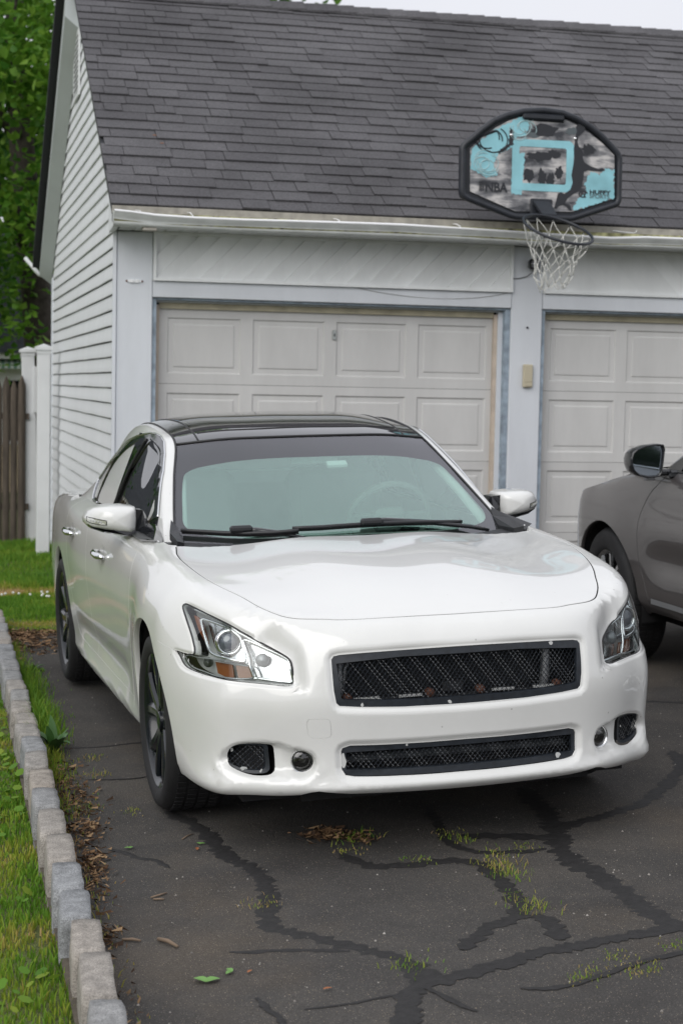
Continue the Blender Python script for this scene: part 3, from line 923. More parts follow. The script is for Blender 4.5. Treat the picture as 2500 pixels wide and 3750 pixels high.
    fen_R = inpoly(C, fp) & (reg != 'hood'); fen_L = inpoly(C, flip(fp)) & (reg != 'hood')
    reg[fen_R] = 'fender_R'; reg[fen_L] = 'fender_L'
    for k in ('headlight_R', 'headlight_L', 'vent_R', 'vent_L', 'fog_R', 'fog_L', 'grille', 'lower'):
        reg[inpoly(C, polys[k])] = k
    for r in rib: reg[inpoly(C, r)] = 'gap'
    reg[inpoly(C, tow_o) & ~inpoly(C, tow_i)] = 'gap'
    reg[inpoly(C, tow_i)] = 'tow'
    def displaced(fn, P, N):
        d0 = fn(P)
        t1 = np.cross(N, [0, 0, 1.0]); l = np.linalg.norm(t1, axis=1, keepdims=True); t1 = np.where(l > .05, t1/np.maximum(l, 1e-6), [0, 1.0, 0])
        t2 = np.cross(N, t1); e = .002
        g1 = (fn(P+t1*e)-fn(P-t1*e))/(2*e); g2 = (fn(P+t2*e)-fn(P-t2*e))/(2*e)
        N2 = N+t1*g1[:, None]+t2*g2[:, None]; N2 /= np.linalg.norm(N2, axis=1, keepdims=True)
        return P-N*d0[:, None], N2
    bumper_v = np.unique(T[np.isin(reg, ['bumper', 'tow', 'fender_R', 'fender_L'])])
    PB, NB = P.copy(), N.copy()
    PB[bumper_v], NB[bumper_v] = displaced(body_disp, P[bumper_v], N[bumper_v])
    lens_v = np.unique(T[np.isin(reg, ['headlight_R', 'headlight_L'])])
    PL, NL = P.copy(), N.copy()
    PL[lens_v], NL[lens_v] = displaced(lens_disp, P[lens_v], N[lens_v])
    panel_from('hood', P, N, T[reg == 'hood'], M['pearl_hood'], CAR, skirt=.018)
    bp = panel_from('front_bumper', PB, NB, T[reg == 'bumper'], M['pearl'], CAR, skirt=.028)
    panel_from('tow_cover', PB, NB, T[reg == 'tow'], M['pearl'], bp, skirt=.008)
    for s in 'RL':
        panel_from('fender', PB, NB, T[reg == 'fender_'+s], M['pearl'], CAR, skirt=.022)
    return P, N, T, reg, PL, NL
fP, fN, fT, fREG, fPL, fNL = build_front()
_hl = np.concatenate([mir(hline)[::-1], hline[1:]])
_q, _n = on_front(_hl)
b = MB(); b.tube(list(_q-_n*.0040), .0030, n=6); b.build('hood_gap_shade', M['dark'], CAR)  # dark tube laid in the hood gap, its black standing in for shade
panel_from('panel_gap', fP-fN*.005, fN, fT[fREG == 'gap'], M['dark'], CAR, skirt=0)

def fill_poly(P3, depth, name, mat, parent, side, chart=FRONT, surf=BODY, grid=.02, depthfn=None, skirt=0.0):
    """patch that follows the skin inside a closed outline, sunk by depth"""
    pq = chart.pq(densify(P3, .012))
    lo, hi = pq.min(0), pq.max(0)
    g = np.array([(x, y) for x in np.arange(lo[0]+grid*.5, hi[0], grid) for y in np.arange(lo[1]+grid*.5, hi[1], grid)]).reshape(-1, 2)
    if len(g):
        g = g[inpoly(g, pq)]
        if len(g): g = g[segdist(g, pq) > grid*.35]
    V, T = cdt_regions([(pq, True)], g)
    T = T[inpoly(V[T].mean(1), pq)]
    P, N = chart_cast(surf, chart, V)
    P = np.nan_to_num(P)
    a, b, c = P[T[:, 0]], P[T[:, 1]], P[T[:, 2]]
    fl = (np.cross(b-a, c-a)*N[T[:, 0]]).sum(1) < 0
    T[fl] = T[fl][:, ::-1]
    d = np.full(len(P), depth) if depthfn is None else depthfn(P)+depth
    P = P-N*d[:, None]
    return panel_from(name, P, N, T, mat, parent, skirt=skirt, mirror=(side == 'L'))

def side_pts(P, side): return P if side == 'R' else mir(P)

# ---- headlights
def build_headlight(side):
    s = 1 if side == 'R' else -1
    hq = fREG == 'headlight_'+side
    mesh_side = side
    # housing: dark lining behind the lens
    used = np.unique(fT[hq])
    house = fill_poly(hl_R, .062, 'headlight', M['lamp_inner'], CAR, side, depthfn=lens_disp, skirt=-.055)
    lens = panel_from('headlight_lens', fPL, fNL, fT[hq], M['lens'] if side == 'R' else M['lens_haze'], house, skirt=.02)
    lens.data.materials.clear(); lens.data.materials.append(M['lens'] if side == 'R' else M['lens_haze'])
    rim = MB()
    rp, _ = on_front(offset3(hl_R, 0.0), 0.0)
    rp = rp-on_front(hl_R)[1]*(lens_disp(hl_R)+.0015)[:, None]
    rim.tube([side_pts(rp, side)[i] for i in range(len(rp))], .0032, n=6, closed=True)
    rim.build('lamp_seal', M['seal'], house, smooth=True)
    def ring(k, depth, r, nm, mat):
        P = densify(TR[k], .012, smooth=True)
        Q, N = on_front(P); Q = Q-N*(lens_disp(Q)+depth)[:, None]
        b = MB(); b.tube(list(side_pts(Q, side)), r, n=6, closed=True)
        return b.build(nm, mat, house, smooth=True)
    fill_poly(densify(TR['hl_proj'], .012, smooth=True), .048, 'reflector', M['satin'], house, side, depthfn=lens_disp, skirt=-.030)
    ring('hl_proj', .016, .0052, 'lamp_bezel', M['chrome'])
    fill_poly(densify(TR['hl_high'], .012, smooth=True), .050, 'reflector', M['satin'], house, side, depthfn=lens_disp, skirt=-.034)
    ring('hl_high', .016, .0048, 'lamp_bezel', M['chrome'])
    ring('hl_low', .020, .003, 'lamp_bezel', M['bezel'])
    fill_poly(densify(TR['hl_amber'], .01), .026, 'amber_marker', M['amber'], house, side, depthfn=lens_disp, skirt=.01)
    fill_poly(densify(TR['hl_blink1'], .01), .034, 'amber_marker', M['amber'], house, side, depthfn=lens_disp, skirt=.01)
    fill_poly(densify(TR['hl_blink2'], .01), .034, 'amber_marker', M['amber'], house, side, depthfn=lens_disp, skirt=.01)
    # long chrome eyebrow under the upper edge
    up = np.array([(.47, -.822, .833), (.60, -.772, .812), (.677, -.735, .793), (.73, -.687, .762), (.778, -.638, .733), (.825, -.598, .708)])
    Q, N = on_front(densify(up, .02, closed=False)); Q = Q-N*(lens_disp(Q)+.020)[:, None]
    b = MB(); b.tube(list(side_pts(Q, side)), .006, n=6); b.build('lamp_brow', M['satin'], house, smooth=True)
    # silver web around the chambers
    web = np.array(TR['headlight'])[[3, 4, 5, 6, 7]]
    # projector: bowl ring, barrel and convex lens, all facing the road ahead
    c = np.array(TR['hl_lens_c'][0]); Qc, Nc = on_front(c[None]); ctr = Qc[0]-Nc[0]*.046
    ax = Vector((.955, -.27, .08)).normalized()
    Mx = Matrix.Translation(Vector(ctr)) @ ax.to_track_quat('Z', 'Y').to_matrix().to_4x4()
    if side == 'L': Mx = Matrix.Diagonal((1, -1, 1, 1)) @ Mx
    b = MB()
    b.lathe([(.030, .010), (.034, .024), (.040, .027), (.047, .020), (.052, .004), (.050, -.01)], n=28, M=Mx)
    b.build('projector_ring', M['chrome'], house, smooth=True)
    b = MB()
    b.lathe([(.0345*math.sin(t), .012+.022*math.cos(t)) for t in np.linspace(.001, math.pi/2, 9)], n=28, M=Mx)
    b.build('projector_lens', M['proj'], house, smooth=True)
    # bulbs
    for k, r in (('hl_bulb', .017), ('hl_side', .013)):
        c = np.array(TR[k][0]); Qc, Nc = on_front(c[None]); ctr = Qc[0]-Nc[0]*.045
        Mx = Matrix.Translation(Vector(ctr)) @ ax.to_track_quat('Z', 'Y').to_matrix().to_4x4()
        if side == 'L': Mx = Matrix.Diagonal((1, -1, 1, 1)) @ Mx
        b = MB(); b.lathe([(r*1.35, -.004), (r*1.3, .004), (r, .008), (r*.8, .012), (.001, .016)], n=20, M=Mx)
        b.build('bulb_cap', M['alu'] if k == 'hl_bulb' else M['lamp_dark'], house, smooth=True)
    return house
def offset3(P, d): return P
for _s in 'RL': build_headlight(_s)

# ---- mesh grilles
def lattice(poly_yz, spacing, ang, depth, r=.0011, x_of=None, bend=.0016):
    """two sets of slanted wires, woven, clipped to an outline in the y-z plane and laid parallel to the skin"""
    b = MB()
    poly = np.asarray(poly_yz)
    lo, hi = poly.min(0), poly.max(0)
    for sgn in (1, -1):
        d = np.array([math.cos(ang), sgn*math.sin(ang)]); n = np.array([-d[1], d[0]])
        cs = [(np.array(c)@n) for c in ((lo[0], lo[1]), (lo[0], hi[1]), (hi[0], lo[1]), (hi[0], hi[1]))]
        ts = [(np.array(c)@d) for c in ((lo[0], lo[1]), (lo[0], hi[1]), (hi[0], lo[1]), (hi[0], hi[1]))]
        for o in np.arange(min(cs), max(cs), spacing):
            t = np.arange(min(ts), max(ts), spacing*.5)
            p = d[None]*t[:, None]+n[None]*o
            ins = inpoly(p, poly)
            run = []
            for i in range(len(t)+1):
                if i < len(t) and ins[i]: run.append(i)
                else:
                    if len(run) > 1:
                        q = p[run]
                        x = x_of(q[:, 0], q[:, 1])-depth+bend*sgn*np.where(np.array(run) % 2 == 0, 1, -1)
                        b.tube([(x[j], q[j, 0], q[j, 1]) for j in range(len(q))], r, n=3, cap=False)
                    run = []
    return b
def xs_fn(poly3):
    """smooth x(y, z) of the skin behind an opening"""
    ch = Planar(0, 1)
    P = np.asarray(poly3)
    ys = np.linspace(P[:, 1].min()-.02, P[:, 1].max()+.02, 25); z_ = np.linspace(P[:, 2].min()-.01, P[:, 2].max()+.01, 5)
    g = np.array([(y, z) for y in ys for z in z_])
    p, _ = BODY.cast(*ch.rays(g))
    X = p[:, 0]
    A = np.stack([np.ones(len(g)), np.abs(g[:, 0]), g[:, 0]**2, np.abs(g[:, 0])**3, g[:, 1], g[:, 1]**2, g[:, 0]**2*g[:, 1]], 1)
    okk = ~np.isnan(X)
    co = np.linalg.lstsq(A[okk], X[okk], rcond=None)[0]
    return lambda y, z: (co[0]+co[1]*np.abs(y)+co[2]*y**2+co[3]*np.abs(y)**3+co[4]*z+co[5]*z**2+co[6]*y**2*z)
def ring_frame(outer, inner, depth, thick, name, mat, parent):
    """flat rim between two outlines with the same centre, sunk into an opening"""
    def resample(P, n, c):
        a = np.arctan2(P[:, 2]-c[2], (P[:, 1]-c[1])*.25)
        o = np.argsort(a); a = a[o]; P = P[o]
        t = np.linspace(-math.pi, math.pi, n, endpoint=False)
        return np.stack([np.interp(t, np.concatenate([a-2*math.pi, a, a+2*math.pi]), np.tile(P[:, i], 3)) for i in range(3)], 1)
    c = outer.mean(0); n = 160
    O, I = resample(densify(outer, .004), n, c), resample(densify(inner, .004), n, c)
    f = xs_fn(outer)
    def lay(P, d): Q = P.copy(); Q[:, 0] = f(P[:, 1], P[:, 2])-d; return Q
    v = np.concatenate([lay(O, depth+thick*.6), lay(O*.97+I*.03, depth), lay(O*.06+I*.94, depth), lay(I, depth+thick*.25), lay(I, depth+thick*1.6)])
    fs = []
    for k in range(4):
        for i in range(n):
            j = (i+1) % n
            fs.append((k*n+i, k*n+j, (k+1)*n+j, (k+1)*n+i))
    me = mesh_obj(name, v, fs, mat, parent, smooth=True)
    me.data.set_sharp_from_angle(angle=rad(35))
    return me, f
gfr, gx = ring_frame(grille_o*np.array([1, .996, 1]), grille_i, .013, .012, 'grille', M['frame_black'], CAR)
lattice(grille_i[:, 1:], .0125, rad(52), .022, x_of=gx, r=.0013).build('grille_mesh', M['frame_black'], gfr)['kind'] = 'stuff'
lfr, lx = ring_frame(lower_o*np.array([1, .994, 1]), lower_i, .016, .012, 'lower_grille', M['frame_black'], CAR)
lattice(lower_i[:, 1:], .0125, rad(50), .026, x_of=lx, r=.0013).build('grille_mesh', M['frame_black'], lfr)['kind'] = 'stuff'
# bare patches where the black paint has flaked off the frames
def chips(spots, f, depth, parent):
    for (y, z, w, h) in spots:
        n = 9; r0 = [rnd.uniform(.6, 1.1) for _ in range(n)]
        v = [(f(y, z)-depth+.001, y, z)]
        for i in range(n):
            a = 2*math.pi*i/n
            yy, zz = y+w*r0[i]*math.cos(a), z+h*r0[i]*math.sin(a)
            v.append((f(yy, zz)-depth+.0006, yy, zz))
        mesh_obj('paint_chip', v, [(0, i+1, (i+1) % n+1) for i in range(n)], M['chip'], parent)
chips([(-.35, .545, .006, .009), (-.055, .541, .008, .008), (.325, .707, .009, .010)], gx, .0125, gfr)
chips([(-.41, .355, .010, .034), (.345, .322, .012, .011), (-.2, .402, .004, .005)], lx, .0155, lfr)
# what shows behind the mesh: radiator core, side pipes, bumper beam with bright slots and rusty bolts
b = MB(); b.box((.78, -.52, .20), (.80, .52, .80)); b.build('radiator', M['dark'], CAR)
b = MB()
for i in range(52):
    z = .50+.0055*i
    b.box((.800, -.46, z), (.806, .46, z+.0022))
b.build('radiator_fins', plain('radiator_fins', (.03, .032, .034), rough=.5, metal=.4), CAR)
b = MB(); b.box((.82, -.47, .505), (.885, .47, .548), bev=.01); beam = b.build('bumper_beam', M['black_plastic'], CAR)
b = MB()
for y0, y1 in ((-.36, -.27), (-.20, -.12), (.13, .21), (.28, .39)):
    b = MB(); b.box((.884, y0, .548), (.893, y1, .556)); b.build('beam_edge', M['chip'], beam)
for y in (-.38, -.09, .09, .37):
    b = MB(); b.lathe([(.001, .016), (.014, .014), (.016, 0), (.016, -.01)], n=12, M=Matrix.Translation((.882, y, .556)) @ Matrix.Rotation(rad(90), 4, 'Y'))
    b.build('bolt', M['rust'], beam, smooth=True)
for y in (-.405, .335):
    b = MB(); b.tube([(.84, y, .50), (.845, y+.006, .58), (.84, y+.012, .66), (.82, y+.004, .72)], .017, n=10)
    b.build('coolant_pipe', M['alu'], CAR, smooth=True)
b = MB(); b.tube([(.85, -.385, .56), (.86, -.38, .65), (.845, -.36, .685), (.83, -.33, .69)], .006, n=8)
b.build('thin_pipe', M['alu'], CAR, smooth=True)
b = MB(); b.box((.868, -.045, .552), (.892, .03, .592), bev=.006); b.build('sensor', M['black_plastic'], CAR)
b = MB(); b.box((.86, -.40, .338), (.885, .40, .362), bev=.006); b.build('lower_beam', plain('lower_beam', (.05, .055, .06), rough=.5), CAR)

# ---- fog lamps and the mesh pockets beside them
for _s in 'RL':
    ch = Planar(0, 1)
    P = vent_R; c = P.mean(0); f = xs_fn(P)
    Pi = densify(vent_in_R, .01)
    nP = len(P)
    def lay(Q, d):
        R = Q.copy(); R[:, 0] = f(Q[:, 1], Q[:, 2])-d; return R
    b = MB()
    v0 = lay(P*np.array([1, .998, .998])+np.array([0, -.0014, .0008]), .026); v1 = lay(P, .029); v2 = lay(c+(P-c)*.82, .031); v3 = lay(c+(P-c)*.80, .045)
    vs = np.concatenate([v1, v2, v3]); fs = []
    for k in range(2):
        for i in range(nP):
            j = (i+1) % nP; fs.append((k*nP+i, k*nP+j, (k+1)*nP+j, (k+1)*nP+i))
    b.add(side_pts(vs, _s), fs if _s == 'R' else [x[::-1] for x in fs])
    vent = b.build('bumper_vent', M['frame_black'], CAR, smooth=True, auto=30)
    q = (c+(P-c)*.81)[:, 1:]
    lb = lattice(q, .0115, rad(48), .037, x_of=f, r=.0013)
    if _s == 'L': lb.v = [(x, -y, z) for x, y, z in lb.v]; lb.f = [t[::-1] for t in lb.f]
    o = lb.build('vent_mesh', M['frame_black'], vent); o['kind'] = 'stuff'
    b = MB(); pl = lay(c+(P-c)*.97, .075); b.add(side_pts(pl, _s), [tuple(range(nP))[:: 1 if _s == 'R' else -1]]); b.build('vent_back', M['dark'], vent)
    sp = [(c[1]-.045, c[2]+.022, .006, .009), (c[1]-.012, c[2]-.040, .013, .008), (c[1]+.038, c[2]-.045, .007, .009)] if _s == 'R' else [(c[1]+.04, c[2]+.01, .004, .005)]
    for (y, z, w, h) in sp:
        n = 9; r0 = [rnd.uniform(.5, 1.15) for _ in range(n)]
        v = [(f(y, z)-.0290, y, z)]+[(f(y, z)-.0296, y+w*r0[i]*math.cos(2*math.pi*i/n), z+h*r0[i]*math.sin(2*math.pi*i/n)) for i in range(n)]
        mesh_obj('paint_chip', side_pts(np.array(v), _s), [(0, i+1, (i+1) % n+1) for i in range(n)], M['chip'], vent)
    # fog lamp
    c = fog_R.mean(0); p, n_ = on_front(c[None]); ctr = p[0]-n_[0]*.036
    ax = Vector((.97, -.22, .0)).normalized()
    Mx = Matrix.Translation(Vector(ctr)) @ ax.to_track_quat('Z', 'Y').to_matrix().to_4x4()
    if _s == 'L': Mx = Matrix.Diagonal((1, -1, 1, 1)) @ Mx
    b = MB(); b.lathe([(.041, .008), (.037, .006), (.034, -.004), (.027, -.028), (.012, -.040), (.001, -.042)], n=28, M=Mx)
    fl = b.build('fog_light', M['satin'], CAR, smooth=True)
    b = MB(); b.lathe([(.001, .010), (.018, .009), (.032, .004), (.036, .000)], n=28, M=Mx); b.build('fog_lens', glass('fog_lens', (.55, .55, .52), refl=.05, rough=.03), fl, smooth=True)
    b = MB(); b.lathe([(.001, -.008), (.011, -.010), (.013, -.022), (.010, -.035)], n=14, M=Mx); b.build('bulb_cap', M['lamp_dark'], fl, smooth=True)

# ------------------------------------------------------------------ sedan: sides, cabin, glass, wheels
SIDE = Stereo((-1.65, 0, .60), (0, -1, 0))
def on_sd(P):
    return BODY.cast(SIDE.O, SIDE.dirs(SIDE.pq(np.asarray(P, float))))
def build_sides():
    ra, _ = on_side(arch_pts(-2.776, ARCH_R, a0=-13, a1=193, n=46))
    ra = ra[~np.isnan(ra[:, 0])]
    front = densify([(-.545, -.85, .225), (-.541, -.865, .30), (-.505, -.88, .5), (-.473, -.888, .70), (-.467, -.875, .86), (-.473, -.838, .94), (-.480, -.775, .978)], .02, closed=False, smooth=True)
    top = densify([(-.48, -.772, .980), (-1.15, -.772, .992), (-1.6, -.779, 1.0), (-2.05, -.785, 1.006), (-2.4, -.787, 1.010), (-2.776, -.772, .998), (-3.15, -.752, .986), (-3.36, -.725, .980)], .03, closed=False)
    back = densify([(-3.36, -.73, .975), (-3.36, -.84, .88), (-3.36, -.85, .6), (-3.36, -.80, .26)], .03, closed=False)
    botb = densify([(-3.33, -.80, .25), (-3.19, -.82, .245)], .03, closed=False)
    botf = densify([(-2.40, -.85, .225), (-1.6, -.845, .222), (-1.0, -.845, .222), (-.56, -.845, .222)], .03, closed=False)
    limS = np.concatenate([front, top, back, botb, ra, botf])
    L = {'lim': SIDE.pq(limS)}
    lines = [(L['lim'], True)]
    def rib(P3, half):
        pq = SIDE.pq(densify(P3, .015, closed=False, smooth=True))
        t = np.gradient(pq, axis=0); t /= np.linalg.norm(t, axis=1, keepdims=True)
        p0, _ = BODY.cast(SIDE.O, SIDE.dirs(pq)); p1, _ = BODY.cast(SIDE.O, SIDE.dirs(pq+np.stack([-t[:, 1], t[:, 0]], 1)*1e-3))
        s = np.linalg.norm(p1-p0, axis=1)/1e-3; s = np.where(np.isfinite(s) & (s > .2), s, 1.5)
        o = np.stack([-t[:, 1], t[:, 0]], 1)*(half/s)[:, None]
        return np.concatenate([pq+o, (pq-o)[::-1]])
    skirt_l = np.array([(-.53, -.865, .335), (-.8, -.862, .330), (-1.2, -.862, .327), (-1.6, -.865, .330), (-1.95, -.87, .335), (-2.10, -.87, .345), (-2.2, -.87, .38)])
    mid = np.array([(-1.66, -.77, 1.004), (-1.645, -.862, .962), (-1.63, -.89, .80), (-1.62, -.88, .55), (-1.615, -.865, .33)])
    rearl = np.array([(-2.33, -.79, 1.012), (-2.345, -.866, .972), (-2.37, -.895, .86), (-2.36, -.893, .75), (-2.29, -.89, .62), (-2.22, -.88, .48), (-2.16, -.87, .35)])
    rb = [rib(mid, .0022), rib(rearl, .0022), rib(skirt_l, .0016)]
    lines += [(r, True) for r in rb]
    lo, hi = L['lim'].min(0), L['lim'].max(0)
    G = np.array([(x, y) for y in np.arange(lo[1], hi[1], .017) for x in np.arange(lo[0], hi[0], .022)])
    G = G[inpoly(G, L['lim'])]
    A = np.concatenate([l[0] for l in lines])
    G = G[segdist(G, L['lim']) > .006]
    for r in rb: G = G[segdist(G, r) > .006]
    V, T = cdt_regions(lines, G)
    C = V[T].mean(1); k = inpoly(C, L['lim']); T, C = T[k], C[k]
    P, N = BODY.cast(SIDE.O, SIDE.dirs(V)); bad = np.isnan(P[:, 0]); ok = ~bad[T].any(1); T, C = T[ok], C[ok]; P[bad] = 0
    a, b, c = P[T[:, 0]], P[T[:, 1]], P[T[:, 2]]
    fl = (np.cross(b-a, c-a)*N[T[:, 0]]).sum(1) < 0
    T[fl] = T[fl][:, ::-1]
    C3 = P[T].mean(1)
    def xline(Pl, z):
        Pl = densify(Pl, .02, closed=False, smooth=True); o = np.argsort(Pl[:, 2]); return np.interp(z, Pl[o, 2], Pl[o, 0])
    zsk = np.interp(-C3[:, 0], -skirt_l[:, 0], skirt_l[:, 2])
    reg = np.full(len(T), 'quarter_panel', dtype='U16')
    reg[C3[:, 0] > xline(rearl, C3[:, 2])] = 'rear_door'
    reg[C3[:, 0] > xline(mid, C3[:, 2])] = 'front_door'
    reg[(C3[:, 2] < zsk) & (C3[:, 0] > -2.42)] = 'side_skirt'
    for r in rb: reg[inpoly(C, r)] = 'gap'
    # relief: sculpted sill line and a soft waist dip
    def disp(Pp):
        return .016*np.exp(-((Pp[:, 2]-.40)/.06)**2)*smooth01((Pp[:, 0]+2.25)/.3)*smooth01((-.55-Pp[:, 0])/.25)
    d = disp(P); e = .004
    t2 = np.cross(N, np.tile([1.0, 0, 0], (len(N), 1))); t2 /= np.linalg.norm(t2, axis=1, keepdims=True)+1e-9
    g = (disp(P+t2*e)-disp(P-t2*e))/(2*e)
    N2 = N+t2*g[:, None]; N2 /= np.linalg.norm(N2, axis=1, keepdims=True)
    P2 = P-N*d[:, None]
    out = {}
    for s in 'RL':
        panel_from('panel_gap', P2-N*.004, N2, T[reg == 'gap'], M['dark'], CAR, skirt=0, mirror=(s == 'L'))
        for nm in ('front_door', 'rear_door', 'quarter_panel', 'side_skirt'):
            out[nm, s] = panel_from(nm, P2, N2, T[reg == nm], M['pearl'], CAR, skirt=.020, mirror=(s == 'L'))
    return out
SIDES = build_sides()

# chrome door handles in shallow cups
def handle(side, x, y, z, door):
    s = -1 if side == 'R' else 1
    p, n = on_sd(np.array([[x, -y, z], [x+.07, -y, z], [x-.07, -y, z]]))
    b = MB(); pts = []
    for t in np.linspace(-1, 1, 11):
        q = p[0]+(p[1]-p[2])*.5*t*1.25+n[0]*(.030*(1-abs(t)**3.2)+.002)+np.array([0, 0, -.006*t])
        pts.append(q*np.array([1, -s*-1 if side == 'R' else -1, 1]) if side == 'L' else q)
    r = [.007+.009*(1-abs(t)**4) for t in np.linspace(-1, 1, 11)]
    b.tube(pts, r, n=10)
    h = b.build('door_handle', M['chrome'], door, smooth=True)
    b = MB()
    c = p[0]-n[0]*.0035; nv = Vector(n[0]); Mx = Matrix.Translation(Vector(c)) @ nv.to_track_quat('Z', 'Y').to_matrix().to_4x4()
    if side == 'L': Mx = Matrix.Diagonal((1, -1, 1, 1)) @ Mx
    b.lathe([(.001, -.0005), (.030, .001), (.043, .0045), (.046, .0042)], n=24, M=Mx)
    b.build('handle_cup', M['pearl'], door, smooth=True)
for _s in 'RL':
    handle(_s, -1.19, .887, .848, SIDES['front_door', _s])
    handle(_s, -2.12, .898, .868, SIDES['rear_door', _s])

# rear end: remaining skin behind the quarter panels, boot lid
cen = BODY.co[BODY.fs].mean(1)
rear_f = BODY.fs[(cen[:, 0] < -3.352) & (cen[:, 2] < .96)]
boot_f = BODY.fs[(cen[:, 0] < -2.4) & (cen[:, 2] >= .96) & (np.abs(cen[:, 1]) < .77)]
def sub_mesh(co, no, fs, name, mat, parent, off=0.0):
    u = np.unique(fs); mp = -np.ones(len(co), int); mp[u] = np.arange(len(u))
    return mesh_obj(name, co[u]-no[u]*off, mp[fs], mat, parent, normals=no[u])
sub_mesh(BODY.co, BODY.no, rear_f, 'rear_bumper', M['pearl'], CAR, .002)
sub_mesh(BODY.co, BODY.no, boot_f, 'boot_lid', M['pearl'], CAR, .002)
# dark inner shell so that panel gaps read as gaps
rr = np.hypot(cen[:, 0], cen[:, 2]-.335); rr2 = np.hypot(cen[:, 0]+2.776, cen[:, 2]-.335)
hole = ((rr < .47) | (rr2 < .47)) & (np.abs(cen[:, 1]) > .5)
hole |= (cen[:, 0] > .35) & (cen[:, 2] < .87) & (cen[:, 2] > .26)
hole |= (cen[:, 2] < .30)
hole |= (cen[:, 2] > .88) & (cen[:, 0] < -.3)
sub_mesh(BODY.co, BODY.no, BODY.fs[~hole], 'inner_shell', M['dark'], CAR, .026)
b = MB()
b.box((-3.6, -.70, .19), (.70, .70, .215)); b.box((.30, -.60, .215), (.74, .60, .60)); b.box((-.45, -.60, .215), (.30, .60, .85)); b.box((-3.4, -.60, .215), (-.45, .60, .45))
b.box((-2.35, -.80, .215), (-.46, .80, .30)); b.box((-2.38, -.76, .30), (-.46, .76, .46))
b.build('underbody', M['dark'], CAR)
for xc in (.015, -2.776):
    for s in (-1, 1):
        v, f = [], []
        n = 24
        for i in range(n+1):
            a = rad(-14+208*i/n)
            for y in (.50, .865):
                v.append((xc+(ARCH_R+.008)*math.cos(a), s*y, .335+(ARCH_R+.008)*math.sin(a)))
        for i in range(n): f.append((2*i, 2*i+1, 2*i+3, 2*i+2))
        mesh_obj('wheel_arch_liner', v, f, M['dark'], CAR)

# ---- cabin: split the smooth cabin surface by its cage cells
def cabin_cells():
    nb = (CK-1)*(CJ-1); per = len(CABIN.fs)//(2*nb)
    i = np.arange(len(CABIN.fs))//per
    half = i//nb; c = i % nb
    return c//(CJ-1), c % (CJ-1), half
ck, cj, chalf = cabin_cells()
ws_sel = (ck <= 2) & (cj <= 2)
roof_sel = (ck >= 3) & (ck <= 6) & (cj <= 2)
back_sel = (ck >= 7) & (cj <= 2)
ws = sub_mesh(CABIN.co, CABIN.no, CABIN.fs[ws_sel], 'windscreen', M['windscreen'], CAR)
roof = sub_mesh(CABIN.co, CABIN.no, CABIN.fs[roof_sel], 'roof_panel', M['roof_black'], CAR)
sub_mesh(CABIN.co, CABIN.no, CABIN.fs[roof_sel], 'headliner', M['headliner'], CAR, .03)
sub_mesh(CABIN.co, CABIN.no, CABIN.fs[back_sel], 'rear_window', M['tint'], CAR)
for h in (0, 1):
    sub_mesh(CABIN.co, CABIN.no, CABIN.fs[(cj == 3) & (chalf == h)], 'roof_rail', M['pearl'], CAR)
    sub_mesh(CABIN.co, CABIN.no, CABIN.fs[(cj >= 4) & (chalf == h) & (ck >= 5)], 'rear_pillar', M['pearl'], CAR)
    sub_mesh(CABIN.co, CABIN.no, CABIN.fs[(cj >= 4) & (chalf == h) & (ck <= 1)], 'front_pillar', M['pearl'], CAR)
CS = Planar(1, -1)
def on_cab_side(P, out=0.0):
    p, n = CABIN.cast(*CS.rays(CS.pq(np.asarray(P, float)))); return p+n*out, n
def cab_patch(P3, out, name, mat, parent, side, skirt=0.0, grid=.05):
    return fill_poly(P3, -out, name, mat, parent, side, chart=CS, surf=CABIN, grid=grid, skirt=skirt)
win = [p for p in TR['win_out'] if p[0] > -2.40]
win = [(p[0], p[1]+(.004 if p[2] > 1.15 else 0), p[2]+(.008 if p[2] > 1.15 else 0)) for p in win]
win_loop = densify(win+[(-.60, -.742, .985), (-1.2, -.757, .985), (-1.8, -.768, .993), (-2.24, -.775, 1.003)], .03, smooth=False)
wf = densify([(-.873, -.729, 1.01), (-.80, -.72, 1.06), (-.867, -.70, 1.105), (-1.006, -.66, 1.195), (-1.14, -.63, 1.275), (-1.25, -.623, 1.305), (-1.40, -.63, 1.325), (-1.60, -.70, 1.15), (-1.625, -.745, 1.0), (-1.2, -.75, .996)], .03, smooth=True)
wr = densify([(-2.12, -.76, 1.018), (-2.13, -.73, 1.10), (-2.08, -.69, 1.19), (-1.90, -.662, 1.263), (-1.68, -.641, 1.318), (-1.52, -.633, 1.326), (-1.64, -.69, 1.18), (-1.68, -.745, 1.008), (-1.9, -.76, 1.008)], .03, smooth=True)
wq = densify([(-2.17, -.765, 1.022), (-2.25, -.764, 1.025), (-2.335, -.73, 1.095), (-2.28, -.69, 1.165), (-2.16, -.68, 1.20), (-2.185, -.73, 1.10)], .03, smooth=False)
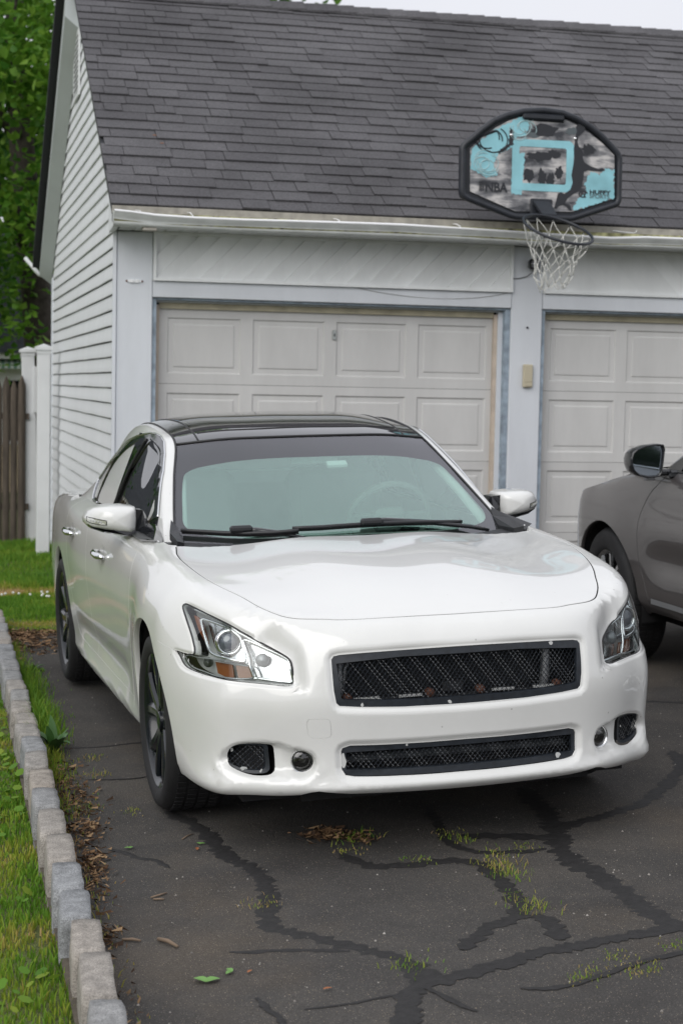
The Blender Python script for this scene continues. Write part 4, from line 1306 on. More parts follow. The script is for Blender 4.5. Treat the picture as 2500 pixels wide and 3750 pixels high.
for _s in 'RL':
    # dark surround open where the panes sit
    pql = CS.pq(win_loop); holes = [CS.pq(w) for w in (wf, wr, wq)]
    lo, hi = pql.min(0), pql.max(0)
    g = np.array([(x, z) for x in np.arange(lo[0], hi[0], .05) for z in np.arange(lo[1], hi[1], .05)])
    g = g[inpoly(g, pql)]
    for h in holes: g = g[~inpoly(g, h)]
    for h in holes+[pql]:
        if len(g): g = g[segdist(g, h) > .012]
    V, T = cdt_regions([(pql, True)]+[(h, True) for h in holes], g)
    C = V[T].mean(1); k = inpoly(C, pql)
    for h in holes: k &= ~inpoly(C, h)
    T = T[k]; P, N = CABIN.cast(*CS.rays(V)); P = np.nan_to_num(P)+N*.003
    a, b_, c = P[T[:, 0]], P[T[:, 1]], P[T[:, 2]]; fl = (np.cross(b_-a, c-a)*N[T[:, 0]]).sum(1) < 0
    T[fl] = T[fl][:, ::-1]
    trim = panel_from('window_surround', P, N, T, M['gloss_black'], CAR, skirt=.012, mirror=(_s == 'L'))
    for w in (wf, wr, wq): cab_patch(w, -.002, 'side_window', M['tint'], trim, _s)
    # chrome strip round the glass and the wind deflectors over the doors
    q, n = on_cab_side(densify([(-2.10, -.772, 1.006), (-2.24, -.770, 1.010)]+win[:-1], .02, closed=False, smooth=False), .005)
    b = MB(); b.tube(list(side_pts(q, _s)), .0042, n=6); b.build('chrome_strip', M['chrome'], trim, smooth=True)
    for nm, pts in (('rain_guard', [(-.92, -.69, 1.165), (-1.02, -.66, 1.225), (-1.14, -.625, 1.295), (-1.26, -.62, 1.322), (-1.40, -.625, 1.342)]),
                    ('rain_guard', [(-1.52, -.63, 1.342), (-1.70, -.64, 1.325), (-1.90, -.66, 1.285), (-2.06, -.68, 1.235)])):
        q, n = on_cab_side(densify(pts, .03, closed=False, smooth=True), .012)
        b = MB(); m = len(q)
        lowr = q-np.array([0, 0, .05])-n*np.array([0, .008, 0])+np.array([0, -.012, 0])
        vs = np.concatenate([q-n*.008, lowr]); b.add(side_pts(vs, _s), [(i, i+1, m+i+1, m+i) for i in range(m-1)])
        b.build(nm, M['tint'], trim, smooth=True)
    # pillar between the doors
    q, n = on_cab_side(densify([(-1.455, -.62, 1.335), (-1.56, -.68, 1.2), (-1.63, -.735, 1.06), (-1.65, -.76, .99)], .03, closed=False, smooth=True), .006)
    b = MB(); b.tube(list(side_pts(q, _s)), .007, n=6); b.build('pillar_trim', M['seal'], trim, smooth=True)
    # rubber line along the windscreen and the roof edge
    idx3 = [s for s in range(CK)]
    edge = densify(np.array([_cv_fit for _cv_fit in [CABIN.co[int(np.argmin(((CABIN.co-np.array(p))**2).sum(1)))] for p in
             [(-.42, -.708, .958), (-.60, -.672, 1.060), (-.85, -.622, 1.196), (-1.095, -.567, 1.325), (-1.34, -.562, 1.374), (-1.70, -.562, 1.398), (-2.11, -.555, 1.372), (-2.44, -.545, 1.285)]]]), .03, closed=False, smooth=True)
    b = MB(); b.tube(list(side_pts(edge, _s)), .0055, n=6); b.build('roof_seal', M['seal'], CAR, smooth=True)
# black band inside the windscreen edge
CT = Stereo((-1.2, 0, .75), (.55, 0, .83))
def on_cab(P, out=0.0):
    p, n = CABIN.cast(CT.O, CT.dirs(CT.pq(np.asarray(P, float)))); return p+n*out, n
wo = [(-.115, 0, .94), (-.25, -.50, .943), (-.40, -.70, .955), (-.60, -.668, 1.06), (-.85, -.618, 1.196), (-1.09, -.562, 1.325), (-1.03, -.39, 1.342), (-.965, 0, 1.351)]
wo = np.array(wo); wo = densify(np.concatenate([wo, mir(wo)[::-1][1:-1]]), .04)
wi = [(-.215, 0, .99), (-.29, -.40, .985), (-.40, -.60, 1.0), (-.50, -.655, 1.03), (-.62, -.635, 1.085), (-.80, -.595, 1.18), (-.865, -.555, 1.228), (-.845, -.40, 1.258), (-.785, 0, 1.272)]
wi = np.array(wi); wi = densify(np.concatenate([wi, mir(wi)[::-1][1:-1]]), .03, smooth=True)
po, pi_ = CT.pq(wo), CT.pq(wi)
V, T = cdt_regions([(po, True), (pi_, True)], [])
C = V[T].mean(1); T = T[inpoly(C, po) & ~inpoly(C, pi_)]
P, N = CABIN.cast(CT.O, CT.dirs(V)); P = np.nan_to_num(P)-N*.006
a, b_, c = P[T[:, 0]], P[T[:, 1]], P[T[:, 2]]; fl = (np.cross(b_-a, c-a)*N[T[:, 0]]).sum(1) < 0
T[fl] = T[fl][:, ::-1]
panel_from('frit_band', P, N, T, M['dark'], ws, skirt=0)
g = np.array([(x, y) for x in np.arange(-.9, .9, .05) for y in np.arange(-.9, .9, .05)]); g = g[inpoly(g, pi_)]; g = g[segdist(g, pi_) > .02]
V, T = cdt_regions([(pi_, True)], g); T = T[inpoly(V[T].mean(1), pi_)]
P, N = CABIN.cast(CT.O, CT.dirs(V)); P = np.nan_to_num(P)-N*.005
a, b_, c = P[T[:, 0]], P[T[:, 1]], P[T[:, 2]]; fl = (np.cross(b_-a, c-a)*N[T[:, 0]]).sum(1) < 0
T[fl] = T[fl][:, ::-1]
panel_from('window_film', P, N, T, M['film'], ws, skirt=0)
q, n = on_cab([(-.757, .022, 1.262), (-.765, .11, 1.262), (-.732, .11, 1.247), (-.724, .02, 1.245)], -.012)
mesh_obj('toll_tag', list(q)+list(q-n*.012), [(0, 1, 2, 3), (7, 6, 5, 4), (0, 4, 5, 1), (1, 5, 6, 2), (2, 6, 7, 3), (3, 7, 4, 0)], plain('white_tag', (.8, .84, .82), rough=.5), ws)
# roof seams: two long strips and the front glass edge
for pts in ([(-1.073, -.470, 1.341), (-1.185, -.469, 1.370), (-1.39, -.467, 1.398), (-1.557, -.47, 1.407), (-2.2, -.46, 1.36)],):
    for s in 'RL':
        q, n = on_cab(densify(pts, .04, closed=False, smooth=True), .002)
        b = MB(); b.tube(list(side_pts(q-n*.0035, s)), .005, n=6); b.build('roof_strip', M['seal'], roof, smooth=True)
q, n = on_cab(densify([(-1.165, -.456, 1.369), (-1.106, -.248, 1.382), (-1.09, 0, 1.388), (-1.106, .248, 1.382), (-1.165, .456, 1.369)], .03, closed=False, smooth=True), .0)
b = MB(); b.tube(list(q), .004, n=6); b.build('sunroof_edge', M['seal'], roof, smooth=True)
q, n = on_cab(densify([(-1.092, -.564, 1.325), (-1.03, -.39, 1.344), (-.985, -.2, 1.350), (-.965, 0, 1.352), (-.985, .2, 1.350), (-1.03, .39, 1.344), (-1.092, .564, 1.325)], .03, closed=False, smooth=True), .001)
b = MB(); b.tube(list(q), .0055, n=6); b.build('windscreen_seal', M['seal'], roof, smooth=True)

# cowl and wipers
b = MB()
cw = np.array([(-.06, 0, .945), (-.09, -.3, .945), (-.14, -.55, .945), (-.20, -.73, .955)]); cb = np.array([(-.20, 0, .975), (-.24, -.3, .97), (-.32, -.55, .962), (-.44, -.745, .968)])
cwf = np.concatenate([cw[::-1], mir(cw)[1:]]); cbf = np.concatenate([cb[::-1], mir(cb)[1:]])
b.add(np.concatenate([cwf, cbf]), [(i, i+1, 7+i+1, 7+i) for i in range(6)])
b.build('cowl_panel', M['black_plastic'], CAR)
for s in 'RL':      # corner covers between fender and screen
    pts = np.array([(-.56, -.692, 1.045), (-.42, -.724, 1.008), (-.265, -.722, .986), (-.30, -.69, .975), (-.42, -.670, .978), (-.50, -.674, 1.012)])
    b = MB(); b.add(np.concatenate([side_pts(pts, s), side_pts(pts-np.array([0, 0, .03]), s)]), [tuple(range(6)), tuple(range(11, 5, -1))]+[(i, (i+1) % 6, 6+(i+1) % 6, 6+i) for i in range(6)])
    b.build('cowl_corner', M['black_plastic'], CAR)
def wiper(blade, arm, piv):
    bl = MB(); q, n = on_cab(densify(blade, .04, closed=False), .022)
    bl.tube(list(q), .0075, n=6); w = bl.build('wiper', M['black_plastic'], CAR, smooth=True)
    rb = MB(); rb.tube(list(q-n*.012), .004, n=4); rb.build('wiper_rubber', M['seal'], w)
    ar = MB(); ar.tube([Vector(a) for a in arm], [.010, .012, .011, .009, .007][:len(arm)], n=6); ar.build('wiper_arm', M['gloss_black'], w, smooth=True)
    pv = MB(); c = Vector(piv); pv.box(c-Vector((.018, .045, .012)), c+Vector((.018, .045, .014)), bev=.008); pv.build('wiper_clip', M['black_plastic'], w)
q1, n1 = on_cab([(-.31, -.455, .99)], .036)
wiper([(-.455, -.665, .992), (-.345, -.517, .986), (-.305, -.44, .983), (-.285, -.33, .980), (-.268, -.235, .985)], [(-.31, -.50, 1.010), (-.30, -.40, 1.012), (-.265, -.30, .998), (-.225, -.22, .978)], q1[0])
q2, n2 = on_cab([(-.246, .05, 1.0)], .036)
wiper([(-.262, -.262, .999), (-.246, -.146, 1.0), (-.242, .035, 1.005), (-.255, .134, 1.003), (-.30, .38, .995), (-.33, .46, .99)], [(-.243, .02, 1.030), (-.255, .12, 1.034), (-.275, .30, 1.018), (-.30, .50, .990), (-.30, .58, .972)], q2[0])

# ---- cabin interior
M['dash2'] = plain('steering_grey', (.22, .24, .23), rough=.7)
IN = empty('interior', parent=CAR)
IN.matrix_parent_inverse = Matrix.Identity(4)
b = MB(); b.box((-.90, -.70, .80), (-.30, .70, .925), bev=.05); b.box((-.95, -.70, .62), (-.80, .70, .86), bev=.03); b.build('dashboard', M['dash'], IN)
for y in (-.37, .37):
    b = MB()
    b.box((-1.75, y-.24, .50), (-1.22, y+.24, .66), bev=.05)
    b.box((-.09, -.235, 0), (.05, .235, .56), M=Matrix.Translation((-1.76, y, .62)) @ Matrix.Rotation(rad(-14), 4, 'Y'), bev=.045)
    b.box((-.05, -.13, .60), (.04, .13, .77), M=Matrix.Translation((-1.76, y, .62)) @ Matrix.Rotation(rad(-14), 4, 'Y'), bev=.04)
    b.build('seat', M['cream'], IN, smooth=True, auto=40)
b = MB(); b.box((-2.75, -.62, .50), (-2.2, .62, .66), bev=.05); b.box((-2.85, -.62, .62), (-2.62, .62, 1.10), bev=.06); b.build('rear_seat', M['cream'], IN)
b = MB(); Mw = Matrix.Translation((-1.0, .37, .97)) @ Matrix.Rotation(rad(-62), 4, 'Y')
ring = [Mw @ Vector((.185*math.cos(a), .185*math.sin(a), 0)) for a in np.linspace(0, 2*math.pi, 28, endpoint=False)]
b.tube(ring, .014, n=8, closed=True)
b.box((-.03, -.18, -.01), (.03, .18, .01), M=Mw); b.box((-.18, -.03, -.01), (0, .03, .01), M=Mw); b.box((-.06, -.07, -.03), (.06, .07, .02), M=Mw, bev=.02)
b.build('steering_wheel', M['dash2'], IN, smooth=True, auto=40)
for s in (-1, 1):
    b = MB(); b.tube([(-.50, s*.655, .97), (-.72, s*.615, 1.10), (-.98, s*.565, 1.235)], .022, n=6); b.build('pillar_trim', M['headliner'], IN, smooth=True)
b = MB(); b.box((-.90, -.11, 1.235), (-.88, .11, 1.295), bev=.01); b.build('rear_view_mirror', M['dash'], IN)
for o in IN.children: pass

# ---- door mirrors
def door_mirror(side):
    shell = [(-1.005, 1.039), (-1.0, 1.053), (-.99, 1.071), (-.972, 1.086), (-.946, 1.094), (-.907, 1.097), (-.86, 1.096), (-.82, 1.092), (-.803, 1.087), (-.797, 1.074),
             (-.797, 1.03), (-.801, .985), (-.81, .977), (-.881, .987), (-.953, 1.0), (-.988, 1.007), (-1.001, 1.020)]
    P = densify(np.array([(0, y, z) for y, z in shell]), .014, smooth=False)[:, 1:]
    c = np.array([-.895, 1.038]); n = len(P)
    rings = [(1.0, 0.06), (1.0, 0.0), (.985, -.028), (.94, -.055), (.83, -.078), (.62, -.094), (.35, -.101), (.02, -.104)]
    def make(rings, x0, sgn):
        v = []
        for s, dx in rings:
            for p in P:
                q = c+(p-c)*s
                # the shell sweeps back towards its tip
                v.append((x0-dx-.05*max(0, (c[0]+.01-q[0])/.11)**2.2, q[0], q[1]))
        f = []
        for k in range(len(rings)-1):
            for i in range(n):
                j = (i+1) % n; f.append((k*n+i, k*n+j, (k+1)*n+j, (k+1)*n+i))
        f.append(tuple((len(rings)-1)*n+i for i in range(n)))
        return np.array(v), f
    v, f = make(rings, -.80, 1)
    f = [x[::-1] for x in f]
    if side == 'L': v = mir(v); f = [x[::-1] for x in f]
    o = mesh_obj('door_mirror', v, f, M['pearl'], CAR, smooth=True)
    g, gf = make([(.96, .058), (.93, .056), (.02, .056)], -.80, 1)
    if side == 'L': g = mir(g); gf = [x[::-1] for x in gf]
    mesh_obj('mirror_glass', g, gf, M['chrome'], o, smooth=False)
    # black lower scoop and the foot on the door
    b = MB()
    low = np.array([(-.875, -.996, 1.016), (-.855, -.984, 1.001), (-.815, -.935, .984), (-.80, -.845, .966), (-.80, -.794, .958), (-.80, -.792, .985), (-.80, -.81, .985), (-.81, -.917, .998), (-.835, -.97, 1.010)])
    m = len(low)
    b.add(np.concatenate([low+np.array([.075, 0, .006]), low+np.array([.045, 0, 0]), low-np.array([.058, 0, 0])]), [tuple(range(m))]+[(k*m+i, k*m+(i+1) % m, (k+1)*m+(i+1) % m, (k+1)*m+i) for k in range(2) for i in range(m)]+[tuple(range(3*m-1, 2*m-1, -1))])
    foot = np.array([(-.76, -.805, 1.078), (-.78, -.772, 1.072), (-.80, -.757, 1.050), (-.80, -.748, 1.02), (-.74, -.765, 1.005), (-.72, -.772, .975), (-.70, -.768, .938), (-.74, -.80, .953), (-.76, -.806, .98), (-.76, -.802, 1.03)])
    m = len(foot)
    b.add(np.concatenate([foot+np.array([.02, 0, 0]), foot-np.array([.075, 0, 0])]), [tuple(range(m)), tuple(range(2*m-1, m-1, -1))]+[(i, (i+1) % m, m+(i+1) % m, m+i) for i in range(m)])
    sail = np.array([(-.84, -.768, 1.012), (-.64, -.742, 1.024), (-.54, -.756, 1.012), (-.365, -.798, .984), (-.52, -.828, .974), (-.70, -.832, .976), (-.80, -.81, .99)])
    m = len(sail)
    b.add(np.concatenate([sail, sail+np.array([0, .03, -.025])]), [tuple(range(m)), tuple(range(2*m-1, m-1, -1))]+[(i, (i+1) % m, m+(i+1) % m, m+i) for i in range(m)])
    if side == 'L': b.v = [(x, -y, z) for x, y, z in b.v]; b.f = [t[::-1] for t in b.f]
    b.build('mirror_foot', M['gloss_black'], o)
    sg = np.array([(-.9985, 1.049), (-.985, 1.048), (-.932, 1.038), (-.931, 1.020), (-.965, 1.022), (-.990, 1.027), (-.9995, 1.032)])
    bv = BVHTree.FromPolygons([Vector(x) for x in (v if side == 'R' else mir(v))], f)
    pts = []
    for y, z in densify(np.array([(0, y, z) for y, z in sg]), .008)[:, 1:]:
        h = bv.ray_cast(Vector((1, y, z)), Vector((-1, 0, 0)))[0]
        pts.append(((h.x if h else -.765)+.0015, y, z))
    pts = np.array(pts); k = len(pts); cc = pts.mean(0)
    h = bv.ray_cast(Vector((1, cc[1], cc[2])), Vector((-1, 0, 0)))[0]; cc[0] = h.x+.003
    mesh_obj('turn_signal', side_pts(np.concatenate([pts, cc[None]]), side), [(i, (i+1) % k, k) if side == 'L' else ((i+1) % k, i, k) for i in range(k)], M['ledge'], o)
    b = MB(); b.tube(list(side_pts(pts, side)), .0016, n=4, closed=True); b.build('signal_rim', M['seal'], o)
    b = MB()
    for t in (.18, .3, .42, .55, .68):
        q = pts[np.argmin(pts[:, 1])]*(1-t)+pts[np.argmax(pts[:, 1])]*t; q = side_pts(q[None], side)[0]
        h = bv.ray_cast(Vector((1, -abs(q[1]), 1.040-.012*t)), Vector((-1, 0, 0)))[0]
        if h: b.lathe([(.001, .003), (.004, .002), (.0045, 0)], n=8, M=Matrix.Translation((h.x+.002, q[1], 1.040-.012*t)) @ Matrix.Rotation(rad(90), 4, 'Y'))
    b.build('signal_led', M['chip'], o)
for _s in 'RL': door_mirror(_s)

# ---- wheels
def make_wheel(tyre_r, rim_r, half, spokes=5, mats=None, name='wheel', style='v', parent=None):
    """axis along local +z (outwards); returns the tyre with rim etc. as children"""
    mats = mats or (M['rubber'], M['wheel'])
    k = half
    prof = [(rim_r-.004, -k*.80), (rim_r+.010, -k*.97), (rim_r+.045, -k*1.02), (tyre_r-.018, -k*.97), (tyre_r-.004, -k*.80), (tyre_r, -k*.45),
            (tyre_r, k*.45), (tyre_r-.004, k*.80), (tyre_r-.018, k*.96), (tyre_r-.040, k*1.02), (rim_r+.030, k*1.01), (rim_r+.012, k*.95), (rim_r+.004, k*.90), (rim_r-.004, k*.80)]
    b = MB(); b.lathe(prof, n=72, closed=True)
    w = empty(name, parent=parent)
    ty = b.build('tyre', mats[0], w, smooth=True, auto=50)
    b = MB()
    for i in range(72):
        for h in (-.55, -.18, .18, .55):
            a = 2*math.pi*(i+(.5 if abs(h) > .3 else 0))/72
            Mx = Matrix.Rotation(a, 4, 'Z')
            b.box((tyre_r-.001, -.010, h*k-.016), (tyre_r+.0035, .010, h*k+.016), M=Mx)
    b.build('tread', mats[0], ty)['kind'] = 'stuff'
    b = MB()
    b.lathe([(rim_r-.012, -k*.85), (rim_r-.03, -k*.3), (rim_r-.034, k*.35), (rim_r-.022, k*.72), (rim_r-.010, k*.84), (rim_r+.004, k*.90), (rim_r+.006, k*.86)], n=64)
    rim = b.build('rim', mats[1], w, smooth=True, auto=40)
    b = MB()
    ro = rim_r-.014
    for i in range(spokes):
        a = 2*math.pi*i/spokes+rad(90)
        for sg in (-1, 1):
            n = 7; v = []
            for j in range(n):
                t = j/(n-1); r = .052+(ro-.052)*t
                ca = a+sg*(rad(9)+rad(9)*t**1.2)
                wdt = (.056-.004*t)
                d = np.array([math.cos(ca), math.sin(ca)]); e = np.array([-d[1], d[0]])
                h = k*(.74+.10*math.sin(t*math.pi*.5)); th = .034
                for (u, hh) in ((-1, h-.010), (-.45, h), (.45, h), (1, h-.010), (.8, h-th), (-.8, h-th)):
                    p = d*r+e*u*wdt*.5; v.append((p[0], p[1], hh))
            f = []
            for j in range(n-1):
                for q in range(6):
                    q2 = (q+1) % 6; f.append((j*6+q, j*6+q2, (j+1)*6+q2, (j+1)*6+q))
            b.add(v, f)
        # web between the legs near the hub
        v = []
        for j in range(4):
            t = j/3; r = .05+.06*t
            for sg in (-1, 1):
                ca = a+sg*rad(10); v.append((r*math.cos(ca), r*math.sin(ca), k*(.68+.06*t)))
        b.add(v, [(0, 1, 3, 2), (2, 3, 5, 4), (4, 5, 7, 6)])
    b.lathe([(.001, k*.82), (.030, k*.82), (.034, k*.79), (.036, k*.70), (.060, k*.70), (.068, k*.64), (.070, k*.2)], n=32)
    for i in range(5):
        a = 2*math.pi*(i+.5)/5+rad(90)
        b.lathe([(.001, k*.74), (.009, k*.74), (.010, k*.64)], n=8, M=Matrix.Translation((.051*math.cos(a), .051*math.sin(a), 0)))
    b.build('spokes', mats[1], rim, smooth=True, auto=30)
    b = MB(); b.lathe([(.06, .0), (.155, .0), (.155, -.02), (.06, -.02)], n=40, closed=True); b.build('brake_disc', M['disc'], w, smooth=True, auto=30)
    b = MB(); b.lathe([(.001, -k*.4), (rim_r-.03, -k*.4)], n=32); b.build('wheel_back', M['dark'], w)
    return w
def place_wheel(w, x, y, z, steer=0.0, roll=0.0, parent=None):
    s = 1 if y > 0 else -1
    R_ = Matrix.Rotation(rad(-90*s), 4, 'X')
    w.parent = parent
    w.matrix_local = Matrix.Translation((x, y, z)) @ Matrix.Rotation(steer, 4, 'Z') @ R_ @ Matrix.Rotation(roll, 4, 'Z')
w0 = make_wheel(.333, .247, .118, 5, parent=CAR)
place_wheel(w0, 0, -.764, .343, rad(0), rad(0), CAR)
for (x, y, rl) in ((0, .764, 20), (-2.776, -.764, 36), (-2.776, .764, 10)):
    c = clone_tree(w0, CAR); place_wheel(c, x, y, .343, 0, rad(rl), CAR)

# ------------------------------------------------------------------ ground height (the drive rises gently to the right)
def gz(x, y=0.0):
    s = max(-7.0, min(7.0, x-.54))
    return .0506+.0376*s

# ------------------------------------------------------------------ garage
G = {}
def vinyl(name, col, rough=.45, n=.04):
    m, nt, p = new_mat(name)
    pset(p, Roughness=rough)
    tc = nt.nodes.new('ShaderNodeTexCoord')
    mp = nt.nodes.new('ShaderNodeMapping'); mp.inputs['Scale'].default_value = (1.2, 1.2, .35)
    nz = nt.nodes.new('ShaderNodeTexNoise'); nz.inputs['Scale'].default_value = 3.0; nz.inputs['Detail'].default_value = 8; nz.inputs['Roughness'].default_value = .65
    nt.links.new(tc.outputs['Object'], mp.inputs['Vector']); nt.links.new(mp.outputs['Vector'], nz.inputs['Vector'])
    r = nt.nodes.new('ShaderNodeValToRGB')
    r.color_ramp.elements[0].position = .3; r.color_ramp.elements[1].position = .7
    r.color_ramp.elements[0].color = tuple(c*(1-n*2) for c in col)+(1,); r.color_ramp.elements[1].color = tuple(col)+(1,)
    nt.links.new(nz.outputs['Fac'], r.inputs['Fac'])
    oi = nt.nodes.new('ShaderNodeObjectInfo')
    mr = nt.nodes.new('ShaderNodeMapRange'); mr.inputs['To Min'].default_value = 1-n; mr.inputs['To Max'].default_value = 1+n*.4
    nt.links.new(oi.outputs['Random'], mr.inputs['Value'])
    vm = nt.nodes.new('ShaderNodeVectorMath'); vm.operation = 'SCALE'
    nt.links.new(r.outputs['Color'], vm.inputs[0]); nt.links.new(mr.outputs['Result'], vm.inputs['Scale'])
    nt.links.new(vm.outputs['Vector'], p.inputs['Base Color'])
    # fine wood-grain emboss
    mp2 = nt.nodes.new('ShaderNodeMapping'); mp2.inputs['Scale'].default_value = (6, 6, 160)
    n2 = nt.nodes.new('ShaderNodeTexNoise'); n2.inputs['Scale'].default_value = 3; n2.inputs['Detail'].default_value = 3
    nt.links.new(tc.outputs['Object'], mp2.inputs['Vector']); nt.links.new(mp2.outputs['Vector'], n2.inputs['Vector'])
    b = nt.nodes.new('ShaderNodeBump'); b.inputs['Strength'].default_value = .10; b.inputs['Distance'].default_value = .002
    nt.links.new(n2.outputs['Fac'], b.inputs['Height']); nt.links.new(b.outputs['Normal'], p.inputs['Normal'])
    return m
G['siding'] = vinyl('white_vinyl_siding', (.80, .82, .84))
G['trim'] = vinyl('white_trim', (.72, .75, .79), n=.06)
G['frieze'] = vinyl('frieze_vinyl', (.86, .88, .88), n=.07)
G['door'] = vinyl('garage_door_paint', (.63, .625, .61), rough=.5, n=.07)
G['tan'] = plain('tan_stop_moulding', (.52, .44, .36), rough=.6, noise=.12, nscale=12)
G['tan2'] = plain('yellowed_top_moulding', (.42, .38, .27), rough=.6, noise=.2, nscale=10)
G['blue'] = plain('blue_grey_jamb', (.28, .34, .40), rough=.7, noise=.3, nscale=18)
G['gut'] = plain('gutter_aluminium', (.62, .64, .63), rough=.42, noise=.12, nscale=9)
G['lip'] = plain('gutter_lip', (.86, .87, .88), rough=.25)
G['algae'] = plain('algae_stained_gutter', (.34, .33, .17), rough=.85, noise=.75, nscale=24)
G['drip'] = plain('drip_edge', (.36, .34, .30), rough=.6, noise=.2, nscale=20)
G['soffit'] = plain('soffit', (.55, .56, .55), rough=.6, noise=.1)
G['darkgap'] = plain('dark_gap', (.02, .022, .022), rough=.9)
G['rakeblack'] = plain('black_roof_edge', (.02, .022, .026), rough=.7)
G['soffitgrey'] = plain('rake_soffit', (.50, .54, .54), rough=.55, noise=.05, nscale=3)
G['rustw'] = plain('rust_stain', (.22, .10, .05), rough=.9)
def shingle_mat():
    m, nt, p = new_mat('asphalt_shingle')
    pset(p, Roughness=.85)
    p.inputs['Specular IOR Level'].default_value = .25
    oi = nt.nodes.new('ShaderNodeObjectInfo'); at = nt.nodes.new('ShaderNodeAttribute'); at.attribute_name = 'tone'
    ge = nt.nodes.new('ShaderNodeNewGeometry')
    r = nt.nodes.new('ShaderNodeValToRGB')
    e = r.color_ramp.elements
    e[0].position = 0; e[0].color = (.078, .076, .081, 1); e[1].position = 1; e[1].color = (.096, .094, .099, 1)
    k = e.new(.5); k.color = (.086, .084, .089, 1)
    ad = nt.nodes.new('ShaderNodeMath'); ad.operation = 'ADD'
    nt.links.new(oi.outputs['Random'], ad.inputs[0]); nt.links.new(at.outputs['Fac'], ad.inputs[1])
    fr = nt.nodes.new('ShaderNodeMath'); fr.operation = 'FRACT'; nt.links.new(ad.outputs['Value'], fr.inputs[0])
    nt.links.new(fr.outputs['Value'], r.inputs['Fac'])
    g = nt.nodes.new('ShaderNodeTexNoise'); g.inputs['Scale'].default_value = 75; g.inputs['Detail'].default_value = 8; g.inputs['Roughness'].default_value = .85
    nt.links.new(ge.outputs['Position'], g.inputs['Vector'])
    big = nt.nodes.new('ShaderNodeTexNoise'); big.inputs['Scale'].default_value = 1.1; big.inputs['Detail'].default_value = 5
    nt.links.new(ge.outputs['Position'], big.inputs['Vector'])
    mr = nt.nodes.new('ShaderNodeMapRange'); mr.inputs['From Min'].default_value = .3; mr.inputs['From Max'].default_value = .7; mr.inputs['To Min'].default_value = .35; mr.inputs['To Max'].default_value = 1.75
    nt.links.new(g.outputs['Fac'], mr.inputs['Value'])
    mr2 = nt.nodes.new('ShaderNodeMapRange'); mr2.inputs['From Min'].default_value = .3; mr2.inputs['From Max'].default_value = .7; mr2.inputs['To Min'].default_value = .72; mr2.inputs['To Max'].default_value = 1.25
    nt.links.new(big.outputs['Fac'], mr2.inputs['Value'])
    mu = nt.nodes.new('ShaderNodeMath'); mu.operation = 'MULTIPLY'
    nt.links.new(mr.outputs['Result'], mu.inputs[0]); nt.links.new(mr2.outputs['Result'], mu.inputs[1])
    vm = nt.nodes.new('ShaderNodeVectorMath'); vm.operation = 'SCALE'
    nt.links.new(r.outputs['Color'], vm.inputs[0]); nt.links.new(mu.outputs['Value'], vm.inputs['Scale'])
    nt.links.new(vm.outputs['Vector'], p.inputs['Base Color'])
    b = nt.nodes.new('ShaderNodeBump'); b.inputs['Strength'].default_value = .5; b.inputs['Distance'].default_value = .003
    nt.links.new(g.outputs['Fac'], b.inputs['Height']); nt.links.new(b.outputs['Normal'], p.inputs['Normal'])
    return m
G['shingle'] = shingle_mat()

XR = 8.2                      # right-hand end of the garage, outside the picture
RS = .641; RC = 2.892         # front roof plane: z = RC + RS*y
YR = 2.875; ZR = RC+RS*YR
GARAGE = empty('garage', (0, 0, 0), 'white garage with dark shingle roof, vinyl siding and diagonal frieze boards', 'garage')

# walls behind the cladding
b = MB()
b.box((0.0, .135, -.1), (.30, 5.70, 2.60)); b.box((.30, .30, -.1), (XR, 5.70, 2.60))
b.build('wall_core', G['darkgap'], GARAGE)
b = MB()
b.prism([(.135, 2.60), (5.70, 2.60), (YR, ZR-.09)], XR-.05, M=Matrix(((0, 0, 1, .03), (1, 0, 0, 0), (0, 1, 0, 0), (0, 0, 0, 1))))
b.build('attic_core', G['darkgap'], GARAGE)

# left wall: lapped boards, each a piece of its own
side = mesh_obj('side_wall', [(.012, .01, -.05), (.012, 5.73, -.05), (.012, 5.73, 2.70), (.012, YR, ZR-.06), (.012, .01, 2.70)], [(0, 4, 3, 2, 1)], G['trim'], GARAGE)
z0 = 1.688+30*.1016
rs = random.Random(3)
for i in range(0, 47):
    zb = z0-i*.1016; zt = zb+.1016+.012
    if zb < .05 or zb > ZR-.12: continue
    ylo = max(.012, (zt-RC+.055)/RS); yhi = min(5.735, 2*YR-(zt-RC+.17)/RS)
    if zb > 2.72:
        pass
    if yhi-ylo < .05: continue
    n = max(2, int((yhi-ylo)/.5)); v = []; j1 = [rs.uniform(-.0022, .0022) for _ in range(n+1)]
    for k in range(n+1):
        y = ylo+(yhi-ylo)*k/n
        zj = zb+j1[k]; xo = rs.uniform(-.0012, .0012)
        v += [(.010, y, zj+.004), (-.011+xo, y, zj), (-.0125+xo, y, zj+.006), (-.010+xo*.5, y, zj+.030), (.003, y, zt)]
    f = []
    for k in range(n):
        for q in range(4): f.append((k*5+q, (k+1)*5+q, (k+1)*5+q+1, k*5+q+1))
    f += [tuple(range(5)), tuple(n*5+q for q in range(4, -1, -1))]
    bd = mesh_obj('siding_board', v, f, G['siding'], side)
# corner posts and the brown sill below the boards
b = MB(); b.box((-.022, -.012, .02), (.0, .012, 2.60)); b.build('corner_post', G['trim'], GARAGE); b = MB(); b.box((-.022, 5.735, .02), (.03, 5.775, 2.62)); b.build('corner_post', G['trim'], GARAGE)
b = MB(); b.box((.0, .02, -.12), (.02, 5.72, .055)); b.build('sill_board', plain('old_sill', (.17, .13, .10), rough=.9, noise=.3, nscale=12), GARAGE)

